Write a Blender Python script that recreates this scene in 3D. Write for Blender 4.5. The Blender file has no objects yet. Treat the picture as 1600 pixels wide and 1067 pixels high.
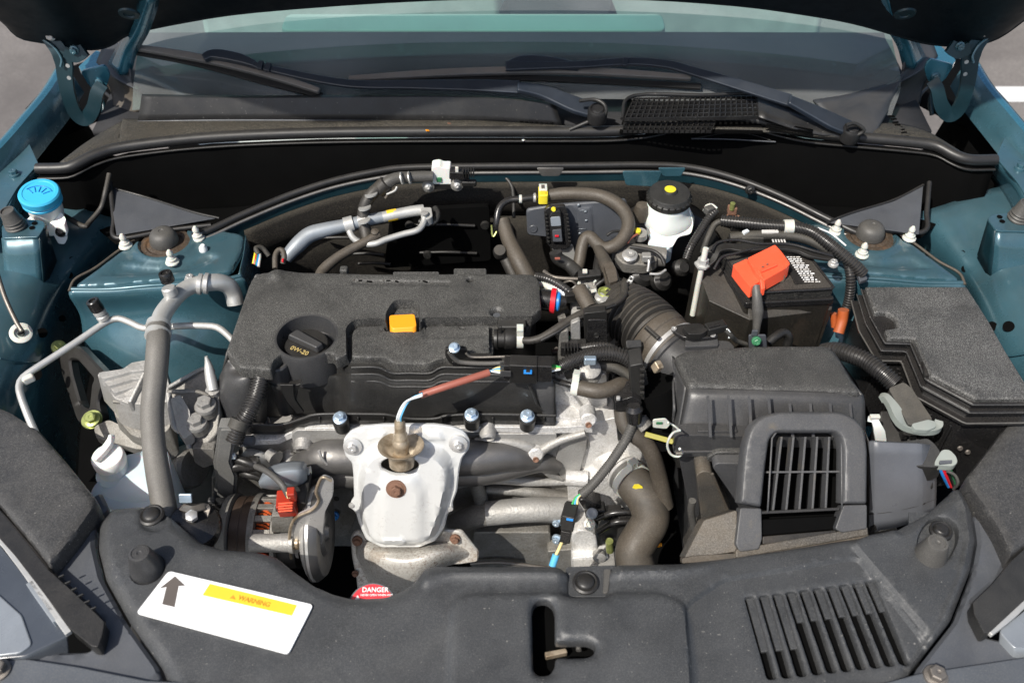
import bpy, bmesh, math, random
import numpy as np
from mathutils import Vector, Matrix, Quaternion
from mathutils.geometry import delaunay_2d_cdt
random.seed(7)
S = bpy.context.scene
COL = S.collection
# ---------------------------------------------------------------- camera (metres; z = 0 is the top of the strut towers)
FPX, CAM, PITCH = 1450.0, Vector((0.0, -1.14, 0.91)), math.radians(45)
GROUND = -0.95
cam = bpy.data.cameras.new('camera'); co = bpy.data.objects.new('camera', cam); COL.objects.link(co)
co.location = CAM; co.rotation_euler = (math.pi/2 - PITCH, 0, 0)
cam.sensor_width = 36; cam.lens = FPX*36/1600; cam.clip_start = 0.02; cam.clip_end = 500
cam.dof.use_dof = True; cam.dof.focus_distance = 1.33; cam.dof.aperture_fstop = 5.0
S.camera = co
# ---------------------------------------------------------------- sky, sun, exposure
SUN_EL, SUN_AZ = math.radians(52), math.radians(222)      # azimuth clockwise from +y: sun stands front-left
w = bpy.data.worlds.new('World'); S.world = w; w.use_nodes = True
nt = w.node_tree; nt.nodes.clear()
sky = nt.nodes.new('ShaderNodeTexSky'); sky.sky_type = 'NISHITA'; sky.sun_disc = False
sky.sun_elevation = SUN_EL; sky.sun_rotation = SUN_AZ; sky.air_density = 1.0; sky.dust_density = 2.5
bg = nt.nodes.new('ShaderNodeBackground'); bg.inputs[1].default_value = 0.12
wo = nt.nodes.new('ShaderNodeOutputWorld')
nt.links.new(sky.outputs[0], bg.inputs[0]); nt.links.new(bg.outputs[0], wo.inputs[0])
sl = bpy.data.lights.new('sun', 'SUN'); sl.energy = 4.3; sl.angle = math.radians(0.5); sl.color = (1, .955, .88)
so = bpy.data.objects.new('sun', sl); COL.objects.link(so)
sd_ = Vector((math.sin(SUN_AZ)*math.cos(SUN_EL), math.cos(SUN_AZ)*math.cos(SUN_EL), math.sin(SUN_EL)))
so.rotation_euler = sd_.to_track_quat('Z', 'Y').to_euler()
S.view_settings.view_transform = 'Standard'; S.view_settings.look = 'None'
S.view_settings.exposure = 0.25; S.view_settings.gamma = 1
S.cycles.max_bounces = 6; S.cycles.transparent_max_bounces = 8
S.cycles.sample_clamp_indirect = 4

# ---------------------------------------------------------------- materials
def _nodes(name):
    m = bpy.data.materials.new(name); m.use_nodes = True
    n = m.node_tree; b = n.nodes['Principled BSDF']
    return m, n, b
def _noise(n, scale, detail=2, rough=.5, dist=0, coord=None):
    t = n.nodes.new('ShaderNodeTexNoise'); t.inputs['Scale'].default_value = scale
    t.inputs['Detail'].default_value = detail; t.inputs['Roughness'].default_value = rough
    t.inputs['Distortion'].default_value = dist
    c = n.nodes.new('ShaderNodeTexCoord') if coord is None else coord
    n.links.new(c.outputs['Object'], t.inputs['Vector'])
    return t
def _ramp(n, src, a, b, ca=(0,0,0,1), cb=(1,1,1,1)):
    r = n.nodes.new('ShaderNodeValToRGB'); r.color_ramp.elements[0].position = a; r.color_ramp.elements[1].position = b
    r.color_ramp.elements[0].color = ca; r.color_ramp.elements[1].color = cb
    n.links.new(src, r.inputs[0]); return r
def _mixc(n, fac, a, b):
    m = n.nodes.new('ShaderNodeMix'); m.data_type = 'RGBA'
    if isinstance(fac, float): m.inputs[0].default_value = fac
    else: n.links.new(fac, m.inputs[0])
    for v, i in ((a, 6), (b, 7)):
        if isinstance(v, tuple): m.inputs[i].default_value = (*v, 1) if len(v) == 3 else v
        else: n.links.new(v, m.inputs[i])
    return m.outputs[2]
def _math(n, op, a, b):
    m = n.nodes.new('ShaderNodeMath'); m.operation = op
    for v, i in ((a, 0), (b, 1)):
        if isinstance(v, (int, float)): m.inputs[i].default_value = v
        else: n.links.new(v, m.inputs[i])
    m.use_clamp = True
    return m.outputs[0]
def mat(name, col, rough=.5, metal=0., dust=0., dcol=(.22,.19,.15), speck=0., sscale=900, bump=.0, bscale=600, coat=0.,
        var=.15, vscale=14, rust=0., spec=.5, sub=0., patch=None, vein=0., sm=None, spots=0., rv=.09, bd=.001):
    """surface with colour variation, dust lying on faces that look up, fine specks, rust spots and grain"""
    m, n, b = _nodes(name); co_ = n.nodes.new('ShaderNodeTexCoord')
    v = _noise(n, vscale, 4, .6, .3, co_)
    lo = tuple(c*(1-var) for c in col); hi = tuple(min(1, c*(1+var)) for c in col)
    c = _mixc(n, _ramp(n, v.outputs[0], .3, .7).outputs[0], lo, hi)
    r = None
    if dust > 0:
        g = n.nodes.new('ShaderNodeNewGeometry'); s = n.nodes.new('ShaderNodeSeparateXYZ')
        n.links.new(g.outputs['Normal'], s.inputs[0])
        up = _ramp(n, s.outputs[2], .15, .9).outputs[0]
        d1 = _ramp(n, _noise(n, 22, 6, .65, .6, co_).outputs[0], .3, .75).outputs[0]
        f = _math(n, 'MULTIPLY', up, _math(n, 'MULTIPLY', _math(n, 'ADD', d1, .35), dust))
        c = _mixc(n, f, c, dcol); r = f
    if speck > 0:
        p = _ramp(n, _noise(n, sscale, 3, .85, 0, co_).outputs[0], .46, .66).outputs[0]
        big = _ramp(n, _noise(n, 13, 5, .65, .5, co_).outputs[0], .28, .72).outputs[0]
        f = _math(n, 'MULTIPLY', _math(n, 'MULTIPLY', p, _math(n, 'ADD', big, .32)), speck)
        c = _mixc(n, f, c, sm or (.34,.32,.28))
    if vein > 0:   # scratches and swipes
        wv = _ramp(n, _noise(n, 35, 5, .7, 3.0, co_).outputs[0], .5, .54).outputs[0]
        wv2 = _ramp(n, _noise(n, 35, 5, .7, 3.0, co_).outputs[0], .54, .58, (1,1,1,1), (0,0,0,1)).outputs[0]
        c = _mixc(n, _math(n, 'MULTIPLY', _math(n, 'MULTIPLY', wv, wv2), vein), c, (.3,.29,.27))
    if spots > 0:  # sparse pale grains and flecks
        p = _ramp(n, _noise(n, 300, 1, .5, 0, co_).outputs[0], .745, .77).outputs[0]
        c = _mixc(n, _math(n, 'MULTIPLY', p, spots), c, (.42,.40,.36))
        p2 = _ramp(n, _noise(n, 5, 4, .6, 1.5, co_).outputs[0], .52, .72).outputs[0]
        c = _mixc(n, _math(n, 'MULTIPLY', p2, spots*.28), c, (.20,.195,.18))
    if rust > 0:
        p = _ramp(n, _noise(n, 160, 4, .7, 1, co_).outputs[0], .56, .62).outputs[0]
        q = _ramp(n, _noise(n, 16, 3, .6, 0, co_).outputs[0], .45, .6).outputs[0]
        c = _mixc(n, _math(n, 'MULTIPLY', _math(n, 'MULTIPLY', p, q), rust), c, (.13,.06,.03))
    if patch:
        pc, ps, pa, pb = patch
        c = _mixc(n, _ramp(n, _noise(n, ps, 5, .65, .5, co_).outputs[0], pa, pb).outputs[0], c, pc)
    n.links.new(c, b.inputs['Base Color'])
    rn = _ramp(n, _noise(n, 45, 4, .6, 0, co_).outputs[0], .3, .7, (max(.03, rough-rv),)*3+(1,), (min(1, rough+rv),)*3+(1,)).outputs[0]
    if r is not None: rn = _mixc(n, r, rn, (.9,.9,.9))
    n.links.new(rn, b.inputs['Roughness'])
    b.inputs['Metallic'].default_value = metal; b.inputs['Specular IOR Level'].default_value = spec
    b.inputs['Coat Weight'].default_value = coat; b.inputs['Coat Roughness'].default_value = .12
    if sub: b.inputs['Subsurface Weight'].default_value = sub; b.inputs['Subsurface Scale'].default_value = .01
    if bump > 0:
        bn = n.nodes.new('ShaderNodeBump'); bn.inputs['Strength'].default_value = bump; bn.inputs['Distance'].default_value = bd
        n.links.new(_noise(n, bscale, 4, .6, 0, co_).outputs[0], bn.inputs['Height']); n.links.new(bn.outputs[0], b.inputs['Normal'])
    return m
M = {}
M['cover'] = mat('dusty_cover_plastic', (.016,.016,.016), .46, 0, .28, (.085,.082,.074), .9, 780, .5, 700, sm=(.21,.205,.19), spots=.35)
M['cover_wall'] = mat('cover_wall_plastic', (.014,.014,.014), .42, 0, .16, (.10,.095,.085), .12, 1000, .25, 700)
M['black'] = mat('black_plastic', (.009,.009,.009), .38, 0, .15, (.09,.08,.07), .08, 900, .15, 500)
M['gloss_black'] = mat('glossy_black_plastic', (.008,.008,.009), .22, 0, .14, (.09,.08,.07), .1, 900, .1, 400)
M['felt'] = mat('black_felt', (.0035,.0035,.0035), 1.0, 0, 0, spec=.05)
M['grey_panel'] = mat('front_panel_plastic', (.037,.039,.042), .38, 0, .16, (.095,.095,.092), .5, 620, .3, 900, sm=(.145,.146,.142), var=.25, spots=.35)
M['side_panel'] = mat('satin_grey_plastic', (.062,.068,.080), .42, 0, .15, (.16,.16,.155), .1, 700, .15, 900)
M['lamp_top'] = mat('lamp_housing_plastic', (.022,.022,.023), .44, 0, .22, (.11,.105,.095), .5, 620, .3, 800, sm=(.17,.165,.155), spots=.4)
M['air_box'] = mat('air_box_plastic', (.034,.035,.038), .36, 0, .10, (.15,.13,.1), .15, 800, .2, 700)
M['air_box_top'] = mat('air_box_lid_dusty', (.017,.017,.018), .46, 0, .24, (.09,.086,.075), .75, 760, .5, 800, sm=(.21,.205,.19), spots=.35)
M['dirty_box'] = mat('muddy_plastic', (.030,.028,.026), .5, 0, .32, (.13,.105,.075), .5, 700, .4, 500, patch=((.11,.088,.062), 14, .45, .75))
M['scoop'] = mat('intake_scoop_plastic', (.050,.052,.057), .42, 0, .15, (.14,.125,.1), .15, 700, .2, 700, patch=((.14,.115,.08), 15, .62, .8))
M['fuse_lid'] = mat('fuse_lid_dusty', (.011,.011,.011), .55, 0, .20, (.08,.076,.07), .95, 820, .6, 800, sm=(.31,.305,.29))
M['batt_case'] = mat('battery_case_dusty', (.014,.013,.011), .42, 0, .12, (.10,.08,.06), .3, 420, .3, 300, sm=(.10,.085,.065), patch=((.045,.034,.025), 12, .5, .75))
M['batt_top'] = mat('battery_top', (.012,.012,.012), .4, 0, .3, (.12,.1,.08), .25, 500, .2, 400)
M['red_cap'] = mat('orange_red_plastic', (.95,.115,.05), .42, 0, .0, spec=.5, var=.05, sub=.1)
M['teal'] = mat('teal_car_paint', (.042,.120,.155), .22, .3, .26, (.11,.125,.122), .05, 500, .0, 500, coat=.8, var=.25, vscale=7, patch=((.10,.085,.06), 11, .62, .85))
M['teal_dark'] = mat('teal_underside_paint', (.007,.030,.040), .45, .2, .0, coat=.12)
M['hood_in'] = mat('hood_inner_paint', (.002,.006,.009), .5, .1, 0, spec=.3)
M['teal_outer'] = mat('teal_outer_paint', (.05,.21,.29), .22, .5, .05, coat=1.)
M['alu'] = mat('cast_aluminium', (.40,.395,.38), .46, .4, .2, (.35,.31,.25), .5, 420, .8, 260, sm=(.17,.155,.135), patch=((.29,.275,.25), 24, .45, .8), bd=.0012)
M['alu_dark'] = mat('dirty_cast_aluminium', (.25,.245,.23), .5, .4, .25, (.26,.22,.17), .6, 380, .8, 240, sm=(.09,.08,.068), patch=((.15,.138,.118), 24, .42, .75), bd=.0014)
M['alu_bright'] = mat('clean_cast_aluminium', (.72,.71,.69), .42, .3, .15, (.4,.37,.32), .6, 330, 1., 180, sm=(.26,.24,.215), patch=((.46,.44,.40), 32, .5, .75), bd=.0014)
M['manifold'] = mat('grey_manifold_metal', (.20,.195,.19), .42, .75, .2, (.2,.18,.15), .2, 600, .3, 200)
M['shield'] = mat('heat_shield_metal', (.66,.665,.65), .32, .22, .0, var=.02, rust=.2, rv=.02)
M['shield_rust'] = mat('rusty_heat_shield', (.62,.60,.55), .34, .3, .0, var=.15, rust=1., speck=.7, sscale=260, sm=(.16,.08,.04), bump=.3, bscale=140, patch=((.36,.27,.18), 18, .55, .8))
M['steel'] = mat('zinc_steel', (.60,.59,.57), .3, .55, .1, (.3,.28,.24), 0, bump=.1, bscale=300)
M['steel_dark'] = mat('dark_steel', (.22,.20,.18), .45, .7, .2, (.2,.16,.11), .2, 500, .3, 300)
M['rust'] = mat('rusted_steel', (.22,.12,.08), .7, .3, 0, speck=.4, sscale=400, sm=(.35,.2,.13), bump=.6, bscale=400)
M['brass'] = mat('tarnished_brass', (.44,.36,.26), .38, .55, .0, var=.35, vscale=60, patch=((.2,.14,.08), 50, .5, .7))
M['pipe'] = mat('grey_aluminium_pipe', (.58,.58,.56), .42, .5, .2, (.3,.27,.22), .1, 500, .1, 300)
M['blue_pipe'] = mat('blue_grey_pipe', (.30,.34,.38), .45, .4, .25, (.26,.22,.17), .1, 500)
M['rubber'] = mat('dusty_rubber', (.019,.018,.017), .48, 0, .32, (.125,.105,.078), .12, 700, .2, 500)
M['rubber_grey'] = mat('grey_rubber_sleeve', (.062,.060,.057), .48, 0, .25, (.13,.12,.1), .2, 800, .2, 500)
M['rubber_brown'] = mat('brown_dusty_rubber', (.058,.047,.035), .5, 0, .35, (.13,.105,.078), .2, 500, .2, 400, patch=((.05,.044,.036), 14, .45, .7))
M['seal'] = mat('rubber_seal', (.014,.014,.015), .40, 0, .12, (.14,.125,.1), .04, 700)
M['conduit'] = mat('corrugated_conduit', (.018,.018,.019), .27, 0, .16, (.13,.11,.085), .08, 700)
M['tape'] = mat('cloth_tape', (.018,.018,.017), .6, 0, .4, (.12,.105,.08), .2, 900)
M['white_pl'] = mat('white_plastic', (.80,.80,.76), .4, 0, 0, sub=.2, var=.04)
M['clip_white'] = mat('milky_nylon', (.62,.62,.56), .45, 0, .1, (.4,.36,.28), sub=.2)
M['frosted'] = mat('frosted_plastic', (.58,.65,.68), .4, 0, 0, sub=.35, var=.05)
M['white_paper'] = mat('white_label', (.86,.86,.85), .4, 0, 0, var=.01)
M['yellow'] = mat('yellow_print', (.85,.55,.04), .45, 0, 0, var=.03)
M['print_dark'] = mat('dark_print', (.10,.085,.075), .5, 0, 0)
M['print_amber'] = mat('amber_print', (.62,.30,.03), .5, 0, 0)
M['print_faint'] = mat('faint_print', (.66,.64,.61), .5)
M['orange'] = mat('orange_plastic', (.95,.36,.02), .38, 0, 0, var=.03)
M['orange_wire'] = mat('orange_tape', (.42,.09,.02), .55, 0, .2)
M['copper'] = mat('copper_winding', (.75,.14,.04), .35, .6, 0, var=.4, vscale=300)
M['blue_cap'] = mat('bright_blue_plastic', (.05,.45,.72), .38, 0, 0, var=.05)
M['blue'] = mat('blue_connector', (.02,.22,.62), .35)
M['green'] = mat('green_plastic', (.04,.18,.08), .4)
M['red'] = mat('red_plastic', (.72,.015,.03), .35)
M['duct'] = mat('blue_grey_duct_plastic', (.105,.112,.128), .36, 0, .08, (.16,.16,.155), .1, 700, .15, 900)
M['bulkhead'] = mat('dusty_insulation', (.014,.013,.012), .8, 0, .3, (.10,.088,.065), .35, 520, .5, 200, sm=(.12,.105,.08), spec=.2)
M['cap_print'] = mat('faded_gold_print', (.50,.38,.15), .5)
M['guard'] = mat('weathered_grey_plastic', (.12,.12,.115), .5, 0, .2, (.2,.19,.17), .3, 600)
M['ac_hose'] = mat('grey_hose_sleeve', (.105,.10,.092), .5, 0, .3, (.19,.175,.15), .3, 700, .3, 500)
M['trim_mid'] = mat('bumper_trim_plastic', (.075,.084,.097), .4, 0, .12, (.14,.14,.14), .2, 500)
M['trim_dark'] = mat('dark_trim_plastic', (.030,.034,.041), .42, 0, .12)
M['olive'] = mat('olive_strip', (.30,.27,.04), .45)
M['red_dark'] = mat('dark_red_plastic', (.33,.025,.010), .35)
M['yel_pl'] = mat('yellow_plastic', (.80,.66,.04), .4)
M['pink_hose'] = mat('brown_red_sleeve', (.33,.10,.07), .5, 0, .1, (.25,.15,.12))
M['wire_y'] = mat('pale_yellow_wire', (.75,.62,.30), .4); M['wire_w'] = mat('white_wire', (.7,.74,.75), .35)
M['wire_b'] = mat('blue_wire', (.10,.42,.70), .4); M['wire_g'] = mat('green_wire', (.08,.45,.12), .4)
M['zinc_y'] = mat('yellow_green_zinc', (.42,.46,.16), .35, .6, 0, var=.3, vscale=80)
M['zinc_b'] = mat('blue_zinc', (.55,.68,.80), .28, .7, 0)
M['dark_brown'] = mat('stator_steel', (.055,.035,.026), .4, .4, .2, (.12,.08,.05), .1)
M['wiper'] = mat('wiper_paint', (.018,.025,.037), .36, 0, .12, (.11,.11,.11), coat=.3)
M['wiper_rubber'] = mat('wiper_rubber', (.006,.006,.006), .6)
M['blade_metal'] = mat('dusty_blade_rail', (.13,.125,.12), .45, 0, .5, (.24,.2,.16))
M['cowl'] = mat('cowl_plastic', (.012,.012,.012), .48, 0, .26, (.10,.088,.066), .6, 420, .4, 300, sm=(.17,.15,.115), patch=((.05,.044,.034), 16, .5, .72))
M['cowl_fresh'] = mat('cowl_smooth_plastic', (.012,.012,.013), .42, 0, .08, (.09,.08,.065), .05, spots=.3)
M['dash'] = mat('dashboard_vinyl', (.034,.034,.036), .75, 0, 0, spec=.2)
M['interior'] = mat('pale_interior_cloth', (.46,.49,.47), .9, 0, 0, var=.08, vscale=3, spec=.1)
M['interior2'] = mat('grey_interior_cloth', (.38,.40,.39), .9, 0, 0, spec=.1)
M['chrome'] = mat('bright_trim', (.7,.7,.7), .15, 1.)
M['lens_light'] = mat('lens_highlight_pale', (.24,.26,.28), .3, .2, coat=.6)  # pale tone painted in for the highlight on the lamp lens
M['lever'] = mat('grey_green_nylon', (.25,.28,.26), .45, 0, .2)
M['ring_dark'] = mat('grimy_ring', (.035,.026,.018), .5, .2, .3, (.16,.10,.06), .2, 300, .4, 200, patch=((.14,.08,.04), 40, .55, .7))
M['lens'] = mat('lamp_lens', (.055,.062,.072), .25, 0, 0, coat=1.)
M['asphalt'] = mat('asphalt', (.15,.137,.127), .9, 0, 0, var=.18, vscale=1.2, speck=.6, sscale=90, bump=.5, bscale=120, sm=(.34,.31,.285), patch=((.10,.09,.085), .9, .45, .7))
M['line_white'] = mat('road_paint', (.82,.82,.80), .7, var=.04)
M['car_dark'] = mat('dark_car_body', (.02,.022,.025), .3, .2, 0, coat=.6)
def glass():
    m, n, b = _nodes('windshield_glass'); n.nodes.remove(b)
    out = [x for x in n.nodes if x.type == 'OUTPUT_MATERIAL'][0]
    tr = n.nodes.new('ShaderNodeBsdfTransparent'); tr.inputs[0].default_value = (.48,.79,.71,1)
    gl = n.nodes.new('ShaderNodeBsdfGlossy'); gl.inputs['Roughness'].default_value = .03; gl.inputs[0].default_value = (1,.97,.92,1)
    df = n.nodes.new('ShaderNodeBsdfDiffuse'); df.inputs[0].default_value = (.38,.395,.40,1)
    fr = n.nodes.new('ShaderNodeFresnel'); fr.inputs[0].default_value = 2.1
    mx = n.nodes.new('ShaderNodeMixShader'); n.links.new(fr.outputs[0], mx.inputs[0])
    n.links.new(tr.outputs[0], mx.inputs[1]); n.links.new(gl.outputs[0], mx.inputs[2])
    m2 = n.nodes.new('ShaderNodeMixShader'); n.links.new(_ramp(n, _noise(n, 2.2, 4, .6, .5).outputs[0], .35, .7, (.11,.11,.11,1), (.38,.38,.38,1)).outputs[0], m2.inputs[0])   # uneven pale haze painted in for the sky reflected in the glass
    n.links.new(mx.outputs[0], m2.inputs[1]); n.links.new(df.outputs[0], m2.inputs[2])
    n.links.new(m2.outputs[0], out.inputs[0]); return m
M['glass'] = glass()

# ---------------------------------------------------------------- geometry helpers
CP, SP = math.cos(PITCH), math.sin(PITCH)
def ray(px, py):
    u, v = (px-800)/FPX, (533.5-py)/FPX
    return Vector((u, CP+v*SP, -SP+v*CP))
def H(px, py, h):                      # point at height h that the photograph shows at (px, py)
    d = ray(px, py); return CAM + d*((h-CAM.z)/d.z)
def Y(px, py, y):                      # the same on the upright plane y
    d = ray(px, py); return CAM + d*((y-CAM.y)/d.y)
def L(*pts): return [H(*p) for p in pts]
def LH(h, *pts): return [H(x, y, h) for x, y in pts]
def LY(yy, *pts): return [Y(x, y, yy) for x, y in pts]
def px2m(px, py, h): return (H(px+1, py, h)-H(px, py, h)).length
ROOT = {}
def rloc(p): return ROOT.get(p.name, Vector()) if p else Vector()
def T(name, label, cat, loc, group=None):
    o = bpy.data.objects.new(name, None); o.empty_display_size = .02; COL.objects.link(o)
    o.location = loc; o['label'] = label; o['category'] = cat
    if group: o['group'] = group
    ROOT[o.name] = Vector(loc); return o
def tag(o, label, cat, group=None):
    o['label'] = label; o['category'] = cat
    if group: o['group'] = group
    return o
def mk(name, vs, fs, m, parent=None, bev=0, smooth=True, ang=38, seg=2, kind=None, solid=0):
    me = bpy.data.meshes.new(name)
    if parent is not None: o0 = rloc(parent)
    else:
        xs = [v[0] for v in vs]; ys = [v[1] for v in vs]; zs = [v[2] for v in vs]
        o0 = Vector(((min(xs)+max(xs))/2, (min(ys)+max(ys))/2, min(zs)))
    me.from_pydata([tuple(Vector(v)-o0) for v in vs], [], fs)
    b = bmesh.new(); b.from_mesh(me); bmesh.ops.recalc_face_normals(b, faces=b.faces); b.to_mesh(me); b.free()
    me.materials.append(M[m] if isinstance(m, str) else m)
    if smooth: me.shade_smooth(); me.set_sharp_from_angle(angle=math.radians(ang))
    o = bpy.data.objects.new(name, me); COL.objects.link(o)
    if parent is not None: o.parent = parent; ROOT[o.name] = o0
    else: o.location = o0; ROOT[o.name] = o0.copy()
    if solid:
        s = o.modifiers.new('solid', 'SOLIDIFY'); s.thickness = solid; s.offset = -1
    if bev:
        d = o.modifiers.new('bevel', 'BEVEL'); d.width = bev; d.segments = seg; d.limit_method = 'ANGLE'
        d.angle_limit = math.radians(30); d.harden_normals = True
    if kind: o['kind'] = kind
    return o
def cat(pts, n=6, closed=False, lin=False):           # Catmull-Rom through points
    pts = [Vector(p) for p in pts]; N = len(pts)
    if N < 3 and not closed: lin = True
    out = []
    rng = N if closed else N-1
    for i in range(rng):
        p1, p2 = pts[i], pts[(i+1) % N]
        p0 = pts[i-1] if (i > 0 or closed) else p1*2-p2
        p3 = pts[(i+2) % N] if (i+2 < N or closed) else p2*2-p1
        for k in range(n):
            t = k/n
            if lin: out.append(p1.lerp(p2, t))
            else:
                out.append(.5*((2*p1)+(p2-p0)*t+(2*p0-5*p1+4*p2-p3)*t*t+(3*p1-p0-3*p2+p3)*t*t*t))
    if not closed: out.append(pts[-1].copy())
    return out
def rc(pts, r, n=4):                                   # round the corners of a closed outline (2-D or 3-D)
    pts = [Vector(p) for p in pts]; out = []; N = len(pts)
    for i, p in enumerate(pts):
        a, b = pts[i-1]-p, pts[(i+1) % N]-p
        ri = r[i] if isinstance(r, (list, tuple)) else r
        d = min(ri, a.length*.45, b.length*.45)
        if d <= 1e-6: out.append(p); continue
        A, B = p+a.normalized()*d, p+b.normalized()*d
        for k in range(n+1):
            t = k/n; out.append(A*(1-t)**2+p*2*t*(1-t)+B*t*t)
    return out
def frames(path):
    ts = []
    for i in range(len(path)):
        a = path[max(0, i-1)]; b = path[min(len(path)-1, i+1)]
        t = (b-a); ts.append(t.normalized() if t.length > 1e-9 else Vector((0,0,1)))
    u = ts[0].orthogonal().normalized(); fr = []
    for i, t in enumerate(ts):
        if i: u = (u-t*u.dot(t)); u = u.normalized() if u.length > 1e-9 else t.orthogonal().normalized()
        fr.append((t, u, t.cross(u)))
    return fr
def arclen(path):
    s = [0]
    for a, b in zip(path, path[1:]): s.append(s[-1]+(b-a).length)
    return s
def resample(path, step):
    s = arclen(path); n = max(2, int(s[-1]/step)+1); out = []; j = 0
    for k in range(n):
        d = s[-1]*k/(n-1)
        while j < len(s)-2 and s[j+1] < d: j += 1
        t = (d-s[j])/max(1e-9, s[j+1]-s[j]); out.append(path[j].lerp(path[j+1], min(1, max(0, t))))
    return out
def tube(name, pts, r, m, parent=None, corr=0, depth=.12, n=12, step=None, lin=False, flat=1., smoothing=8, cap=True):
    """r: radius or list of radii along pts; corr: pitch of corrugations in metres"""
    path = cat(pts, smoothing, lin=lin)
    L0 = arclen(path)[-1]
    path = resample(path, step or (corr/4 if corr else max(.003, L0/60)))
    s = arclen(path); fr = frames(path); vs, fs = [], []
    rr = r if isinstance(r, (list, tuple)) else [r, r]
    for i, (p, (t, u, v)) in enumerate(zip(path, fr)):
        q = s[i]/s[-1]*(len(rr)-1); a = min(int(q), len(rr)-2); R = rr[a]+(rr[a+1]-rr[a])*(q-a)
        if corr: R *= 1-depth*(.5-.5*(1 if (i % 4) in (0, 1) else -1))
        for k in range(n):
            th = 2*math.pi*k/n
            vs.append(p+u*(math.cos(th)*R)+v*(math.sin(th)*R*flat))
    for i in range(len(path)-1):
        for k in range(n):
            fs.append((i*n+k, i*n+(k+1) % n, (i+1)*n+(k+1) % n, (i+1)*n+k))
    if cap: fs.append(tuple(range(n))); fs.append(tuple(range((len(path)-1)*n, len(path)*n)))
    return mk(name, vs, fs, m, parent, ang=50 if not corr else 35)
def lathe(name, base, axis, prof, m, parent=None, n=28, sx=1., bumps=None):
    """prof: (radius, distance along axis) pairs"""
    axis = Vector(axis).normalized(); u = axis.orthogonal().normalized(); v = axis.cross(u); vs, fs = [], []
    for (r, z) in prof:
        for k in range(n):
            th = 2*math.pi*k/n; R = max(r, 1e-5)
            if bumps and k % 2 == 0: R *= bumps
            vs.append(Vector(base)+axis*z+u*(math.cos(th)*R*sx)+v*(math.sin(th)*R))
    for i in range(len(prof)-1):
        for k in range(n): fs.append((i*n+k, i*n+(k+1) % n, (i+1)*n+(k+1) % n, (i+1)*n+k))
    fs.append(tuple(range(n))); fs.append(tuple(range((len(prof)-1)*n, len(prof)*n)))
    return mk(name, vs, fs, m, parent, ang=35)
def prism(name, top, down, m, parent=None, bev=.0015, taper=0., seg=2, top_off=None):
    """outline of 3-D points pushed along `down`; taper widens the far end about the centroid"""
    top = [Vector(p) for p in top]; c = sum(top, Vector())/len(top); N = len(top)
    down = Vector(down)
    bot = [c+(p-c)*(1+taper)+down for p in top]
    fs = [tuple(range(N)), tuple(range(N, 2*N))]+[(i, (i+1) % N, N+(i+1) % N, N+i) for i in range(N)]
    return mk(name, top+bot, fs, m, parent, bev, seg=seg)
def block(name, c, size, m, parent=None, rot=(0,0,0), bev=.0015, taper=(1,1), seg=2):
    R = Matrix.Identity(3)
    from mathutils import Euler
    R = Euler([math.radians(a) for a in rot]).to_matrix()
    x, y, z = (s/2 for s in size); vs = []
    for sz, k in ((-1, (1, 1)), (1, taper)):
        for sx, sy in ((-1,-1), (1,-1), (1,1), (-1,1)):
            vs.append(Vector(c)+R @ Vector((sx*x*k[0], sy*y*k[1], sz*z)))
    return mk(name, vs, [(0,1,2,3), (4,5,6,7), (0,1,5,4), (1,2,6,5), (2,3,7,6), (3,0,4,7)], m, parent, bev, seg=seg)
def sheet(name, rows, m, parent=None, nu=8, nv=6, lin=False, linv=None, th=.002, bev=0, ang=38):
    """surface through rows of points; lin: straight along a row, linv: straight between rows"""
    linv = lin if linv is None else linv
    R = [cat(r, nu, lin=lin) for r in rows]; cols = list(zip(*R))
    G = [cat(c, nv, lin=linv) for c in cols]
    nr, nc = len(G[0]), len(G); vs = [G[j][i] for i in range(nr) for j in range(nc)]
    fs = [(i*nc+j, i*nc+j+1, (i+1)*nc+j+1, (i+1)*nc+j) for i in range(nr-1) for j in range(nc-1)]
    return mk(name, vs, fs, m, parent, bev=bev, solid=th, ang=ang)
def ribbon(name, pts, w, th, m, parent=None, up=(0,0,1), bev=.0008, lin=False, n=6):
    """flat bar along a path: w across, th thick; up gives the thickness direction"""
    path = cat(pts, n, lin=lin); ww = w if isinstance(w, (list, tuple)) else [w, w]; vs, fs = [], []
    s = arclen(path); up = Vector(up)
    for i, p in enumerate(path):
        t = (path[min(i+1, len(path)-1)]-path[max(i-1, 0)]).normalized(); a = t.cross(up).normalized(); b = a.cross(t)
        q = s[i]/s[-1]*(len(ww)-1); k = min(int(q), len(ww)-2); W = (ww[k]+(ww[k+1]-ww[k])*(q-k))/2
        vs += [p-a*W-b*th/2, p+a*W-b*th/2, p+a*W+b*th/2, p-a*W+b*th/2]
    for i in range(len(path)-1):
        for k in range(4): fs.append((i*4+k, i*4+(k+1) % 4, i*4+4+(k+1) % 4, i*4+4+k))
    fs.append((0,1,2,3)); e = (len(path)-1)*4; fs.append((e, e+1, e+2, e+3))
    return mk(name, vs, fs, m, parent, bev)
def _sd(P, Q):                                          # signed distance (inside > 0) of points Q to closed outline P
    A = P; B = np.roll(P, -1, 0); D = np.full(len(Q), 1e9); ins = np.zeros(len(Q), bool)
    for a, b in zip(A, B):
        ab = b-a; t = np.clip(((Q-a) @ ab)/max(1e-12, ab @ ab), 0, 1)
        D = np.minimum(D, np.hypot(*(Q-(a+t[:, None]*ab)).T))
        c = (a[1] > Q[:, 1]) != (b[1] > Q[:, 1])
        with np.errstate(divide='ignore', invalid='ignore'):
            xi = a[0]+(Q[:, 1]-a[1])*(b[0]-a[0])/(b[1]-a[1] if b[1] != a[1] else 1e-12)
        ins ^= c & (Q[:, 0] < xi)
    return np.where(ins, D, -D)
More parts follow.
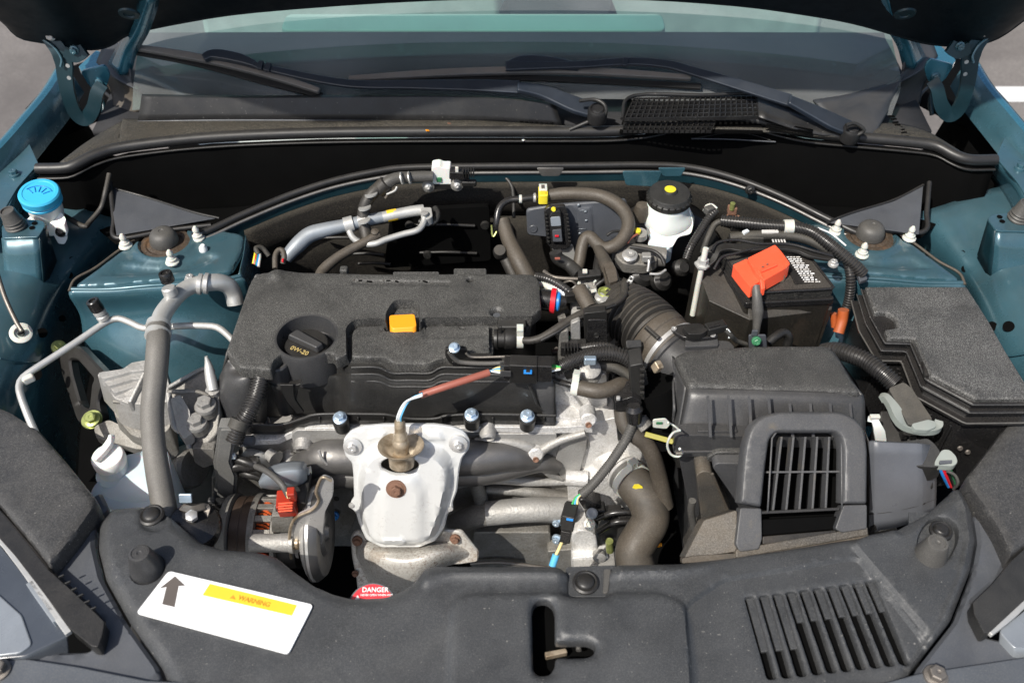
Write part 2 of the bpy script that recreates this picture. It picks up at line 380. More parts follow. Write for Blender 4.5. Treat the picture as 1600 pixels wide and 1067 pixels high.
def _along(P, step, off=0.):
    out = []; N = len(P)
    area = sum(P[i][0]*P[(i+1) % N][1]-P[(i+1) % N][0]*P[i][1] for i in range(N)); sg = 1 if area > 0 else -1
    for i in range(N):
        a, b = P[i], P[(i+1) % N]; d = b-a; l = np.hypot(*d)
        if l < 1e-9: continue
        nrm = np.array((-d[1], d[0]))/l*sg; k = max(1, int(round(l/step)))
        for j in range(k): out.append(a+d*j/k+nrm*off)
    return out
def relief(name, outline, h, m, parent=None, holes=(), feats=(), sp=.009, skirt=.006, rnd=.003, zf=None, fine=.004, jit=.25, plane=None):
    """moulded panel: outline (3-D points, their x-y counts), holes, plateaus [(outline, ramp width, rise)], rounded rim, skirt"""
    O = np.array([(p[0], p[1]) for p in outline]); HO = [np.array([(p[0], p[1]) for p in q]) for q in holes]
    FE = [(np.array([(p[0], p[1]) for p in q]), wd, dz) for q, wd, dz in feats]
    loops = []; edges = []
    pts = []
    for P in [O]+HO:
        L0 = _along(P, fine); s = len(pts); pts += L0
        edges += [(s+i, s+(i+1) % len(L0)) for i in range(len(L0))]; loops.append(np.array(L0))
    nb = len(pts)
    cand = []
    if rnd:
        for P in [O]+HO:
            sgn = 1 if P is O else -1
            for o_ in (.3, 1.): cand += _along(P, fine, sgn*rnd*o_)
    for P, wd, dz in FE:
        for o_ in (0, .5, 1.): cand += _along(P, fine, wd*o_)
    lo, hi = O.min(0), O.max(0)
    gx = np.arange(lo[0], hi[0], sp); gy = np.arange(lo[1], hi[1], sp)
    rg = np.random.RandomState(3)
    for i, x in enumerate(gx):
        for y in gy: cand.append(np.array((x, y+(i % 2)*sp/2))+rg.uniform(-.1, .1, 2)*sp*jit)
    C = np.array(cand)
    keep = _sd(O, C) > fine*.25
    for P in HO: keep &= _sd(P, C) < -fine*.25
    C = C[keep]
    key = np.round(C/(fine*.45)).astype(int); _, ix = np.unique(key, axis=0, return_index=True); C = C[np.sort(ix)]
    allp = [Vector((float(a), float(b))) for a, b in pts]+[Vector((float(a), float(b))) for a, b in C]
    r = delaunay_2d_cdt(allp, edges, [], 0, 1e-6)
    V = np.array([(v[0], v[1]) for v in r[0]]); F = [tuple(f) for f in r[2]]
    cen = np.array([V[list(f)].mean(0) for f in F]); ok = _sd(O, cen) > 0
    for P in HO: ok &= _sd(P, cen) < 0
    F = [f for f, k in zip(F, ok) if k]
    Z = np.zeros(len(V))
    for P, wd, dz in FE:
        t = np.clip(_sd(P, V)/wd, 0, 1); Z += dz*(t*t*(3-2*t))
    if rnd:
        d = _sd(O, V)
        for P in HO: d = np.minimum(d, -_sd(P, V))
        t = np.clip(1-d/rnd, 0, 1); Z -= rnd*(1-np.sqrt(np.clip(1-t*t, 0, 1)))
    hh = h
    vs = []
    for (x, y), z in zip(V, Z):
        b = h(x, y) if callable(h) else h
        vs.append(Vector((x, y, b+z+(zf(x, y) if zf else 0))))
    cnt = {}
    for f in F:
        for a, b in zip(f, f[1:]+f[:1]): cnt[(min(a, b), max(a, b))] = cnt.get((min(a, b), max(a, b)), 0)+1
    bd = [e for e, c in cnt.items() if c == 1]; mp = {}
    for a, b in bd:
        for q in (a, b):
            if q not in mp: mp[q] = len(vs); vs.append(vs[q]-Vector((0, 0, skirt)))
        F.append((a, b, mp[b], mp[a]))
    if plane: vs = [plane.out(v) for v in vs]
    return mk(name, vs, F, m, parent, ang=44)
class Plane:
    """tilted work plane through three points; pixels of the photograph are carried onto it, out() goes back to the world"""
    def __init__(s, a, b, c):
        s.O = Vector(a); s.U = (Vector(b)-s.O).normalized(); n = s.U.cross(Vector(c)-s.O).normalized()
        if n.dot(CAM-s.O) < 0: n = -n
        s.N = n; s.V = n.cross(s.U)
    def __call__(s, px, py, z=0.):
        d = ray(px, py); p = CAM+d*((s.O+s.N*z-CAM).dot(s.N)/d.dot(s.N))-s.O
        return Vector((p.dot(s.U), p.dot(s.V), z))
    def w(s, px, py, z=0.): return s.out(s(px, py, z))
    def out(s, v): return s.O+s.U*v[0]+s.V*v[1]+s.N*v[2]
    def l(s, *pts): return [s(*p) for p in pts]
    def lw(s, *pts): return [s.w(*p) for p in pts]
_bm = {}
def _shared(key, fn):
    if key not in _bm: _bm[key] = fn()
    return _bm[key]
def _mesh(name, vs, fs, m, bev=False):
    me = bpy.data.meshes.new(name); me.from_pydata([tuple(v) for v in vs], [], fs)
    b = bmesh.new(); b.from_mesh(me); bmesh.ops.recalc_face_normals(b, faces=b.faces); b.to_mesh(me); b.free()
    me.materials.append(M[m]); me.shade_smooth(); me.set_sharp_from_angle(angle=math.radians(32)); return me
def _lathe_data(prof, n, hexes=()):
    vs, fs = [], []
    for i, (r, z) in enumerate(prof):
        for k in range(n):
            th = 2*math.pi*k/n; R = r
            if i in hexes: R = r/math.cos(((th+math.pi/6) % (math.pi/3))-math.pi/6)*.93
            vs.append((R*math.cos(th), R*math.sin(th), z))
    for i in range(len(prof)-1):
        for k in range(n): fs.append((i*n+k, i*n+(k+1) % n, (i+1)*n+(k+1) % n, (i+1)*n+k))
    fs.append(tuple(range(n))); fs.append(tuple(range((len(prof)-1)*n, len(prof)*n)))
    return vs, fs
def put(name, me, p, axis, s, parent):
    o = bpy.data.objects.new(name, me); COL.objects.link(o); o.parent = parent
    o.location = Vector(p)-rloc(parent); o.rotation_mode = 'QUATERNION'
    o.rotation_quaternion = Vector(axis).to_track_quat('Z', 'Y'); o.scale = (s, s, s); return o
def bolt(p, axis, r, parent, m='steel', name='bolt'):
    """flanged hexagon bolt head, radius r of the flange"""
    me = _shared(('bolt', m), lambda: _mesh('bolt', *_lathe_data([(.01,-.3),(1,-.3),(1,0),(.97,.12),(.72,.2),(.66,.22),(.66,.75),(.55,.82),(.2,.82),(.12,.76),(.01,.76)], 24, (5, 6, 7)), m))
    return put(name, me, p, axis, r, parent)
def join(name, parts, m, parent=None, **kw):
    """parts: list of (verts, faces) joined into one mesh"""
    vs, fs = [], []
    for v, f in parts:
        k = len(vs); vs += [Vector(q) for q in v]; fs += [tuple(i+k for i in g) for g in f]
    return mk(name, vs, fs, m, parent, **kw)
def boxd(a, b, c, d, e):
    """verts, faces of a bar: corner a, edge vectors b, c, d"""
    a, b, c, d = Vector(a), Vector(b), Vector(c), Vector(d)
    v = [a, a+b, a+b+c, a+c, a+d, a+b+d, a+b+c+d, a+c+d]
    return v, [(0,1,2,3), (4,5,6,7), (0,1,5,4), (1,2,6,5), (2,3,7,6), (3,0,4,7)]
def text(name, s, p, right, up, size, m, parent, ext=.0004, align='CENTER'):
    c = bpy.data.curves.new(name, 'FONT'); c.body = s; c.size = 1; c.extrude = .02; c.align_x = align; c.align_y = 'CENTER'
    c.offset = .012; c.resolution_u = 3
    o = bpy.data.objects.new(name+'_src', c); COL.objects.link(o)
    dg = bpy.context.evaluated_depsgraph_get(); me = bpy.data.meshes.new_from_object(o.evaluated_get(dg))
    bpy.data.objects.remove(o)
    right = Vector(right).normalized(); up = Vector(up); up = (up-right*up.dot(right)).normalized(); nn = right.cross(up)
    vs = [Vector(p)+right*v.co.x*size+up*v.co.y*size+nn*(v.co.z*ext/.02) for v in me.vertices]
    fs = [tuple(f.vertices) for f in me.polygons]; bpy.data.meshes.remove(me)
    return mk(name, vs, fs, m, parent, smooth=False)
def clamp(p, axis, r, m, parent, name='clamp', w=.009, ear=True, up=(0,0,1)):
    """spring hose clamp: band with two raised ears"""
    o = lathe(name, Vector(p)-Vector(axis).normalized()*w/2, axis, [(r, 0), (r+.0012, 0), (r+.0012, w), (r, w)], m, parent)
    if ear:
        a = Vector(axis).normalized(); u = Vector(up); u = (u-a*u.dot(a)).normalized(); s = a.cross(u)
        q = Vector(p)+u*(r+.004)
        k = join('clamp_ear', [boxd(q-a*w*.5-s*.005-u*.004, a*w, s*.002, u*.011, 0), boxd(q-a*w*.5+s*.004-u*.004, a*w, s*.002, u*.011, 0),
             boxd(q-a*w*.5-s*.006+u*.006, a*w, s*.013, u*.0015, 0)], m, o)
    return o
# ================================================================ ground
gv = [(-60,-30,GROUND),(60,-30,GROUND),(60,90,GROUND),(-60,90,GROUND)]
g = mk('ground', gv, [(0,1,2,3)], 'asphalt'); g['kind'] = 'structure'
a, b = H(1480,150,GROUND), H(1620,150,GROUND)
gl = mk('parking_line', [Vector((1.2,a.y-.05,GROUND+.004)), Vector((6,a.y-.05,GROUND+.004)), Vector((6,a.y+.06,GROUND+.004)), Vector((1.2,a.y+.06,GROUND+.004))], [(0,1,2,3)], 'line_white')
gl['kind'] = 'structure'
# a parked car far right, only its corner in view
pc = T('parked_car', 'dark car parked beyond the white parking line at top right', 'car', (4.4, 5.2, GROUND))
PCO = Vector((-.15,-.75,0))
q = [Vector((2.3,2.8,GROUND+.2)), Vector((5.6,2.8,GROUND+.2)), Vector((5.6,7.6,GROUND+.2)), Vector((2.3,7.6,GROUND+.2))]
prism('body', [p+Vector((0,0,.65)) for p in rc(q, .5, 6)], (0,0,-.62), 'car_dark', pc, .05)
prism('cabin', [p+Vector((0,0,1.1)) for p in rc([Vector((2.8,4.6,GROUND+.2)), Vector((5.2,4.6,GROUND+.2)), Vector((5.2,7,GROUND+.2)), Vector((2.8,7,GROUND+.2))], .4, 6)], (0,0,-.5), 'gloss_black', pc, .05, taper=.15)
for xx, yy in ((2.40,3.5), (5.5,3.5), (2.52,6.8), (5.5,6.8)):
    wl = lathe('wheel', (xx-.1,yy,GROUND+.32), (1,0,0), [(.2,.03),(.3,0),(.32,.03),(.32,.17),(.3,.2),(.2,.17)], 'wiper_rubber', pc)
    lathe('rim', (xx-.105,yy,GROUND+.32), (1,0,0), [(.01,.05),(.2,.02),(.2,.19),(.01,.15)], 'chrome', wl)

# ================================================================ car body
car = T('car_body', 'teal painted car body shell around the open engine bay', 'car body', (0,.3,GROUND))
def mir(side):
    return (lambda x, y, h: (x, y, h)) if side < 0 else (lambda x, y, h: (1616-x, y-10, h))
for side in (-1, 1):
    F = mir(side); P = lambda *ps: [H(*F(*p)) for p in ps]
    # outer fender edge and skin
    lip = P((-90,320,.060),(0,233,.072),(45,182,.076),(78,142,.078),(100,106,.08))
    out = [p+Vector((side*.012,0,.001)) for p in lip]
    o2 = [p+Vector((side*.020,0,-.02)) for p in lip]; o3 = [p+Vector((side*.035,0,-.16)) for p in lip]; o4 = [p+Vector((side*.05,0,-.5)) for p in lip]
    sheet('fender', [lip, out, o2, o3, o4], 'teal_outer', car, nu=6, nv=4, th=0)
    inn = [p+Vector((-side*.012,0,-.018)) for p in lip]; inn2 = [p+Vector((-side*.02,0,-.05)) for p in lip]
    sheet('fender_flange', [lip, inn, inn2], 'teal', car, nu=6, nv=2, lin=False, linv=True, th=0)
    # inner flange plate carrying bolts
    pl = rc(P((-70,372,.045),(-70,262,.05),(12,222,.052),(37,205,.052),(60,256,.05),(28,292,.048),(0,338,.046)), .006, 3)
    prism('rail_plate', pl, (0,0,-.003), 'teal', car, .0012)
    prism('rail_rib', P((-70,268,.053),(10,228,.056),(36,222,.056),(30,232,.056),(-70,285,.053)), (0,0,-.006), 'teal', car, .002)
    bolt(H(*F(22,272,.051)), (0,0,1), .009, car, 'teal')
    sheet('rail_web', [P((-70,372,.043),(0,338,.044),(28,292,.046),(60,258,.047)), P((-60,400,-.02),(12,372,-.02),(45,322,-.02),(72,280,-.02))], 'teal', car, nu=5, nv=3, linv=True, th=.0015)
    # inner apron falling towards the engine
    ap = [P((40,300,-.012),(75,308,-.014),(115,322,-.02),(165,338,-.03),(215,350,-.06)),
          P((-10,372,-.012),(50,392,-.02),(90,402,-.04),(122,420,-.06),(170,440,-.14)),
          P((-40,450,-.014),(30,470,-.03),(75,482,-.06),(108,470,-.10),(150,500,-.2)),
          P((-60,530,-.014),(15,545,-.045),(60,565,-.09),(95,560,-.15),(140,580,-.26)),
          P((-70,600,-.02),(5,620,-.07),(50,650,-.14),(85,660,-.22),(125,670,-.34)),
          P((-70,690,-.05),(0,700,-.12),(45,730,-.2),(80,740,-.3),(120,750,-.4))]
    sheet('inner_fender', ap, 'teal', car, nu=8, nv=8, th=.0015)
    # holes in the apron
    for hx, hy, hh, r in ((108,430,-.063,.0055), (92,458,-.078,.0045), (112,405,-.05,.004), (66,520,-.07,.0075), (97,498,-.10,.005)):
        lathe('apron_hole', H(*F(hx,hy,hh+.004)), (side*-.6,-.55,.6), [(.001,0),(r,0),(r,.0015),(.001,.0015)], 'felt', car, n=16)
    for hx, hy, hh, r in ((40,520,-.052,.008),(55,585,-.085,.009),(30,600,-.075,.004),(100,455,-.088,.006)):
        lathe('apron_hole', H(*F(hx,hy,hh+.006)), (side*-.5,-.5,.7), [(.001,0),(r,0),(r,.0012),(.001,.0012)], 'felt', car, n=16)
    tube('apron_seam', P((4,520,-.035),(40,528,-.055),(80,530,-.10)), .0012, 'teal_dark', car, n=6); tube('apron_seam', P((0,560,-.035),(40,566,-.065),(70,566,-.10)), .0016, 'teal', car, n=6)
    # stop bracket
    if side < 0: bt, dx = [(2,353),(22,340),(68,345),(71,352),(60,370),(3,372)], 0
    else: bt, dx = [(-2,353),(22,340),(66,345),(73,352),(60,370),(0,372)], 0
    top = rc([H(*F(x,y,.035)) for x, y in bt], .005, 3)
    br = prism('stop_bracket', top, (0,0,-.004), 'teal', car, .0012)
    sheet('bracket_face', [P((2,372,.033),(30,372,.033),(60,370,.033)), P((10,455,-.05),(35,456,-.05),(68,452,-.05))], 'teal', br, nu=3, nv=3, lin=True, th=.0015)
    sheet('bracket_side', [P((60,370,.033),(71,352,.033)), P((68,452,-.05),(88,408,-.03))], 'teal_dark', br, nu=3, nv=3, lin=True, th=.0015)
    for hx, hy in ((54,349),(50,356)): lathe('bracket_hole', H(*F(hx,hy,.036)), (0,0,1), [(.001,0),(.0042,0),(.0042,.0006),(.001,.0006)], 'felt', br, n=14)
    # strut tower: top plate with rounded lip, front wall, side wall
    tt = P((112,447,0),(150,420,.0),(192,388,0),(235,372,0),(330,356,0),(383,368,-.004),(380,395,-.006),(362,428,-.006),(330,432,-.004),(240,438,0),(170,446,-.002))
    ot = rc(tt, .012, 4)
    cc = H(*F(258,380,0))
    ring = [cc+Vector((math.cos(t)*.052, math.sin(t)*.052, 0)) for t in [k*math.pi/12 for k in range(24)]]
    ring2 = [cc+Vector((math.cos(t)*.040, math.sin(t)*.040, 0)) for t in [k*math.pi/12 for k in range(24)]]
    sw = rc(P((150,432,0),(190,408,0),(250,414,0),(330,392,0),(350,402,0),(300,424,0),(220,432,0)), .01, 3)
    tw = relief('strut_tower', ot, -.0, 'teal', car, feats=[(ring, .010, .005), (ring2, .004, -.007), (sw, .012, -.006)], sp=.008, skirt=.003, rnd=.006)
    wall = [P((112,449,-.004),(170,448,-.006),(240,440,-.004),(330,434,-.008),(372,430,-.01)),
            P((108,462,-.012),(170,462,-.016),(240,456,-.014),(330,452,-.018),(385,440,-.02)),
            [p+Vector((0,a,-.045)) for p, a in zip(P((108,462,-.012),(170,462,-.016),(240,456,-.014),(330,452,-.018),(385,440,-.02)), (.004,.002,-.004,-.002,.004))],
            [p+Vector((0,a,-.10)) for p, a in zip(P((100,462,-.012),(170,462,-.016),(240,456,-.014),(330,452,-.018),(385,440,-.02)), (-.006,-.034,-.046,-.030,-.004))],
            [p+Vector((0,a,-.17)) for p, a in zip(P((100,462,-.012),(170,462,-.016),(240,456,-.014),(330,452,-.018),(385,440,-.02)), (-.02,-.062,-.078,-.056,-.02))],
            [p+Vector((0,-.05,-.30)) for p in P((108,462,-.012),(170,462,-.016),(240,456,-.014),(330,452,-.018),(385,440,-.02))]]
    sheet('tower_wall', wall, 'teal', car, nu=8, nv=6, th=.0015)
    sw2 = [P((383,368,-.004),(380,395,-.006),(372,430,-.01)), [p+Vector((-side*.012,0,-.12)) for p in P((383,368,-.004),(380,395,-.006),(372,430,-.01))],
           [p+Vector((-side*.02,-.02,-.3)) for p in P((383,368,-.004),(380,395,-.006),(372,430,-.01))]]
    sheet('tower_side', sw2, 'teal', car, nu=4, nv=5, th=.0015)
    for k in range(5):
        lathe('spot_weld', H(*F(140+34*k, 456-k*1.5, -.012))+Vector((0,-.0005,-.005)), (0,-.9,.2), [(.0055,0),(.005,.0016),(.0035,.0008),(.001,.0002)], 'teal', car, n=12)
    tube('tower_lip', P((112,452,-.006),(170,452,-.009),(240,446,-.007),(330,441,-.011),(376,431,-.012)), .0035, 'teal', car, n=10)
    tube('seam_sealer', P((108,455,-.006),(118,436,-.002),(150,418,-.002),(185,392,-.002),(210,376,-.002)), .0022, 'rubber_brown', car, n=8)
    # mount dome and rusted ring in the tower
    lathe('strut_bearing', cc+Vector((0,0,-.0015)), (0,0,1), [(.0385,0),(.0385,.001),(.030,.0025),(.027,.001),(.020,.003),(.018,.006),(.001,.006)], 'ring_dark', car, n=36)
    lathe('strut_cap', cc+Vector((0,0,.003)), (0,0,1), [(.0215,0),(.0215,.006),(.0195,.014),(.016,.019),(.010,.0215),(.004,.0218),(.003,.0208),(.001,.0208)], 'rubber_grey', car, n=32)
    # hinge corner, pillar foot and dark gap behind the fender
    f2 = P((30,262,-.03),(95,215,-.03),(160,185,-.03),(205,160,-.03)); f3 = P((40,170,-.10),(95,110,-.10),(150,90,-.10),(205,80,-.10))
    sheet('fender_gap_shade', [f2, f3], 'felt', car, nu=3, nv=3, lin=True, th=.002)  # black sheet stands in for the deep shade in the gap
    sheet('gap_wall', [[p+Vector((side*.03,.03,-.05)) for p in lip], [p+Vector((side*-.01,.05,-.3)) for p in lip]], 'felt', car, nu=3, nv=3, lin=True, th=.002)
    prism('corner_bracket', rc(P((122,104,.085),(150,78,.10),(171,86,.10),(163,100,.092),(128,112,.085)), .004, 3), (0,0,-.012), 'teal_outer', car, .003)
    kn = rc([Y(*F(x, y, .30)[:2], .30) for x, y in ((125,112),(163,102),(172,118),(166,138),(150,144),(138,134))], .006, 3)
    kb = prism('corner_plate', kn, (0,.006,0), 'teal_outer', car, .0015)
    bolt(Y(*F(154,131,0)[:2], .297), (0,-1,.2), .008, kb, 'teal')
    # windshield pillar
    pil = [[H(*F(x,y,h)) for x,y,h in ((168,100,.10),(186,66,.15),(205,30,.21),(225,-20,.3))], [H(*F(x,y,h)) for x,y,h in ((187,118,.10),(196,80,.15),(214,50,.20),(236,0,.28))]]
    sheet('pillar', pil, 'teal_outer', car, nu=6, nv=3, th=.02)
    tr = [[H(*F(x,y,h)) for x,y,h in ((150,98,.095),(160,75,.115),(176,60,.13))], [H(*F(x,y,h)) for x,y,h in ((178,122,.09),(190,108,.10),(188,75,.13))], [H(*F(x,y,h)) for x,y,h in ((212,140,.088),(205,125,.095),(200,95,.12))]]
    sheet('pillar_trim', tr, 'trim_dark', car, nu=5, nv=5, th=.004)
    fb = [[H(*F(x,y,h)) for x,y,h in ((150,112,.09),(178,118,.09),(215,140,.087))], [H(*F(x,y,h)) for x,y,h in ((172,142,.06),(190,150,.06),(222,152,.07))], [H(*F(x,y,h)) for x,y,h in ((178,172,.04),(198,178,.04),(222,172,.05))]]
    sheet('drain_boot', fb, 'rubber_brown' if side < 0 else 'rubber', car, nu=5, nv=5, th=.005)
    tube('drain_hose', P((158,140,.02),(178,160,.02),(182,185,.02),(175,200,.01)), .003, 'black', car)
    tube('gap_tube', P((150,140,.05),(162,165,.03),(160,190,.01)), .004, 'teal_dark', car)
# plenum: black deep gutter under the seal, firewall below its flange
seal_px = [(58,264,.050),(100,263,.052),(118,258,.055),(150,242,.060),(200,229,.062),(330,215,.063),(500,208,.063),(700,206,.063),(880,206,.063),(960,205,.063),(1010,200,.066),(1060,190,.070),(1115,183,.073),(1165,184,.073),(1215,197,.068),(1260,207,.064),(1330,214,.062),(1420,222,.061),(1462,228,.060),(1490,242,.056),(1515,250,.053),(1556,250,.050)]
SEAL = [H(*p) for p in seal_px]
fl_px = [(300,372,.004),(335,358,.006),(380,337,.010),(450,308,.018),(520,285,.026),(590,270,.032),(640,264,.034),(760,262,.035),(900,261,.035),(1010,260,.035),(1080,264,.034),(1150,281,.028),(1220,308,.020),(1285,340,.010),(1330,362,.004),(1345,368,.002)]
FL = [H(*p) for p in fl_px]
pw = [[p+Vector((0,-.004,-.010)) for p in SEAL], [p+Vector((0,-.012,-.05)) for p in SEAL], [p+Vector((0,-.02,-.16)) for p in SEAL]]
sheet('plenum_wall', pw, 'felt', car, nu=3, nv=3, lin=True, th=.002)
fr_ = [H(85,300,-.06),H(180,380,-.03)]+[p+Vector((0,.012,-.05)) for p in FL]+[H(1440,370,-.03),H(1530,290,-.06)]
bk = [H(60,262,-.1)+Vector((0,.06,0)), H(120,262,-.1)+Vector((0,.06,0))]+[Vector((p.x,.26,-.08)) for p in FL]+[H(1495,250,-.1)+Vector((0,.06,0)),H(1556,250,-.1)+Vector((0,.06,0))]
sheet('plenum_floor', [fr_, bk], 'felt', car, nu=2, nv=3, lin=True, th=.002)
# flange: folded double lip
for nm, dz, dy, r, mm in (('flange_seal', .0, .004, .0055, 'seal'), ('flange_lip', -.007, -.005, .0028, 'manifold'), ('flange_fold', -.004, .012, .003, 'seal')):
    tube(nm, [p+Vector((0,dy,dz)) for p in FL], r, mm, car, n=10, smoothing=6, step=.008)
fw = [[p+Vector((0,-.004,-.006)) for p in FL], [p+Vector((0,-.006,-.03)) for p in FL], [p+Vector((0,-.010,-.055)) for p in FL]]
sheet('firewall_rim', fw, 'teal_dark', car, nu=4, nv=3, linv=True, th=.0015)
FW2 = [p for p in FL]
sheet('firewall_mat', [[p+Vector((0,-.012,-.022-.0*abs(p.x))) for p in FL[2:-2]], [p+Vector((0,-.018,-.065)) for p in FL[2:-2]], [p+Vector((0,-.0,-.10)) for p in FL[2:-2]]], 'bulkhead', car, nu=4, nv=4, th=.004)
sheet('firewall', [[Vector((p.x,p.y+.0,-.06)) for p in FL], [Vector((p.x,p.y+.01,-.35)) for p in FL]], 'bulkhead', car, nu=3, nv=4, lin=True, th=.002)
for x0,x1,yy in ((500,575,372),(545,600,397),(560,610,412),(640,742,352),(655,745,395)):
    tube('firewall_rib', [Y(x0,yy,.085),Y((x0+x1)/2,yy-1,.083),Y(x1,yy+1,.085)], .0028, 'black', car, n=8)
prism('firewall_pad', rc(LY(.088,(610,330),(765,322),(768,408),(600,420)), .008, 3), (0,.01,0), 'felt', car, .003)
for x,y in ((668,398),(758,352),(640,352)): lathe('firewall_plug', Y(x,y,.076), (0,-1,.2), [(.001,0),(.008,0),(.006,.004),(.001,.004)], 'black', car, n=14)
for hx in (860, 1050): prism('firewall_tab', rc(LY(.098, (hx-22,263),(hx+22,263),(hx+14,276),(hx-14,276)), .003, 2), (0,.003,0), 'manifold' if hx == 860 else 'teal', car, .001)
prism('firewall_patch', rc(LY(.086,(972,268),(1035,268),(1025,292),(978,290)), .004, 2), (0,.003,0), 'teal', car, .001)
for hx, hy in ((1172,297), (405,343)): bolt(Y(hx,hy,.085), (0,-1,.3), .008, car, 'black')
# grey plates at each end of the gutter
for pts, sd in ((((170,292),(182,368),(345,340),(300,330),(225,307)), -1), (((1443,288),(1436,366),(1290,347),(1330,332),(1395,312)), 1)):
    prism('gutter_plate', [H(x,y,.012+(.012 if k in (0,) else 0)) for k,(x,y) in enumerate(pts)], (0,.002,-.003), 'side_panel', car, .0008)
for e_ in ([H(172,293,.024),H(227,308,.013),H(300,331,.013),H(343,341,.013)], [H(1443,289,.024),H(1395,313,.013),H(1330,333,.013),H(1292,348,.013)]): tube('gutter_lip_top', e_, .0022, 'black', car, n=8)
tube('plenum_rib', [H(1080,217,.045),H(1140,218,.045),H(1212,222,.044)], .0011, 'side_panel', car, n=6); tube('plenum_rib', [H(1080,217,.045),H(1140,208,.050),H(1175,211,.048),H(1212,222,.044)], .0009, 'black', car, n=6)
tube('gutter_lip_left', [H(172,285,.03),H(178,340,.012),H(183,372,.004),H(260,360,.004),H(330,352,.004)], .004, 'seal', car, lin=False)
tube('gutter_lip_right', [H(1452,285,.03),H(1448,330,.012),H(1443,362,.004),H(1380,360,.004),H(1310,352,.004)], .004, 'seal', car)
for o in [o for o in bpy.data.objects if o.name.startswith('gutter_lip')]: o.name = 'gutter_seal'
# floor of the engine bay: dark undertray so that gaps read as depth
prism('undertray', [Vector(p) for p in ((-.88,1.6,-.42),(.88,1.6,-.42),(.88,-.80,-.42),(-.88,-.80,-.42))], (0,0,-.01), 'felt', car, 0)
for s in (-1, 1):
    prism('frame_rail', [Vector((s*x, y, -.30)) for x, y in ((.42,.05),(.54,.05),(.54,-.6),(.42,-.6))], (0,0,-.12), 'black', car, .005)

# ---------------------------------------------------------------- windshield, dashboard, cabin behind it
def WS(px, py, a=.53, y0=.262, h0=.098):      # point of the sloping glass
    d = ray(px, py); n = Vector((0,-a,1)); q = Vector((0,y0,h0)); return CAM + d*((q-CAM).dot(n)/d.dot(n))
rows = [[WS(x,y) for x,y in r] for r in (
    ((200,152),(400,153),(600,153),(800,156),(1000,154),(1250,164),(1400,160)),
    ((202,110),(400,112),(600,112),(800,112),(1000,112),(1250,112),(1415,108)),
    ((210,50),(400,50),(600,50),(800,50),(1000,50),(1250,48),(1402,46)),
    ((230,-80),(400,-80),(600,-80),(800,-80),(1000,-80),(1250,-80),(1380,-80)))]
for r in rows:
    for p in r: p.z -= .10*(p.x**2)*.6; p.y -= 0
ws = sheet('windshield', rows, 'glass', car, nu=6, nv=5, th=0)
dsh = [[Vector((x,.24,.055-.03*x*x)) for x in (-.72,-.4,0,.4,.72)], [Vector((x,.40,.060-.02*x*x)) for x in (-.72,-.4,0,.4,.72)],
       [Vector((x,.53,.062-.01*x*x)) for x in (-.72,-.4,0,.4,.72)], [Vector((x,.56,.05)) for x in (-.72,-.4,0,.4,.72)], [Vector((x,.60,-.08)) for x in (-.72,-.4,0,.4,.72)]]
sheet('dashboard', dsh, 'dash', car, nu=6, nv=5, th=.01)
lathe('instrument_hood', Vector((.10,.78,-.02)), (0,-.3,1), [(.001,-.05),(.10,-.05),(.13,0),(.11,.05),(.06,.07),(.001,.075)], 'dash', car, n=36)
sheet('cabin', [[Vector((x,.62,-.35)) for x in (-.75,0,.75)], [Vector((x,1.1,-.30)) for x in (-.75,0,.75)], [Vector((x,1.5,-.1)) for x in (-.75,0,.75)], [Vector((x,1.9,.2)) for x in (-.75,0,.75)]], 'interior', car, nu=4, nv=4, th=.01)
for sx in (-.40, .40):
    st = prism('seat_back', rc([Vector((sx+x, 1.05, z)) for x, z in ((-.38,-.3),(.38,-.3),(.36,.2),(-.36,.2))], .06, 5), (0,.14,0), 'interior2', car, .02)
prism('dash_tray', rc([Vector((x,y,.064)) for x,y in ((-.45,.56),(.30,.56),(.30,.63),(-.45,.63))], .02, 4), (0,0,-.02), 'interior', car, .004)
# identification strip under the glass
vs_ = rc([WS(x,y)+Vector((0,0,-.035)) for x,y in ((1122,117),(1187,113),(1188,121),(1124,124))], .001, 2)
vp = prism('identification_plate', [Vector((p.x,p.y,.065)) for p in vs_], (0,0,-.002), 'interior', car, 0)
ce = sum(vs_, Vector())/len(vs_)
rr_ = random.Random(2)
for k in range(12): block('plate_mark', Vector((ce.x-.027+k*.0042, ce.y-.001, .0662)), (rr_.uniform(.0018,.0032), .005, .0006), 'line_white', vp, bev=0)
block('plate_mark', Vector((ce.x+.028, ce.y-.001, .0662)), (.005,.006,.0006), 'line_white', vp, bev=0)

# ================================================================ hood
hood = T('hood', 'raised hood seen from below across the top, dark teal underside', 'hood', (0,.33,.2))
re_ = [(-60,-15),(0,30),(28,58),(60,66),(100,72),(140,78),(172,72),(205,53),(300,33),(400,19),(600,4),(800,-3),(1000,-1),(1150,9),(1250,22),(1330,36),(1395,54),(1440,67),(1480,72),(1520,72),(1560,60),(1600,32),(1660,-15)]
r0 = []
for x, y in re_:
    u = abs(x-808)/808; r0.append(Y(x, y, .335-.055*u**3))
HD = Vector((0,-.60,.80))
r00 = [p+Vector((0,.012,.012)) for p in r0]
r1 = [p+HD*.25 for p in r0]; r2 = [p+HD*.6 for p in r0]; r3 = [p+HD*1.0 for p in r0]
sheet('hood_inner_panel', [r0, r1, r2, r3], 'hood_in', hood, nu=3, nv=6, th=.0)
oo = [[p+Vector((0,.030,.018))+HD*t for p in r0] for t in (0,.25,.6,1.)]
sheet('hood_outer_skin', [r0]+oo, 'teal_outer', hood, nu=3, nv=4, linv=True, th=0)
tube('hood_hem', [p+Vector((0,.002,.001)) for p in r0], .0035, 'hood_in', hood, smoothing=3, step=.01)
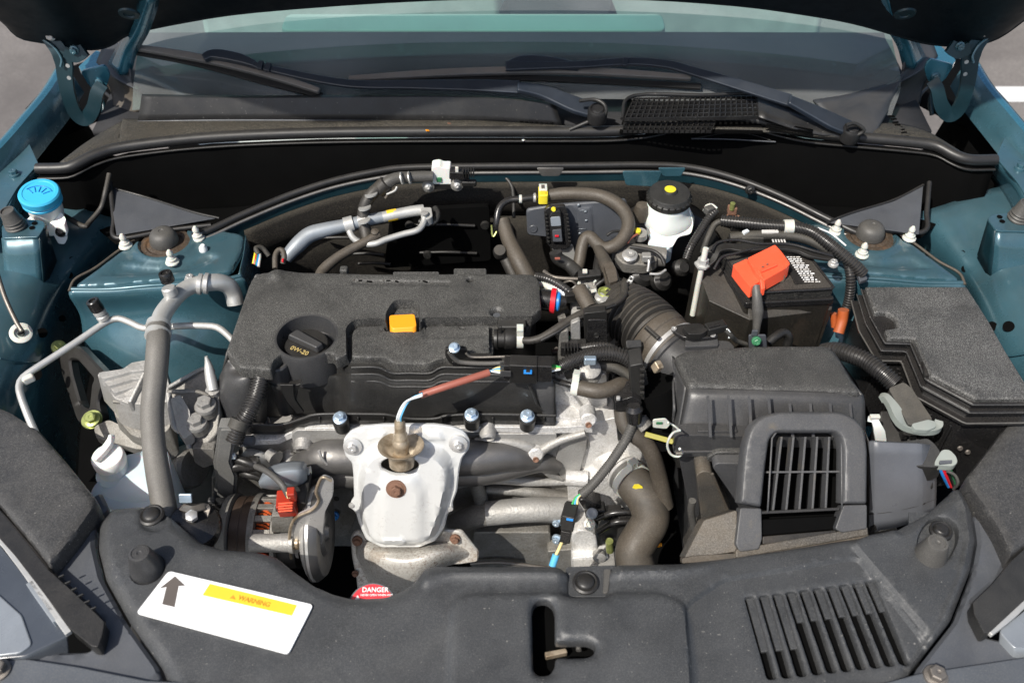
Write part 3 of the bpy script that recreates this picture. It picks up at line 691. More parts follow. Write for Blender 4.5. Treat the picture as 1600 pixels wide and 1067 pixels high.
for k in range(2):
    c = H(204 if k == 0 else 1412, 20 if k == 0 else 14, .33)
    p = Y(202 if k == 0 else 1414, 21, .2)
    lathe('hood_plug', p, (0,-.8,-.6), [(.001,0),(.016,0),(.015,.003),(.009,.003),(.008,.001),(.001,.001)], 'teal_dark', hood)
for side in (-1, 1):
    X = (lambda x: x) if side < 0 else (lambda x: 1616-x)
    yo = 0 if side < 0 else -6
    q = lambda x, y, d=.27: Y(X(x), y+yo, d)
    arm = ribbon('hinge_arm', [q(62,48,.30),q(75,58,.295),q(92,78,.285),q(100,98,.28),q(102,120,.275),q(107,148,.27),q(118,176,.27),q(133,186,.27),q(146,170,.27),q(152,145,.275),q(160,132,.285)],
        [.020,.026,.030,.026,.024,.024,.024,.024,.022,.020], .006, 'teal_dark', hood, up=(0,-1,.3), bev=.0015)
    tube('hinge_edge', [q(60,44,.292),q(56,52,.292),q(64,60,.29),q(84,74,.282),q(96,92,.275),q(95,105,.27)], .0022, 'teal', arm)
    bolt(q(79,56,.284), (0,-1,.1), .0085, arm, 'steel'); bolt(q(116,79,.272), (0,-1,.1), .008, arm, 'teal')
    for hx, hy in ((106,103),(108,122)): lathe('arm_hole', q(hx,hy,.265), (0,-1,0), [(.001,0),(.0035,0),(.0035,.001),(.001,.001)], 'steel', arm, n=12)
    ribbon('hinge_mount', [q(102,80,.275),q(118,86,.275),q(133,78,.28)], [.018,.024,.02], .012, 'teal_dark', hood, up=(0,-1,.3))

# ================================================================ cowl cover
cowl = T('cowl_cover', 'black dusty plastic cowl cover below the windshield with grille', 'cowl cover', (0,.2,.05))
bk_ = [(95,256,.056),(140,222,.058),(195,190,.060),(215,188,.066),(450,187,.067),(700,189,.067),(880,199,.066),(985,205,.066),(1180,203,.066),(1290,212,.064),(1380,195,.062),(1440,205,.058),(1495,236,.056)]
sp_ = [SEAL[1]]+[H(*p) for p in ((128,254,.056),(180,234,.061),(220,226,.062),(450,210,.063),(700,206,.063),(880,206,.063),(985,204,.064),(1160,206,.066),(1290,214,.063),(1380,222,.061),(1450,226,.060),(1500,247,.055))]
sheet('cowl_shelf', [sp_, [a.lerp(b, .5)+Vector((0,0,.003)) for a, b in zip(sp_, [H(*p) for p in bk_])], [H(*p) for p in bk_]], 'cowl', cowl, nu=6, nv=4, th=.003)
# upright face behind the shelf
lo_ = [(216,190),(330,188),(450,188),(600,189),(700,190),(800,194),(880,200)]; hi_ = [(222,153),(330,155),(450,155),(600,154),(700,154),(800,158),(868,166)]
sheet('cowl_upright', [[Y(x,y,.226) for x,y in lo_], [Y(x,y,.240) for x,y in hi_], [Y(x,y-3,.250) for x,y in hi_]], 'cowl_fresh', cowl, nu=6, nv=3, linv=True, th=.003, bev=0)
tube('cowl_edge_highlight', [Y(x,y-1,.241) for x,y in hi_], .0020, 'lamp_top', cowl, step=.01); tube('cowl_edge_highlight', [Y(x,y+.5,.224) for x,y in lo_], .0020, 'side_panel', cowl, step=.01)  # paler tubes paint the highlight along both edges of the upright face
for r_ in range(2):
    for k in range(7):
        x = 812+k*8; y = 190+r_*5+(k*.4)
        mk('slot', [H(x,y,.0688),H(x+5,y+.3,.0688),H(x+5,y+2.8,.0688),H(x,y+2.5,.0688)], [(0,1,2,3)], 'felt', cowl, solid=.0012)
# vent grille right: frame, bars
gt = [(985,150),(1178,147),(1285,192),(1290,207),(1190,206),(975,205)]
g0 = LH(.088, (988,152),(1180,149),(1186,181),(975,184))
prism('grille_well', LH(.07,(982,152),(1186,148),(1192,206),(968,206)), (0,0,-.004), 'felt', cowl, 0)
def bil(q, u, v): return (q[3].lerp(q[2], u)).lerp(q[0].lerp(q[1], u), v)
gq = LH(.094, (990,154),(1182,150),(1186,182),(976,185))
for k in range(25):
    a, b = bil(gq, k/24, 0), bil(gq, k/24, 1); mk('slat', *boxd(a-Vector((.0009,0,0)), Vector((.0018,0,0)), b-a, Vector((0,0,-.007)), 0), 'black', cowl, smooth=False)
for k in range(6):
    a, b = bil(gq, 0, k/5), bil(gq, 1, k/5); mk('crossbar', *boxd(a, b-a, Vector((0,.0018,0)), Vector((0,0,-.006)), 0), 'cowl_fresh', cowl, smooth=False)
gq2 = LH(.080, (976,186),(1120,186),(1110,204),(972,204))
for k in range(18):
    a, b = bil(gq2, k/17, 0), bil(gq2, k/17, 1); mk('slat', *boxd(a, Vector((.0016,0,0)), b-a, Vector((0,0,-.005)), 0), 'black', cowl, smooth=False)
for k in range(4):
    a, b = bil(gq2, 0, k/3), bil(gq2, 1, k/3); mk('crossbar', *boxd(a, b-a, Vector((0,.0016,0)), Vector((0,0,-.005)), 0), 'cowl_fresh', cowl, smooth=False)
tube('grille_rim', [H(972,186,.088),H(988,150,.096),H(1100,149,.098),H(1182,147,.098),H(1250,172,.085),H(1300,196,.072),H(1350,212,.066)], .003, 'cowl_fresh', cowl, smoothing=4)
sheet('grille_slope', [LH(.097,(1184,149),(1186,182)), [H(1255,176,.083),H(1250,204,.075)], [H(1340,207,.07),H(1290,212,.068)]], 'cowl_fresh', cowl, nu=3, nv=5, lin=False, th=.003)
for k in range(4): mk('slot', [H(1196+k*2,189+k*4,.083-k*.002),H(1270,203+k*3,.074),H(1270,205+k*3,.074),H(1196,191+k*4,.083-k*.002)], [(0,1,2,3)], 'felt', cowl, solid=.001)
# right hand trim between glass and cowl
tg = [[H(*p) for p in ((1270,158,.085),(1330,148,.088),(1390,130,.092),(1418,108,.10))], [H(*p) for p in ((1300,190,.072),(1345,190,.072),(1372,170,.078),(1402,136,.09))], [H(*p) for p in ((1330,214,.066),(1362,212,.064),(1380,186,.066),(1392,160,.07))]]
sheet('corner_trim', tg, 'trim_dark', cowl, nu=5, nv=5, th=.003)
for k in range(9):
    mk('slot', [H(1388+k*3.2,182+k*4.2,.0655),H(1397+k*3.2,181+k*4.2,.0655),H(1398+k*3.2,183.4+k*4.2,.0655),H(1389+k*3.2,184.4+k*4.2,.0655)], [(0,1,2,3)], 'felt', cowl, solid=.001)
seal = tube('cowl_seal', SEAL, .0092, 'seal', None, n=14, smoothing=6, step=.006)
tag(seal, 'long black rubber seal along the front edge of the cowl', 'rubber seal')
tb = tube('seal_bead', [p+Vector((0,-.009,-.013)) for p in SEAL], .0022, 'black', seal, n=8, smoothing=6, step=.01)
# crumbs on the shelf
for x, y, m_ in ((668,205,'orange'),(702,194,'rust'),(818,220,'white_pl')):
    tag(block('dry_leaf', H(x,y,.070 if y < 210 else .052)+Vector((0,0,.001)), (.006,.004,.0015), m_, None, rot=(10,20,random.uniform(0,90)), bev=.0005), {'orange':'tiny orange leaf scrap lying on the cowl seal','rust':'tiny brown leaf scrap on the cowl shelf','white_pl':'tiny white crumb below the cowl seal'}[m_], 'leaf scrap' if m_ != 'white_pl' else 'crumb')

# ================================================================ wipers
def WL(px, py, lift): return WS(px, py, .53, .262, .098+lift*1.1)
def wiper(name, lab, tip, jtip, hook, arm, base, pivot, spoiler, hosepts):
    t = T(name, lab, 'wiper', H(*pivot))
    ribbon('blade_rubber', [WL(x,y,.004) for x,y in spoiler[1]], .010, .006, 'wiper_rubber', t, up=(0,-.5,.85))
    ribbon('blade', [WL(x,y,.014) for x,y in spoiler[0]], [.010,.014,.014,.014,.010], .010, 'blade_metal', t, up=(0,-.5,.85), bev=.003)
    h_ = ribbon('blade_holder', [WL(x,y,.026) for x,y in hook], [.014,.018,.018,.012], .012, 'wiper', t, up=(0,-.5,.85), bev=.003)
    a_ = ribbon('arm', [WL(x,y,.030) for x,y in arm[0]], arm[1], .007, 'wiper', t, up=(0,-.5,.85), bev=.002)
    for x, y in jtip: ribbon('arm_clip', [WL(x-4,y-.5,.034), WL(x+4,y+.5,.034)], .015, .008, 'wiper', a_, up=(0,-.5,.85), bev=.001)
    b_ = ribbon('arm_base', [H(*p) for p in base], [.018,.026,.032,.030], .010, 'wiper', t, up=(0,-.3,.95), bev=.003)
    lathe('pivot_cap', H(*pivot), (0,-.2,1), [(.001,-.02),(.016,-.02),(.0165,0),(.014,.004),(.012,.004),(.011,.002),(.009,.005),(.001,.005)], 'cowl_fresh', t)
    if hosepts: tube('washer_hose', [H(*p) for p in hosepts], .0030, 'cover_wall', t)
    return t
wiper('wiper', 'long wiper with its blade reaching the left windshield corner', None, [(407,103),(419,106)], [(318,92),(335,86),(372,92),(400,102)],
      ([(395,101),(430,110),(540,131),(640,133),(730,134),(812,137)], [.010,.013,.014,.016,.020,.024]),
      [(808,137,.125),(850,145,.115),(900,165,.10),(945,178,.088)], (934,173,.104), 
      ([(206,74),(260,82),(330,95),(420,117),(500,143)], [(214,82),(280,94),(340,108),(420,130),(503,150)]),
      [(905,158,.12),(930,156,.12),(945,165,.115),(945,180,.10),(925,188,.085),(890,203,.07)])
wiper('wiper', 'second wiper with its arm ending under the cowl at right', None, [(977,98)], [(795,103),(815,96),(850,97),(905,105)],
      ([(790,104),(900,102),(985,97),(1040,101),(1075,110),(1160,135),(1235,158)], [.018,.013,.013,.014,.016,.020,.022]),
      [(1232,157,.115),(1270,175,.10),(1300,190,.088),(1335,205,.075)], (1332,203,.082),
      ([(545,124),(650,117),(760,112),(900,111),(1080,122)], [(560,133),(700,125),(800,122),(950,128),(1095,136)]),
      [(1322,196,.10),(1335,193,.10),(1350,203,.09),(1340,211,.08),(1325,212,.075)])
# ================================================================ valve cover
vc = T('engine_cover', 'dusty dark grey plastic valve cover on top of the engine', 'engine cover', H(600,560,-.02))
hc = H(479,524,.02); ROUND = lambda c, r, n=28: [c+Vector((math.cos(2*math.pi*k/n)*r, math.sin(2*math.pi*k/n)*r, 0)) for k in range(n)]
vo = LH(.02, (388,447),(396,432),(408,426),(426,424),(440,421),(470,425),(600,428),(755,427),(833,428),(842,436),(845,470),(846,482),(826,498),(818,512),(772,512),(770,552),(720,553),(692,553),(668,563),(618,563),(598,553),(545,552),(524,562),(520,552),(440,552),(428,562),(423,578),(374,574),(353,548))
vo = rc(vo, .004, 3)
emb = rc(LH(.02, (603,512),(602,490),(610,476),(618,468),(648,468),(656,476),(656,512)), .006, 4)
deck = rc(LH(.02, (541,560),(540,512),(552,499),(601,497),(602,505),(657,505),(660,498),(664,496),(780,494),(850,494),(850,600),(541,600)), .006, 4)
deck2 = rc(LH(.02, (547,560),(547,514),(556,504),(601,502),(601,511),(657,511),(659,502),(766,500),(766,600),(547,600)), .006, 4)
panel = rc(LH(.012, (660,505),(764,503),(765,528),(660,530)), .003, 3)
bh = H(776,487,.02)
rh = LH(.02, (350,600),(350,572),(398,577),(405,566),(416,566),(423,580),(430,600))
top = relief('cover_top', vo, .02, 'cover', vc, holes=[ROUND(hc, .0405), ROUND(H(734,437,.02), .0045, 12), ROUND(bh, .006, 16)],
    feats=[(deck, .0022, -.017), (deck2, .0022, .010), (emb, .003, -.016), (panel, .002, -.0015),
           (rc(LH(.02, (548,445),(705,447),(705,438),(548,436)), .003, 2), .003, -.002), (ROUND(H(776,487,.02), .011, 20), .003, -.003),
           (ROUND(H(397,427,.02), .009, 16), .003, .004), (ROUND(H(432,430,.02), .016, 16), .012, .006)], sp=.008, skirt=.016, rnd=.0035, fine=.003)
lathe('cover_screw', bh+Vector((0,0,-.011)), (0,0,1), [(.0055,0),(.0055,.004),(.003,.0045),(.001,.004)], 'side_panel', vc, n=16)
for x0, x1, y0 in ((614,686,424),(709,760,419)): prism('rear_tab', rc(LH(.018,(x0,y0),(x1,y0),(x1,y0+14),(x0,y0+14)), .002, 2), (0,0,-.02), 'cover', vc, .0015)
block('rear_hook', H(538,424,.018), (.012,.012,.014), 'cover', vc, bev=.003)
for k, (x, s) in enumerate(((552,5),(563,4),(577,6),(597,7),(607,5),(620,4),(640,6),(655,3),(664,6),(684,4),(702,3))):   # leaf litter in the shallow groove
    block('grit', H(x,437+(k % 3)*1.5,.0188), (s*.0013,.0026,.0016), 'felt' if k % 3 else 'batt_case', vc, rot=(0,0,random.uniform(-30,30)), bev=.0004)
# filler well and cap
well = lathe('filler_well', hc+Vector((0,0,-.055)), (0,0,1), [(.0465,0),(.0465,.050),(.0445,.0545),(.0425,.0548),(.0405,.054),(.0385,.035),(.0365,.028),(.0345,.027),(.0345,.018),(.001,.018)], 'air_box', vc, n=48)
oc = T('oil_filler', 'black screw-on oil filler cap with yellow marking', 'filler cap', hc+Vector((0,0,-.030)))
cb = hc+Vector((-.001,-.006,-.019))
lathe('cap_disc', cb, (0,-.05,1), [(.030,-.01),(.030,.006),(.0285,.008),(.001,.008)], 'black', oc, n=36, bumps=None)
gx = Vector((.86,-.42,0)); gy = Vector((.42,.86,0))
gp = [cb+gx*a+gy*b+Vector((0,0,.008+z)) for a, b, z in ((-.027,-.004,.011),(.024,-.008,.011),(.027,.004,.011),(-.022,.012,.011))]
prism('cap_grip', gp, (0,0,-.011), 'air_box', oc, .0025, taper=.10)
text('cap_marking', '0W-20', cb+gx*(-.001)+gy*(-.0155)+Vector((0,0,.0084)), gx, gy, .0100, 'cap_print', oc)
# small socket in front of the well
lathe('cover_socket', H(436,584,-.018), (0,0,1), [(.0145,-.022),(.0165,-.02),(.0165,.021),(.015,.023),(.0115,.023),(.0105,.008),(.001,.008)], 'air_box', vc, n=32)
lathe('socket_stem', H(438,604,-.036), (0,0,1), [(.001,-.05),(.011,-.05),(.012,.004),(.0135,.006),(.0135,.011),(.012,.014),(.001,.014)], 'cover_wall', vc, n=24)
# front wall in steps
xs = [442,505,530,549,590,612,640,672,690,722,800,868]
def row(y, bump, xo=0): return [(x+xo, y+bump*(1 if 600 < x < 680 else 0)) for x in xs]
bk_ = lambda x: .022 if x < 535 else 0.
wr = [[H(x,y,-.001)+Vector((0,bk_(x),0)) for x,y in row(556,6)], [H(x,y,-.002)+Vector((0,bk_(x),0)) for x,y in row(562,8)]]
wr += [[Y(x,y,yy+bk_(x)) for x,y in row(py_, b_)] for py_, b_, yy in ((573,8,-.279),(576,9,-.287),(583,9,-.288),(587,9,-.296),(593,8,-.298),(640,6,-.303),(648,5,-.305))]
sheet('cover_front', wr, 'cover_wall', vc, nu=6, nv=2, linv=True, th=.004)
for py_, b_, yy in ((574,9,-.288),(585,9,-.2965),(596,8,-.2985)):  # paler tubes painted in as light catching the step edges
    tube('ledge_highlight', [Y(x,y,yy) for x,y in row(py_, b_)[3:]], .0014, 'lamp_top', vc, n=8, step=.006)
# flange above the gasket, its raised lip
fl = [(392,664),(440,664),(472,655),(500,648),(590,648),(612,650),(640,655),(680,655),(700,650),(760,648),(868,650)]
sheet('cover_flange', [[Y(x,y,-.300) for x,y in fl], [Y(x,y,-.312) for x,y in fl], [Y(x,y+14,-.313) for x,y in fl]], 'black', vc, nu=6, nv=2, linv=True, th=.004)
tube('flange_lip', [Y(x,y-1,-.312) for x,y in fl], .0022, 'cover_wall', vc, step=.008)
for x in (420,500,560,600,690,770,850): block('flange_rib', Y(x,656,-.3145), (.0018,.003,.012), 'cover_wall', vc, bev=.0005)
# right shoulder of the cover with its slanted rib
sheet('cover_shoulder', [[Y(822,588,-.292),Y(845,590,-.296),Y(866,592,-.300)], [Y(838,618,-.306),Y(852,618,-.308),Y(866,618,-.309)], [Y(846,640,-.310),Y(856,640,-.3115),Y(866,640,-.3115)], [Y(850,665,-.3125),Y(858,665,-.314),Y(866,665,-.314)]], 'air_box', vc, nu=3, nv=4, th=.003)
tube('shoulder_rib', LY(-.309,(822,592),(832,612),(840,632),(848,640),(862,641)), .0022, 'cover_wall', vc)
# bulging timing end of the cover
tim = [[Y(356,562,-.262),Y(378,576,-.268),Y(410,578,-.272),Y(424,578,-.262)],
       [Y(342,590,-.262),Y(356,592,-.285),Y(392,590,-.290),Y(424,592,-.262)],
       [Y(338,620,-.262),Y(350,622,-.296),Y(392,622,-.300),Y(424,622,-.262)],
       [Y(342,648,-.262),Y(356,652,-.300),Y(392,656,-.304),Y(424,652,-.262)],
       [Y(352,672,-.262),Y(362,676,-.302),Y(392,678,-.306),Y(424,668,-.262)]]
sheet('timing_bulge', tim, 'air_box', vc, nu=6, nv=6, th=.004)
sheet('cover_side', [[Y(353,552,-.262),Y(372,500,-.2)], [Y(340,620,-.262),Y(360,570,-.2)], [Y(352,672,-.262),Y(372,640,-.2)]], 'cover_wall', vc, nu=3, nv=3, th=.004)
prism('cover_rib', LY(-.306,(450,604),(470,600),(462,618)), (0,.01,0), 'black', vc, .001)
ribbon('cover_clip_strap', LY(-.308,(448,600),(454,622),(470,644)), [.018,.012,.010], .004, 'black', vc, up=(0,-1,0))
# rear and right side walls
prism('cover_body', LH(-.001, (545,440),(835,440),(838,480),(812,515),(768,535),(545,540)), (0,-.012,-.11), 'cover_wall', vc, .003)
prism('cover_body', LH(.006, (392,436),(545,436),(545,478),(420,478),(420,520),(418,560),(380,560)), (0,-.004,-.12), 'cover_wall', vc, .003)
for x, y in ((532,650),(737,645),(824,647)):
    p = Y(x,y,-.317)
    lathe('bolt_bushing', p+Vector((0,-.001,-.024)), (0,-.15,1), [(.0105,0),(.0112,.012),(.0118,.022),(.0105,.024),(.001,.024)], 'black', vc, n=22)
    bolt(p+Vector((0,-.004,.001)), (0,-.25,1), .0098, vc, 'zinc_b')
# dipstick handle
dip = tag(prism('dipstick_handle', rc(LH(.018,(608,492),(648,490),(651,508),(646,511),(613,513),(609,508)), .004, 4), (0,-.006,-.010), 'orange', None, .0018, seg=3), 'orange plastic dipstick handle in the notch of the engine cover', 'dipstick handle')
# breather joint on the right end of the cover
bj = T('breather_joint', 'black breather union with spring clip at the end of the engine cover', 'hose union', H(790,550,0))
a = H(772,530,.0); bx = Vector((1,0,0))
lathe('union_body', a, bx, [(.001,0),(.014,0),(.0145,.004),(.0125,.006),(.0125,.014),(.0150,.016),(.0155,.024),(.0135,.030),(.0115,.034),(.0115,.040),(.001,.040)], 'black', bj, n=28)
block('union_tab', a+Vector((.009,-.0,.018)), (.004,.004,.014), 'cover_wall', bj, bev=.001)
clamp(a+Vector((.036,0,0)), bx, .0118, 'clip_white', bj, 'spring_clip')
block('union_boss', H(800,508,.008), (.04,.02,.012), 'cover_wall', bj, bev=.003)
# bracket with blue-capped bolt on the front of the cover
bk = T('cable_bracket', 'black wire bracket with blue bolt in front of the engine cover', 'bracket', H(730,560,-.02))
prism('bracket_plate', rc(LY(-.281,(696,545),(728,545),(732,556),(770,556),(772,575),(730,578),(702,568),(695,556)), .004, 3), (0,.006,0), 'black', bk, .0015)
prism('bracket_arm', rc(LY(-.283,(705,565),(760,577),(860,577),(860,590),(750,592),(712,582)), .004, 3), (0,.01,0), 'gloss_black', bk, .002)
tube('bracket_rod', LY(-.292,(702,550),(710,560),(722,566),(760,568),(800,566),(818,564)), .0032, 'rubber_grey', bk)
tube('bracket_rod', LY(-.288,(728,552),(740,558),(790,557),(815,558)), .0016, 'steel_dark', bk)
bolt(Y(710,543,-.288), (0,-.4,1), .0075, bk, 'zinc_b')

# ================================================================ engine block and head
en = T('engine_block', 'cast aluminium engine block and cylinder head under the cover', 'engine', H(700,880,-.3))
gas = [(372,690),(392,688),(432,687),(452,677),(480,669),(590,668),(640,674),(700,670),(760,667),(870,668),(915,665),(926,668),(926,676),(870,677),(760,675),(700,678),(640,682),(590,676),(482,677),(456,685),(436,694),(392,696),(374,699)]
prism('head_gasket', LY(-.316,*gas), (0,.02,0), 'alu_bright', en, .001)
prism('cylinder_head', rc(LY(-.309,(378,692),(452,680),(600,672),(700,672),(918,668),(922,700),(900,716),(700,712),(600,710),(470,706),(440,716),(380,722)), .004, 2), (0,.12,0), 'alu', en, .003)
prism('head_lower', rc(LY(-.302,(372,700),(920,690),(900,760),(885,800),(700,800),(470,770),(372,745)), .006, 2), (0,.14,0), 'alu_dark', en, .003)
prism('block_casting', rc(LY(-.29,(330,745),(900,740),(985,790),(1000,905),(740,905),(330,890)), .006, 2), (0,.25,0), 'alu_dark', en, .004)
for x0, x1, y0, y1 in ((455,560,672,706),(640,700,676,700),(760,870,678,700)):
    prism('head_panel', rc(LY(-.318,(x0,y0+6),(x0+8,y0),(x1,y0),(x1,y1),(x0+4,y1-2)), .003, 2), (0,.01,0), 'alu', en, .002)
# manifold runners
for nm, pts, r in (('runner', ((452,748,-.315),(475,728,-.325),(510,714,-.335),(570,716,-.335)), [.018,.022,.025,.025]),
                   ('runner', ((470,760,-.32),(520,742,-.33),(585,740,-.335)), [.015,.02,.022]),
                   ('runner', ((690,716,-.335),(750,714,-.332),(800,712,-.325),(850,722,-.315)), [.026,.026,.022,.014]),
                   ('runner', ((690,736,-.335),(760,734,-.33),(835,722,-.32),(870,728,-.312)), [.022,.022,.018,.012])):
    tube(nm, [Y(*p) for p in pts], r, 'manifold', en, n=20)
tube('weld_bead', [Y(*p) for p in ((498,704,-.352),(503,716,-.356),(512,726,-.356))], .0022, 'steel', en)
# bosses and plugged holes
for x, y, r, yy in ((474,697,.0125,-.322),(762,679,.0115,-.322),(450,727,.010,-.325)):
    b0 = Y(x,y,yy)
    lathe('boss', b0+Vector((0,.03,.012)), (0,-1,-.4), [(r*.9,0),(r,.02),(r,.036),(r*.8,.039),(r*.75,.037),(r*.45,.037),(r*.4,.03),(.001,.03)], 'alu', en, n=24)
for x, y in ((837,714),(919,660)):
    b0 = Y(x,y,-.328)
    lathe('lug', b0+Vector((0,.02,0)), (0,-1,.3), [(.0115,0),(.011,.022),(.009,.024),(.001,.024)], 'alu_bright', en, n=24)
    lathe('rusted_plug', b0+Vector((0,-.004,.001)), (0,-1,.3), [(.0042,0),(.0042,.003),(.002,.0025),(.001,.001)], 'rust', en, n=14)
tube('cast_web', [Y(*p) for p in ((915,676,-.318),(870,690,-.318),(840,712,-.322),(856,738,-.318),(878,748,-.312))], [.005,.006,.008,.006,.004], 'alu', en)
tube('cast_web', [Y(*p) for p in ((742,690,-.318),(790,690,-.318),(830,700,-.32),(837,714,-.322))], [.006,.007,.008,.008], 'alu', en)
tube('cast_tube', [Y(*p) for p in ((884,746,-.32),(918,748,-.322))], .0115, 'alu_bright', en, n=20)
prism('end_plate', rc(LY(-.313,(880,676),(918,674),(916,700),(902,752),(880,752),(866,728),(872,706)), .004, 3), (0,.05,0), 'alu', en, .003)
# transmission side casting
prism('side_casting', rc(LY(-.306,(918,664),(962,652),(966,690),(992,702),(1003,740),(1012,800),(900,800),(886,752),(912,716)), .005, 3), (0,.14,0), 'alu_bright', en, .004)
prism('side_casting_lower', rc(LY(-.325,(886,752),(960,744),(1000,780),(1005,812),(890,815)), .005, 3), (0,.1,0), 'alu_bright', en, .004)
prism('bell_rim', rc(LY(-.312,(980,700),(1002,706),(1018,740),(1010,760),(990,735)), .004, 3), (0,.04,0), 'alu_bright', en, .003)
prism('chain_case', rc(LY(-.282,(854,596),(884,590),(902,584),(948,584),(950,644),(924,664),(874,664),(866,640)), .006, 3), (0,.018,0), 'alu_bright', en, .004)
prism('case_rib', LY(-.290,(872,600),(880,598),(924,654),(916,660)), (0,.02,0), 'alu_bright', en, .002)
prism('case_foot', rc(LY(-.306,(868,650),(900,655),(926,652),(930,668),(870,668)), .004, 3), (0,.06,0), 'alu_bright', en, .003)
lathe('case_port', Y(922,572,-.286)+Vector((0,0,-.01)), (0,-.5,1), [(.016,-.02),(.017,0),(.014,.004),(.014,.012),(.010,.014),(.001,.014)], 'alu', en, n=24)
block('port_clip', Y(922,563,-.30), (.016,.008,.012), 'zinc_b', en, bev=.002)
# water pipe and lower castings
tube('water_pipe', [Y(*p) for p in ((706,822,-.34),(745,806,-.335),(800,798,-.33),(895,798,-.325))], [.017,.0185,.0185,.0185], 'alu_dark', en, n=22)
tube('water_pipe_cast', [Y(*p) for p in ((760,802,-.337),(830,796,-.335),(897,796,-.33))], .0188, 'alu', en, n=22)
for x in (748,):
    tube('pillar_cast', [Y(*p) for p in ((742,752,-.315),(750,775,-.318),(754,800,-.32))], .011, 'alu_dark', en)
tube('rib_cast', [Y(*p) for p in ((700,760,-.31),(760,748,-.316),(840,752,-.312),(890,752,-.31))], [.006,.008,.008,.005], 'alu', en)
tube('rib_cast', [Y(*p) for p in ((760,765,-.308),(830,768,-.31),(885,780,-.31))], [.006,.009,.012], 'alu_dark', en)
prism('lower_bracket', rc(LY(-.36,(893,835),(905,828),(920,830),(932,838),(935,868),(960,870),(962,900),(893,900)), .004, 2), (0,.06,0), 'alu_bright', en, .003)
prism('lower_bracket_rib', rc(LY(-.372,(893,872),(950,868),(953,884),(893,888)), .003, 2), (0,.02,0), 'alu_bright', en, .002)
lathe('bracket_boss', Y(936,864,-.368), (0,-1,.2), [(.010,0),(.010,.010),(.006,.012),(.001,.012)], 'alu', en, n=18)
prism('bracket_foot', rc(LY(-.385,(895,886),(962,884),(962,900),(895,902)), .002, 2), (0,.04,0), 'alu', en, .002)
prism('side_bracket', rc(LY(-.352,(855,862),(895,858),(893,900),(857,900)), .003, 2), (0,.03,0), 'alu_dark', en, .002)
prism('sump_casting', rc(LY(-.335,(740,832),(860,832),(862,905),(735,905)), .004, 2), (0,.1,0), 'alu_dark', en, .003)
tube('sump_edge', LY(-.345,(735,880),(780,878),(840,885),(880,890)), .003, 'steel_dark', en)
for x, y in ((870,815),(870,842)): bolt(Y(x,y,-.35), (-.4,-1,.3), .008, en, 'zinc_b')
prism('left_casting', rc(LY(-.335,(506,768),(548,760),(560,800),(545,835),(525,842),(512,826)), .006, 3), (0,.06,0), 'alu_dark', en, .005)
bolt(Y(522,806,-.343), (0,-1,.3), .0075, en, 'blue'); 
lathe('cast_hole', Y(526,779,-.337), (0,-1,.2), [(.001,0),(.004,0),(.004,.001),(.001,.001)], 'black', en, n=14)
# solenoid and sensor at the left end of the head
so_ = T('oil_control_valve', 'silver oil control valve at the left end of the cylinder head', 'valve', Y(400,740,-.33))
lathe('valve_can', Y(388,716,-.322), (.8,-.5,.3), [(.001,0),(.0145,0),(.0155,.004),(.0155,.026),(.013,.029),(.013,.034),(.001,.034)], 'pipe', so_, n=24)
lathe('valve_plug', Y(382,688,-.322), (1,-.1,.1), [(.001,0),(.007,0),(.0075,.012),(.006,.014),(.001,.014)], 'side_panel', so_, n=18)
lathe('valve_neck', Y(420,708,-.325), (.7,-.6,0), [(.001,0),(.008,0),(.010,.014),(.012,.016),(.001,.016)], 'alu', so_, n=18)
lathe('valve_connector', Y(398,724,-.345), (-1,-.1,-.15), [(.001,-.008),(.010,-.006),(.0115,0),(.0115,.012),(.008,.02),(.008,.03),(.001,.03)], 'gloss_black', so_, n=20)
for k in range(3): tube('coolant_hose', [Y(362,714+k*9,-.34+k*.004), Y(385,722+k*9,-.348), Y(405,730+k*7,-.35), Y(420,742+k*4,-.35)], .0068, 'black', so_)
block('valve_clip', Y(364,712,-.348), (.008,.006,.010), 'frosted', so_, bev=.002)

# ================================================================ heat shields
hp = Plane(Y(540,668,-.352), Y(730,668,-.352), Y(630,856,-.425))
hs = T('exhaust_heat_shield', 'silvery white pressed heat shield bolted in front of the engine', 'heat shield', hp.w(630,850))
so1 = rc(hp.l((536,700),(537,686),(548,674),(566,667),(600,664),(680,664),(708,668),(726,676),(734,690),(733,702),(722,716),(718,732),(714,768),(707,786),(708,798),(700,802),(694,826),(680,846),(655,856),(596,856),(572,844),(560,818),(555,800),(546,794),(548,784),(553,778),(552,744),(550,724),(540,714)), .004, 3)
b1 = rc(hp.l((560,800),(558,745),(564,712),(580,694),(605,688),(655,688),(690,696),(708,716),(710,745),(700,790),(682,838),(655,848),(600,848),(574,838)), .012, 4)
b2 = rc(hp.l((585,840),(588,750),(600,722),(655,722),(672,750),(672,840)), .012, 4)
nk = [hp(627,716)+Vector((math.cos(t)*.0255, math.sin(t)*.0125, 0)) for t in [k*math.pi/12 for k in range(24)]]
pr = rc(hp.l((598,830),(602,822),(634,822),(640,830),(634,838),(602,838)), .004, 3)
dl = rc(hp.l((572,690),(578,672),(606,672),(604,690)), .006, 3); dr_ = rc(hp.l((664,690),(662,672),(690,672),(700,690)), .006, 3)
relief('shield_face', so1, .0, 'shield', hs, holes=[nk], feats=[(b1, .012, .020), (b2, .016, .007), (pr, .003, .003), (dl, .006, .004), (dr_, .006, .004)], sp=.008, skirt=.004, rnd=.002, plane=hp)
for x, y in ((551,697),(716,693)):
    p = hp.w(x,y,.002); lathe('bolt_washer', p, hp.N, [(.0125,0),(.0125,.0018),(.0085,.003),(.001,.003)], 'steel', hs, n=24); bolt(p+hp.N*.002, hp.N, .0085, hs, 'steel')
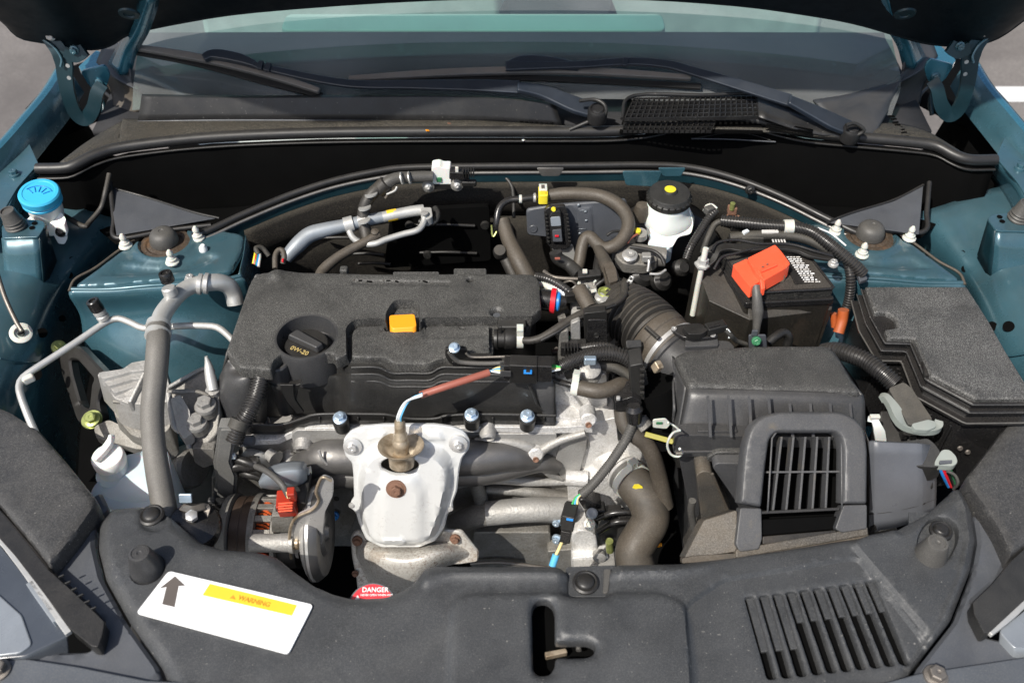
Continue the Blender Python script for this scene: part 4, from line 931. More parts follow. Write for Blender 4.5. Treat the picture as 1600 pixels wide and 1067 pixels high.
p = hp.w(619,763,.026); lathe('bolt_washer', p, hp.N, [(.0135,0),(.0135,.002),(.001,.003)], 'rust', hs, n=24); bolt(p+hp.N*.0015, hp.N, .0105, hs, 'rust')
for x, y in ((549,789),(704,794)): lathe('shield_rivet', hp.w(x,y,.0), hp.N, [(.004,0),(.0035,.002),(.001,.0024)], 'steel', hs, n=12)
lp = Plane(Y(550,830,-.398), Y(745,830,-.398), Y(640,915,-.432))
ls = T('lower_heat_shield', 'rust speckled lower heat shield below the white one', 'heat shield', lp.w(640,910))
lo1 = rc(lp.l((547,842),(552,832),(562,829),(576,846),(600,852),(660,852),(685,840),(692,828),(722,830),(734,845),(748,862),(747,878),(720,882),(660,885),(655,930),(560,935),(556,900),(550,872)), .004, 3)
relief('shield_face', lo1, 0, 'shield_rust', ls, sp=.008, skirt=.003, rnd=.002, plane=lp)
sheet('shield_bulge', [[Y(556,842,-.400),Y(590,846,-.406),Y(640,850,-.408),Y(690,846,-.404),Y(738,852,-.400)],
    [Y(556,858,-.410),Y(590,868,-.436),Y(640,872,-.445),Y(690,862,-.434),Y(742,868,-.408)],
    [Y(558,880,-.415),Y(595,892,-.446),Y(640,895,-.455),Y(676,886,-.444),Y(715,880,-.412)],
    [Y(562,905,-.418),Y(597,915,-.444),Y(640,916,-.452),Y(662,908,-.442),Y(676,890,-.42)],
    [Y(566,935,-.42),Y(598,940,-.435),Y(640,940,-.44),Y(652,930,-.435),Y(658,915,-.425)]], 'shield_rust', ls, nu=8, nv=6, th=.002)
for x, y, m_ in ((558,845,'rust'),(711,842,'rust'),(555,896,'rust')): bolt(lp.w(x,y,.003), lp.N, .0075 if y < 890 else .005, ls, m_)
# ================================================================ oxygen sensor with its lead
ox = T('oxygen_sensor', 'brass coloured oxygen sensor standing in a flared collar with its lead', 'oxygen sensor', hp.w(627,716))
sb = hp.w(627,708,.024); ax = Vector((.02,.27,.96)).normalized()
lathe('collar', sb+ax*-.006, ax, [(.0165,-.012),(.0172,0),(.018,.006),(.024,.013),(.0300,.0175),(.0303,.0195),(.0285,.019),(.019,.010),(.013,.007),(.001,.007)], 'brass', ox, n=44)
lathe('sensor_body', sb, ax, [(.010,0),(.0100,.012),(.0112,.013),(.0112,.020),(.0098,.022),(.0092,.024),(.0092,.030),(.0075,.033),(.0075,.040),(.0070,.049),(.0062,.052),(.001,.052)], 'brass', ox, n=28)
st = sb+ax*.051
for k, (c_, d) in enumerate((('wire_w',0),('wire_b',.0022),('wire_w',-.0022),('black',.003))):
    w1 = H(660,616,.034)
    tube('sensor_wire', [st+Vector((d,0,-.004)), st+Vector((d*1.1+.001,-.002,.012)), st.lerp(w1,.55)+Vector((d-.005,d*.5,.010)), w1+Vector((0,d*.6,d*.4))], .0015, c_, ox, n=8)
sl_ = [H(657,617,.020), H(690,606,.030), H(730,593,.034), H(764,582,.034)]
tube('lead_sleeve', sl_, .0048, 'pink_hose', ox, n=14)
for k, c_ in enumerate(('wire_y','wire_b','wire_y','wire_w')):
    tube('sensor_wire', [H(762,582,.034)+Vector((0,.0015*k-.002,.001*(k % 2))), H(775,577+k*2-2,.034), H(789,573+k*3.4,.034)], .0014, c_, ox, n=8)
cn = block('connector', H(818,577,.030), (.036,.020,.034), 'black', ox, rot=(0,0,-3), bev=.0015)
block('connector_nose', H(796,576,.030), (.014,.018,.030), 'gloss_black', ox, rot=(0,0,-3), bev=.001)
for k in range(4): block('connector_fin', H(790,570+k*4.6,.034), (.014,.0018,.010), 'air_box', ox, rot=(0,0,-3), bev=.0003)
block('connector_tail', H(848,577,.030), (.024,.018,.030), 'gloss_black', ox, rot=(0,0,-3), bev=.0015)
block('lock_tab', H(825,579,.0385), (.011,.011,.003), 'blue', cn, rot=(0,0,-3), bev=.0008); block('lock_slot', H(825,579,.0402), (.005,.006,.0012), 'black', cn, rot=(0,0,-3), bev=.0003)
for k, c_ in enumerate(('wire_g','wire_g','wire_y','wire_w')):
    tube('sensor_wire', [H(858,571+k*3.5,.030), H(866,571+k*2.6,.031), H(876,574+k*1,.034)], .0013, c_, ox, n=8)
# front of bay: danger sticker on the radiator cap under the cover panel
dg = T('radiator_cap_label', 'round red and white danger label peeking over the front panel', 'sticker', H(580,925,-.10))
dc = H(581,947,-.085)
DS = []
for k in range(40):
    t = 2*math.pi*k/40; DS.append(dc+Vector((math.cos(t)*.0285, math.sin(t)*.026, math.sin(t)*.009)))
prism('label_disc', DS, (0,0,-.002), 'side_panel', dg, .0005)
DS2 = [dc+Vector((math.cos(2*math.pi*k/40)*.0262, math.sin(2*math.pi*k/40)*.024, math.sin(2*math.pi*k/40)*.0083+.0008)) for k in range(40)]
prism('label_red', DS2, (0,0,-.001), 'red', dg, 0)
ur, uu = Vector((1,0,0)), Vector((0,.95,.31))
text('label_print', 'DANGER', dc+uu*.0185+Vector((.003,0,.0013)), ur, uu, .0078, 'white_paper', dg)
text('label_print', 'NEVER OPEN WHEN HOT', dc+uu*.0125+Vector((.005,0,.0013)), ur, uu, .0033, 'white_paper', dg)
tr_ = [dc+ur*a+uu*b+Vector((0,0,.0014)) for a, b in ((-.0215,.0055),(-.0135,.0055),(-.0175,.0125))]
prism('label_triangle', tr_, (0,0,-.0004), 'white_paper', dg, 0)
# ================================================================ left side of the bay
wr_ = T('washer_reservoir', 'white washer fluid filler neck with a bright blue cap', 'washer reservoir', H(66,350,-.02))
ca = Vector((.10,-.14,1)).normalized(); cp = H(64,309,.052)
lathe('neck', cp-ca*.036, ca, [(.020,-.02),(.024,0),(.0255,.012),(.0255,.028),(.027,.030),(.0275,.034),(.001,.034)], 'white_pl', wr_, n=36)
lathe('neck_ring', cp-ca*.008, ca, [(.0285,0),(.0298,.001),(.0298,.004),(.0285,.005)], 'blue_cap', wr_, n=40)
cpb = lathe('cap', cp-ca*.001, ca, [(.0285,0),(.0300,.001),(.0305,.007),(.0305,.011),(.0285,.0135),(.024,.0138),(.023,.0128),(.001,.0128)], 'blue_cap', wr_, n=44)
cu = Vector((1,0,-.1)); cv = ca.cross(cu).normalized(); cu = cv.cross(ca).normalized()
for k in range(5):   # embossed wiper mark: a fan of rays over an arc
    t = math.radians(40+25*k); d = cu*math.cos(t)+cv*math.sin(t); tube('cap_emboss', [cp+ca*.0125-cv*.010+d*.010, cp+ca*.0125-cv*.010+d*.021], .0007, 'blue', cpb, n=6)
tube('cap_emboss', [cp+ca*.0125-cv*.010+(cu*math.cos(t)+cv*math.sin(t))*.023 for t in [math.radians(35+11*k) for k in range(11)]], .0007, 'blue', cpb, n=6, smoothing=2)
ys = .0
prism('neck_shoulder', rc(L((40,345,.018),(52,333,.026),(96,332,.026),(103,342,.022),(100,352,.016),(80,352,.012),(45,352,.012)), .003, 3), (0,-.004,-.018), 'white_pl', wr_, .003)
prism('neck_bracket', rc([H(80,346,.016),H(98,340,.018),H(102,355,.006),H(106,372,-.008),H(101,382,-.014),H(91,381,-.014),H(84,368,-.004)], .003, 3), (-.002,.006,-.001), 'white_pl', wr_, .0012)
lathe('neck_grommet', H(95,362,.0035), (.1,-.7,.8), [(.001,-.004),(.0085,-.004),(.0085,.001),(.007,.003),(.0055,.001),(.0045,.003),(.001,.003)], 'gloss_black', wr_, n=24)
# rubber stops beside the reservoir and on the other fender
for X, Yo, lb in (((lambda x: x), 0, 'ribbed grey rubber stop beside the blue washer cap'), ((lambda x: 1616-x), -12, 'ribbed grey rubber stop at the right fender edge')):
    b_ = H(X(25),352+Yo,.038); ax_ = Vector((-.1 if X(0) == 0 else .1,-.05,1))
    s_ = lathe('rubber_stop', b_, ax_, [(.001,-.003),(.0155,-.003),(.0165,0),(.0145,.002),(.0158,.005),(.014,.007),(.0150,.010),(.0135,.012),(.0115,.027),(.0105,.029),(.009,.029),(.0085,.0265),(.001,.0265)], 'rubber_grey', None, n=28)
    tag(s_, lb, 'rubber stop', 'rubber stops on the fenders')
# breather lines by the washer neck
tag(tube('vent_hose', [H(171,272,.045),H(165,300,.03),H(158,325,.01),H(140,347,0),(H(132,354,0)),H(112,344,0),H(95,334,-.005)], .0042, 'rubber', None), 'thin black hose hanging behind the blue washer cap', 'hose')
ro = T('prop_rod_clip', 'thin black rod ending in a round white grommet on the left fender', 'rod', H(30,525,-.05))
tube('rod', [H(-5,425,.03),H(8,465,.01),H(24,500,-.01),H(34,517,-.02)], .0032, 'steel_dark', ro)
gr = H(33,521,-.036); ga = Vector((.35,-.4,.85))
lathe('grommet', gr, ga, [(.001,0),(.0155,0),(.0155,.003),(.013,.0045),(.009,.0045),(.0085,.001),(.001,.001)], 'clip_white', ro, n=30)
lathe('grommet_core', gr, ga, [(.0055,0),(.0055,.010),(.003,.013),(.001,.013)], 'gloss_black', ro, n=14)
# white nylon studs on the strut towers
studs = [(196,383,'leftmost white nylon stud on the left strut tower'), (269,408,'white nylon stud in front of the left strut cap'), (309,371,'white nylon stud behind right of the left strut cap'),
         (1306,361,'white nylon stud left of the right strut cap'), (1347,397,'white nylon stud in front of the right strut cap'), (1421,371,'rightmost white nylon stud on the right strut tower')]
s0 = None
prof = [(.001,-.002),(.0125,-.002),(.0122,0),(.0095,.0015),(.009,.002),(.0092,.006),(.0070,.007),(.0058,.010),(.0040,.012),(.0060,.015),(.0058,.019),(.0025,.024),(.001,.0245)]
for x, y, lb in studs:
    if s0 is None: s_ = s0 = lathe('nylon_stud', H(x,y,.003), (0,0,1), prof, 'clip_white', None, n=20, bumps=.97)
    else: s_ = s0.copy(); COL.objects.link(s_); s_.location = s0.location+H(x,y,.003)-H(196,383,.003)
    s_.scale = (.85,.85,.9); tag(s_, lb, 'nylon stud', 'white nylon studs on the strut towers')
sn = tag(lathe('nylon_plug', H(318,391,.0), (.1,-.1,1), [(.001,-.003),(.0065,-.003),(.0062,.006),(.003,.011),(.001,.011)], 'white_paper', None, n=14), 'small bright white plug at the inner edge of the left strut tower', 'plug')
# ================================================================ air conditioning lines
ac = T('air_conditioning_hose', 'thick grey hose with aluminium elbow running down the left side', 'hose', H(245,790,-.08))
al = [H(368,476,-.02),H(364,458,-.005),H(356,446,.01),H(340,441,.022),H(318,443,.028),H(300,447,.03),H(284,456,.032),H(268,472,.034),H(254,492,.034),H(248,512,.032)]
tube('elbow_pipe', al, [.012,.0125,.0125,.0125,.012,.0115,.0115,.012,.0125,.013], 'pipe', ac, n=20)
tube('hose_body', [H(248,508,.032),H(247,540,.03),H(243,590,.006),H(238,640,-.022),H(240,690,-.048),H(247,740,-.068),H(258,800,-.088),H(266,850,-.11)], [.0150,.0152,.0150,.0150,.0150,.0155,.0155,.0155], 'ac_hose', ac, n=24)
for x, y, r in ((248,508,.0165),(247,522,.0168)):
    lathe('crimp_ring', H(x,y,.032)-Vector((0,-.004,0)), (0,-1,-.1), [(r-.003,0),(r,.001),(r,.010),(r-.003,.011)], 'pipe', ac, n=28)
for x, y in ((312,444),(322,443)): lathe('pipe_collar', H(x,y,.028), (1,.05,-.2), [(.011,-.003),(.0155,-.002),(.0155,.003),(.011,.004)], 'steel', ac, n=24)
prism('flange_block', rc(L((286,438,.034),(296,430,.034),(316,432,.034),(318,440,.034),(302,446,.034),(288,446,.034)), .004, 4), (0,0,-.014), 'pipe', ac, .002)
bolt(H(297,436,.036), (0,0,1), .008, ac, 'steel')
lathe('service_port', H(270,468,.036), (-.12,.2,.95), [(.008,-.01),(.0085,.006),(.010,.008),(.0100,.018),(.0085,.020),(.001,.020)], 'pipe', ac, n=20)
lathe('service_cap', H(263,440,.042), (-.12,.15,.95), [(.001,0),(.0092,0),(.0098,.002),(.0095,.014),(.0085,.0155),(.006,.0155),(.0055,.013),(.001,.013)], 'gloss_black', ac, n=22)
a2 = T('air_conditioning_pipe', 'thin pale aluminium pipe crossing in front of the left strut tower', 'pipe', H(40,620,-.05))
tp = [H(366,534,-.01),H(352,520,-.006),H(338,511,-.004),H(318,509,-.003),H(290,509,-.002),H(240,512,-.002),H(222,512,-.002),H(204,504,-.001),H(188,498,0),H(176,499,0),H(160,507,0),H(120,534,-.003),H(80,560,-.006),H(52,578,-.008),H(36,590,-.01),H(30,602,-.012),H(33,620,-.016),H(46,655,-.03),H(66,700,-.05)]
tube('pipe', tp, .0048, 'pipe', a2, n=14)
ab = H(164,500,.002)
lathe('valve_stem', ab, (-.25,.1,1), [(.006,-.006),(.0065,.002),(.0088,.003),(.0088,.008),(.0072,.010),(.0088,.012),(.0088,.017),(.006,.018),(.001,.018)], 'pipe', a2, n=20)
lathe('valve_cap', ab+Vector((-.25,.1,1))*.018, (-.25,.1,1), [(.001,0),(.0088,0),(.0095,.003),(.009,.016),(.008,.017),(.005,.017),(.0045,.014),(.001,.014)], 'gloss_black', a2, n=22)
block('pipe_clip', H(44,592,-.012), (.016,.010,.012), 'clip_white', a2, rot=(0,0,40), bev=.003)
# ================================================================ left engine mount
mt = T('engine_mount', 'rough cast aluminium engine mount at the left of the bay', 'engine mount', H(240,700,-.15))
prism('mount_top', rc(L((151,585,-.05),(160,580,-.05),(190,578,-.05),(205,566,-.045),(240,560,-.042),(258,568,-.042),(264,600,-.045),(262,628,-.06),(240,632,-.062),(200,630,-.062),(178,622,-.06),(168,604,-.058)), .005, 3), (0,-.008,-.045), 'alu', mt, .004, taper=.05)
for k in range(4):
    prism('mount_step', rc(L((153+k*9,582+k*11,-.040-k*.006),(192+k*5,576+k*11,-.040-k*.006),(206+k*3,566+k*12,-.038-k*.006),(256,562+k*12,-.036-k*.006),(262,574+k*13,-.038-k*.006),(205+k*2,580+k*12,-.041-k*.006),(160+k*9,592+k*11,-.042-k*.006)), .003, 3), (0,-.004,-.012), 'alu', mt, .003)
prism('mount_body', rc(L((168,606,-.075),(262,618,-.072),(266,668,-.10),(240,690,-.12),(205,680,-.12),(180,650,-.10)), .005, 3), (0,-.006,-.05), 'alu_dark', mt, .004, taper=.04)
prism('mount_rib', L((222,580,-.034),(228,580,-.034),(205,628,-.055),(198,628,-.055)), (0,0,-.02), 'alu', mt, .002)
tube('mount_rib', [H(178,627,-.066),H(220,630,-.068),H(255,622,-.066)], .003, 'alu_dark', mt)
ring_c = H(232,672,-.12)
prism('mount_flange', rc(L((146,666,-.125),(170,655,-.12),(230,684,-.128),(246,700,-.14),(214,702,-.14),(150,684,-.135)), .006, 3), (0,0,-.012), 'alu_dark', mt, .003)
m2 = T('mount_bracket', 'grey cast bracket with two hexagon bolts joining mount to engine', 'bracket', H(310,700,-.15))
br2 = rc(L((262,606,-.05),(285,592,-.045),(318,576,-.045),(336,580,-.045),(342,612,-.05),(344,640,-.062),(340,676,-.085),(322,694,-.10),(296,690,-.10),(280,676,-.09),(272,640,-.07)), .006, 4)
prism('bracket_body', br2, (0,.004,-.06), 'alu_dark', m2, .0025, taper=-.05)
prism('bracket_web', rc(L((266,622,-.040),(282,616,-.040),(296,640,-.05),(300,676,-.075),(288,686,-.085),(276,668,-.075)), .003, 3), (0,0,-.02), 'alu', m2, .002)
tube('bracket_rim', [H(262,606,-.046),H(290,590,-.042),H(318,576,-.042),(H(334,580,-.042))], .003, 'alu', m2)
tube('bracket_rim', [H(262,612,-.044),H(282,612,-.043),H(310,612,-.043),H(334,622,-.05)], [.003,.0035,.003,.002], 'alu_dark', m2)
tube('bracket_rim', [H(263,614,-.044),H(268,640,-.058),H(274,668,-.078),H(292,680,-.09),H(296,700,-.105)], [.004,.005,.0045,.004,.004], 'alu', m2)
for x, y, h_ in ((321,633,-.048),(307,660,-.066)):
    lathe('bolt_seat', H(x,y,h_-.006), (0,-.1,1), [(.016,-.014),(.0155,0),(.001,0)], 'alu_dark', m2, n=24); bolt(H(x,y,h_-.004), (0,-.1,1), .0145, m2, 'alu')
tube('locating_pin', [H(333,610,-.045),H(328,585,-.03),H(325,568,-.018),H(322,557,-.008)], [.0075,.0078,.0062,.002], 'pipe', m2, n=14)
lathe('pin_seat', H(333,612,-.05), (0,0,1), [(.010,-.01),(.010,.004),(.006,.006),(.001,.006)], 'alu', m2, n=18)
prism('bracket_leg', rc(LY(-.34,(300,700),(335,702),(334,725),(318,732),(304,722)), .004, 3), (0,.04,0), 'alu_dark', m2, .003)
tb_ = T('torque_bracket', 'black triangular bracket plate with a hole beside the left strut tower', 'bracket', H(140,665,-.14))
pz = Plane(H(90,545,-.10), H(150,600,-.105), H(135,665,-.15))
relief('bracket_plate', rc(pz.l((84,548),(92,540),(122,540),(170,590),(176,606),(160,606),(152,630),(158,652),(150,668),(128,668),(118,655),(100,600)), .006, 3), 0, 'black', tb_, holes=[rc(pz.l((108,562),(120,562),(146,592),(142,600),(138,640),(126,634),(112,586)), .006, 3)], sp=.012, skirt=.012, rnd=.003, plane=pz)
bolt(H(144,655,-.125), (0,-.3,1), .012, tb_, 'zinc_y'); lathe('bracket_washer', H(144,656,-.13), (0,-.3,1), [(.001,0),(.015,0),(.015,.002),(.001,.002)], 'zinc_y', tb_, n=20)
bolt(H(92,542,-.09), (.5,-.3,1), .011, tb_, 'zinc_y')
# big dark pulley cover below the mount
tag(lathe('belt_pulley', Y(286,728,-.30), (.9,-.3,.3), [(.001,0),(.030,0),(.032,.004),(.032,.02),(.028,.024),(.001,.024)], 'alu_dark', None, n=36), 'dull metal pulley edge below the left mount bracket', 'pulley')
# ================================================================ coolant bottle
cb_ = T('coolant_bottle', 'translucent white coolant bottle with screw cap at lower left', 'coolant bottle', H(200,780,-.2))
sh = [[H(150,762,-.115),H(176,742,-.108),H(196,712,-.10),H(246,706,-.10)], [H(138,775,-.125),H(166,772,-.118),H(210,760,-.110),H(268,752,-.112)], [H(136,790,-.14),H(168,800,-.14),H(222,806,-.14),H(278,800,-.14)], [H(136,800,-.2),H(168,820,-.2),H(222,830,-.2),H(278,820,-.2)]]
sheet('bottle', sh, 'frosted', cb_, nu=6, nv=6, th=.004)
prism('bottle_body', rc(L((140,764,-.112),(190,712,-.104),(240,698,-.100),(262,700,-.100),(276,800,-.125),(215,806,-.13),(140,790,-.125)), .01, 4), (0,0,-.14), 'frosted', cb_, .008)
bc = H(170,716,-.082)
lathe('bottle_neck', bc-Vector((0,0,.03)), (0,-.05,1), [(.026,0),(.0200,.006),(.0195,.024),(.001,.024)], 'frosted', cb_, n=32)
lathe('bottle_cap', bc-Vector((0,0,.010)), (0,-.05,1), [(.001,0),(.0205,0),(.0215,.002),(.0215,.014),(.020,.0165),(.017,.0175),(.001,.0175)], 'white_pl', cb_, n=40)
ribbon('cap_tab', [bc+Vector((-.010,-.014,.013)), bc+Vector((-.002,.002,.015)), bc+Vector((.003,.014,.018)), bc+Vector((.006,.020,.026))], [.008,.010,.010,.005], .008, 'white_pl', cb_, bev=.003)
# ================================================================ loom guard, corrugated loom
lg = T('loom_guard', 'long grey plastic cable guard hanging in a zigzag left of the alternator', 'cable guard', H(345,790,-.12))
gpp = [(353,668,-.345),(349,695,-.350),(344,722,-.356),(350,742,-.362),(349,762,-.368),(343,784,-.374)]
prism('guard_channel', rc(LY(-.352,(341,667),(367,667),(365,700),(361,722),(371,744),(368,790),(332,784),(337,750),(333,722),(337,700)), .003, 3), (0,.016,0), 'guard', lg, .0025)
prism('guard_face', rc(LY(-.3555,(345,672),(363,672),(361,700),(357,722),(366,745),(363,784),(338,780),(342,750),(338,722),(341,700)), .003, 3), (0,.004,0), 'guard', lg, .0012)
block('guard_hinge', Y(331,782,-.374), (.010,.008,.008), 'air_box', lg, bev=.002)
prism('guard_tail', rc(LY(-.378,(322,790),(360,786),(352,830),(358,860),(346,868),(330,820)), .004, 3), (0,.012,0), 'gloss_black', lg, .003)
prism('guard_foot', rc(LY(-.395,(318,830),(326,810),(345,850),(345,868),(322,860)), .003, 3), (0,.01,0), 'alu_dark', lg, .002)
ck = tag(tube('corrugated_loom', [H(410,572,.004),H(408,592,-.005),H(400,620,-.02),H(388,646,-.03),H(374,668,-.045),H(366,690,-.06)], .0118, 'conduit', None, corr=.0042, depth=.16, n=18), 'corrugated black loom coming out under the left front of the engine cover', 'cable loom')
lathe('loom_cuff', H(373,664,-.040), (-.3,-.6,-.5), [(.001,-.008),(.0135,-.007),(.0135,.006),(.001,.007)], 'tape', ck, n=16)
# ================================================================ alternator
at = T('alternator', 'alternator with copper windings behind slots and brown stator band', 'alternator', Y(420,880,-.40))
ac0 = Y(366,838,-.405); X1 = Vector((1,0,0))
R_ = .060
lathe('pulley_guard', ac0+X1*(-.012), X1, [(.001,0),(.05,0),(.058,.004),(R_,.010),(R_+.002,.016),(R_-.002,.018),(.001,.018)], 'alu_dark', at, n=48)
lathe('stator', ac0+X1*.008, X1, [(.001,0),(R_-.003,0),(R_-.003,.028),(.001,.028)], 'dark_brown', at, n=56)
lathe('stator_seam', ac0+X1*.020, X1, [(R_-.0035,0),(R_-.002,.0005),(R_-.0035,.001)], 'steel_dark', at, n=56)
hb = ac0+X1*.034
lathe('rotor_core', hb, X1, [(.001,0),(R_-.016,0),(R_-.016,.060),(.001,.060)], 'black', at, n=40)
# slotted rear housing: rings joined by ribs, windings showing between
def ang_bar(c, x0, x1, r0, r1, a0, a1, k=4):
    vs, fs = [], []
    for j in range(k+1):
        t = a0+(a1-a0)*j/k; d = Vector((0, math.cos(t), math.sin(t)))
        vs += [c+X1*x0+d*r0, c+X1*x1+d*r0, c+X1*x1+d*r1, c+X1*x0+d*r1]
    for j in range(k):
        for q in range(4): fs.append((j*4+q, j*4+(q+1) % 4, j*4+4+(q+1) % 4, j*4+4+q))
    fs += [(0,1,2,3), (k*4, k*4+1, k*4+2, k*4+3)]
    return vs, fs
H0 = math.radians
join('rear_housing', [ang_bar(hb, -.001, .008, .045, R_+.001, 0, 2*math.pi, 40), ang_bar(hb, .030, .036, .045, R_-.002, 0, 2*math.pi, 40)], 'alu_dark', at, bev=.0008)
for k in range(18):
    a0 = H0(60+k*20-6)
    mk('housing_rib', *ang_bar(hb, .007, .031, .050, R_-.001, a0, a0+H0(9), 2), 'alu_dark', at, bev=.0008)
for k in range(26):
    a0 = H0(50+k*6)
    for q in range(2): tube('winding', [hb+X1*(.010)+Vector((0,math.cos(a0),math.sin(a0)))*(R_-.010), hb+X1*(.018+q*.002)+Vector((0,math.cos(a0+.05),math.sin(a0+.05)))*(R_-.006), hb+X1*.027+Vector((0,math.cos(a0+.12),math.sin(a0+.12)))*(R_-.010)], .0016, 'copper', at, n=6, smoothing=3)
prism('rear_cover', rc(LY(-.425,(430,790),(478,785),(478,845),(470,862),(432,858)), .004, 3), (0,.05,0), 'black', at, .004)
prism('terminal_shelf', rc(LY(-.432,(424,806),(458,806),(458,832),(424,832)), .002, 2), (0,.02,0), 'alu_dark', at, .002)
cyl0 = Y(392,848,-.452)
lathe('through_bolt_tube', cyl0, X1, [(.001,0),(.0125,0),(.0125,.052),(.014,.053),(.014,.058),(.001,.058)], 'alu', at, n=24)
lathe('bolt_end', cyl0+X1*.058, X1, [(.009,0),(.009,.006),(.004,.008),(.001,.008)], 'brass', at, n=16)
rcn = block('plug', Y(449,786,-.425), (.024,.026,.030), 'red_dark', at, rot=(10,0,5), bev=.002)
block('plug_latch', Y(456,772,-.430), (.010,.012,.020), 'red_dark', at, rot=(10,0,5), bev=.0015)
for k in range(4): block('plug_rib', Y(446,786+k*4,-.444), (.018,.002,.0018), 'red_cap', at, rot=(10,0,5), bev=.0004)
tube('plug_wire', [Y(451,775,-.43),Y(440,756,-.42),Y(420,738,-.40),Y(400,728,-.38)], .0042, 'rubber_grey', at)
for k in range(2): tube('plug_strand', [Y(450+k*3,778,-.436),Y(448+k*3,768,-.43)], .0013, 'wire_y', at, n=6)
tm = T('terminal_boot', 'soft blue grey rubber boot above the alternator', 'rubber boot', Y(440,760,-.37))
sheet('boot', [[Y(404,752,-.372),Y(415,733,-.372),Y(440,722,-.372),Y(470,720,-.370),Y(479,724,-.366)], [Y(404,752,-.388),Y(418,742,-.398),Y(442,736,-.40),Y(468,734,-.398),Y(480,738,-.385)], [Y(405,758,-.388),Y(420,758,-.398),Y(444,758,-.40),Y(468,756,-.398),Y(480,752,-.385)], [Y(408,762,-.372),Y(425,765,-.375),Y(445,765,-.375),Y(465,762,-.372),Y(478,756,-.366)]], 'blue_pipe', tm, nu=5, nv=5, th=.003)
lathe('boot_post', Y(478,738,-.372), (1,0,0), [(.001,0),(.007,0),(.009,.006),(.001,.008)], 'clip_white', tm, n=14)
# pressed steel guard with round face right of the alternator
gd = T('pulley_shield', 'bare steel pressed guard with a round ribbed face beside the alternator', 'metal guard', Y(490,900,-.42))
gc = Y(503,832,-.425); gax = Vector((1,.0,.03)).normalized()
lathe('guard_face', gc, gax, [(.001,.010),(.008,.011),(.012,.006),(.026,.009),(.032,.004),(.046,.008),(.058,.006),(.064,-.001),(.066,-.010),(.0645,-.010)], 'manifold', gd, n=56)
lathe('guard_drum', gc-gax*.020, gax, [(.040,0),(.050,.001),(.060,.006),(.0655,.012),(.0655,.016),(.062,.012)], 'steel', gd, n=56)
prism('guard_ear', rc(LY(-.452,(452,840),(456,818),(466,806),(488,796),(498,782),(494,768),(500,750),(506,746),(520,752),(520,775),(508,800),(500,880),(462,872)), .005, 3), (0,.006,0), 'steel', gd, .0012)
tube('guard_rim', LY(-.454,(455,872),(452,840),(456,818),(466,806),(488,796),(498,782),(494,768),(500,750),(506,745),(518,751)), .002, 'brass', gd, n=8)
mk('guard_slot', LY(-.4585,(466,864),(472,860),(476,862),(478,888),(472,890),(467,880)), [(0,1,2,3,4,5)], 'felt', gd, solid=.001)

hn_ = T('horn', 'dark round horn with a bright zinc tab behind the front panel', 'horn', H(300,830,-.09))
lathe('horn_body', H(303,818,-.085), (.2,-.2,1), [(.001,-.03),(.030,-.03),(.034,-.01),(.030,0),(.018,.004),(.008,.008),(.001,.008)], 'gloss_black', hn_, n=32)
lathe('horn_nut', H(300,808,-.072), (.1,-.1,1), [(.001,0),(.008,0),(.008,.006),(.004,.008),(.001,.008)], 'steel', hn_, n=6)
block('horn_tab', H(290,778,-.065), (.016,.004,.012), 'zinc_b', hn_, rot=(-30,0,0), bev=.001)
ribbon('horn_strap', [H(284,792,-.075),H(300,796,-.072),H(322,792,-.078),H(318,812,-.085)], .010, .003, 'steel_dark', hn_)
# ================================================================ battery
ba = T('battery', 'black dusty battery in a brown stained case with clamp bar across', 'battery', H(1200,520,-.12))
bt = LH(.030, (1133,400),(1262,397),(1303,452),(1170,458))
bt = [H(1120,386,.030),H(1252,384,.030),H(1304,451,.030),H(1172,458,.030)]
prism('battery_lid', rc(bt, .004, 3), (0,0,-.016), 'batt_top', ba, .0015)
tube('lid_border', [bt[0],bt[1],bt[2],bt[3],bt[0]], .0022, 'gloss_black', ba, lin=True, n=8, step=.01)
for u_ in (.45,.8): lathe('vent_plug', bt[0].lerp(bt[1],u_).lerp(bt[3].lerp(bt[2],u_),.35)+Vector((0,0,.0002)), (0,0,1), [(.009,-.001),(.009,.001),(.007,.0015),(.001,.0015)], 'batt_top', ba, n=20)
prism('battery_rim', rc([Vector(p)+Vector((sx*.004,sy*.004,-.0165)) for p,(sx,sy) in zip(bt, ((-1,1),(1,1),(1,-1),(-1,-1)))], .005, 3), (0,0,-.010), 'gloss_black', ba, .0015)
prism('battery_case', rc([Vector(p)+Vector((sx*.002,sy*.002,-.027)) for p,(sx,sy) in zip(bt, ((-1,1),(1,1),(1,-1),(-1,-1)))], .006, 3), (0,-.004,-.15), 'batt_case', ba, .002)
cs = [H(1094,404,.012),H(1135,400,.022),H(1168,476,.008),H(1172,488,.004)]
prism('battery_sleeve', [H(1086,412,.010),H(1130,398,.016),H(1169,474,.008),H(1176,486,-.002),H(1302,474,-.002),H(1300,484,-.012),H(1172,500,-.012),H(1108,470,.0)], (-.004,-.006,-.17), 'batt_case', ba, .003)
tube('sleeve_seam', [H(1112,436,.006),H(1110,470,-.03),H(1108,498,-.06)], .0012, 'black', ba)
prism('top_label', rc(LH(.0315,(1226,400),(1246,397),(1278,440),(1242,444),(1236,430),(1229,424),(1234,408)), .003, 3), (0,0,-.0012), 'gloss_black', ba, 0)
rr = random.Random(4)
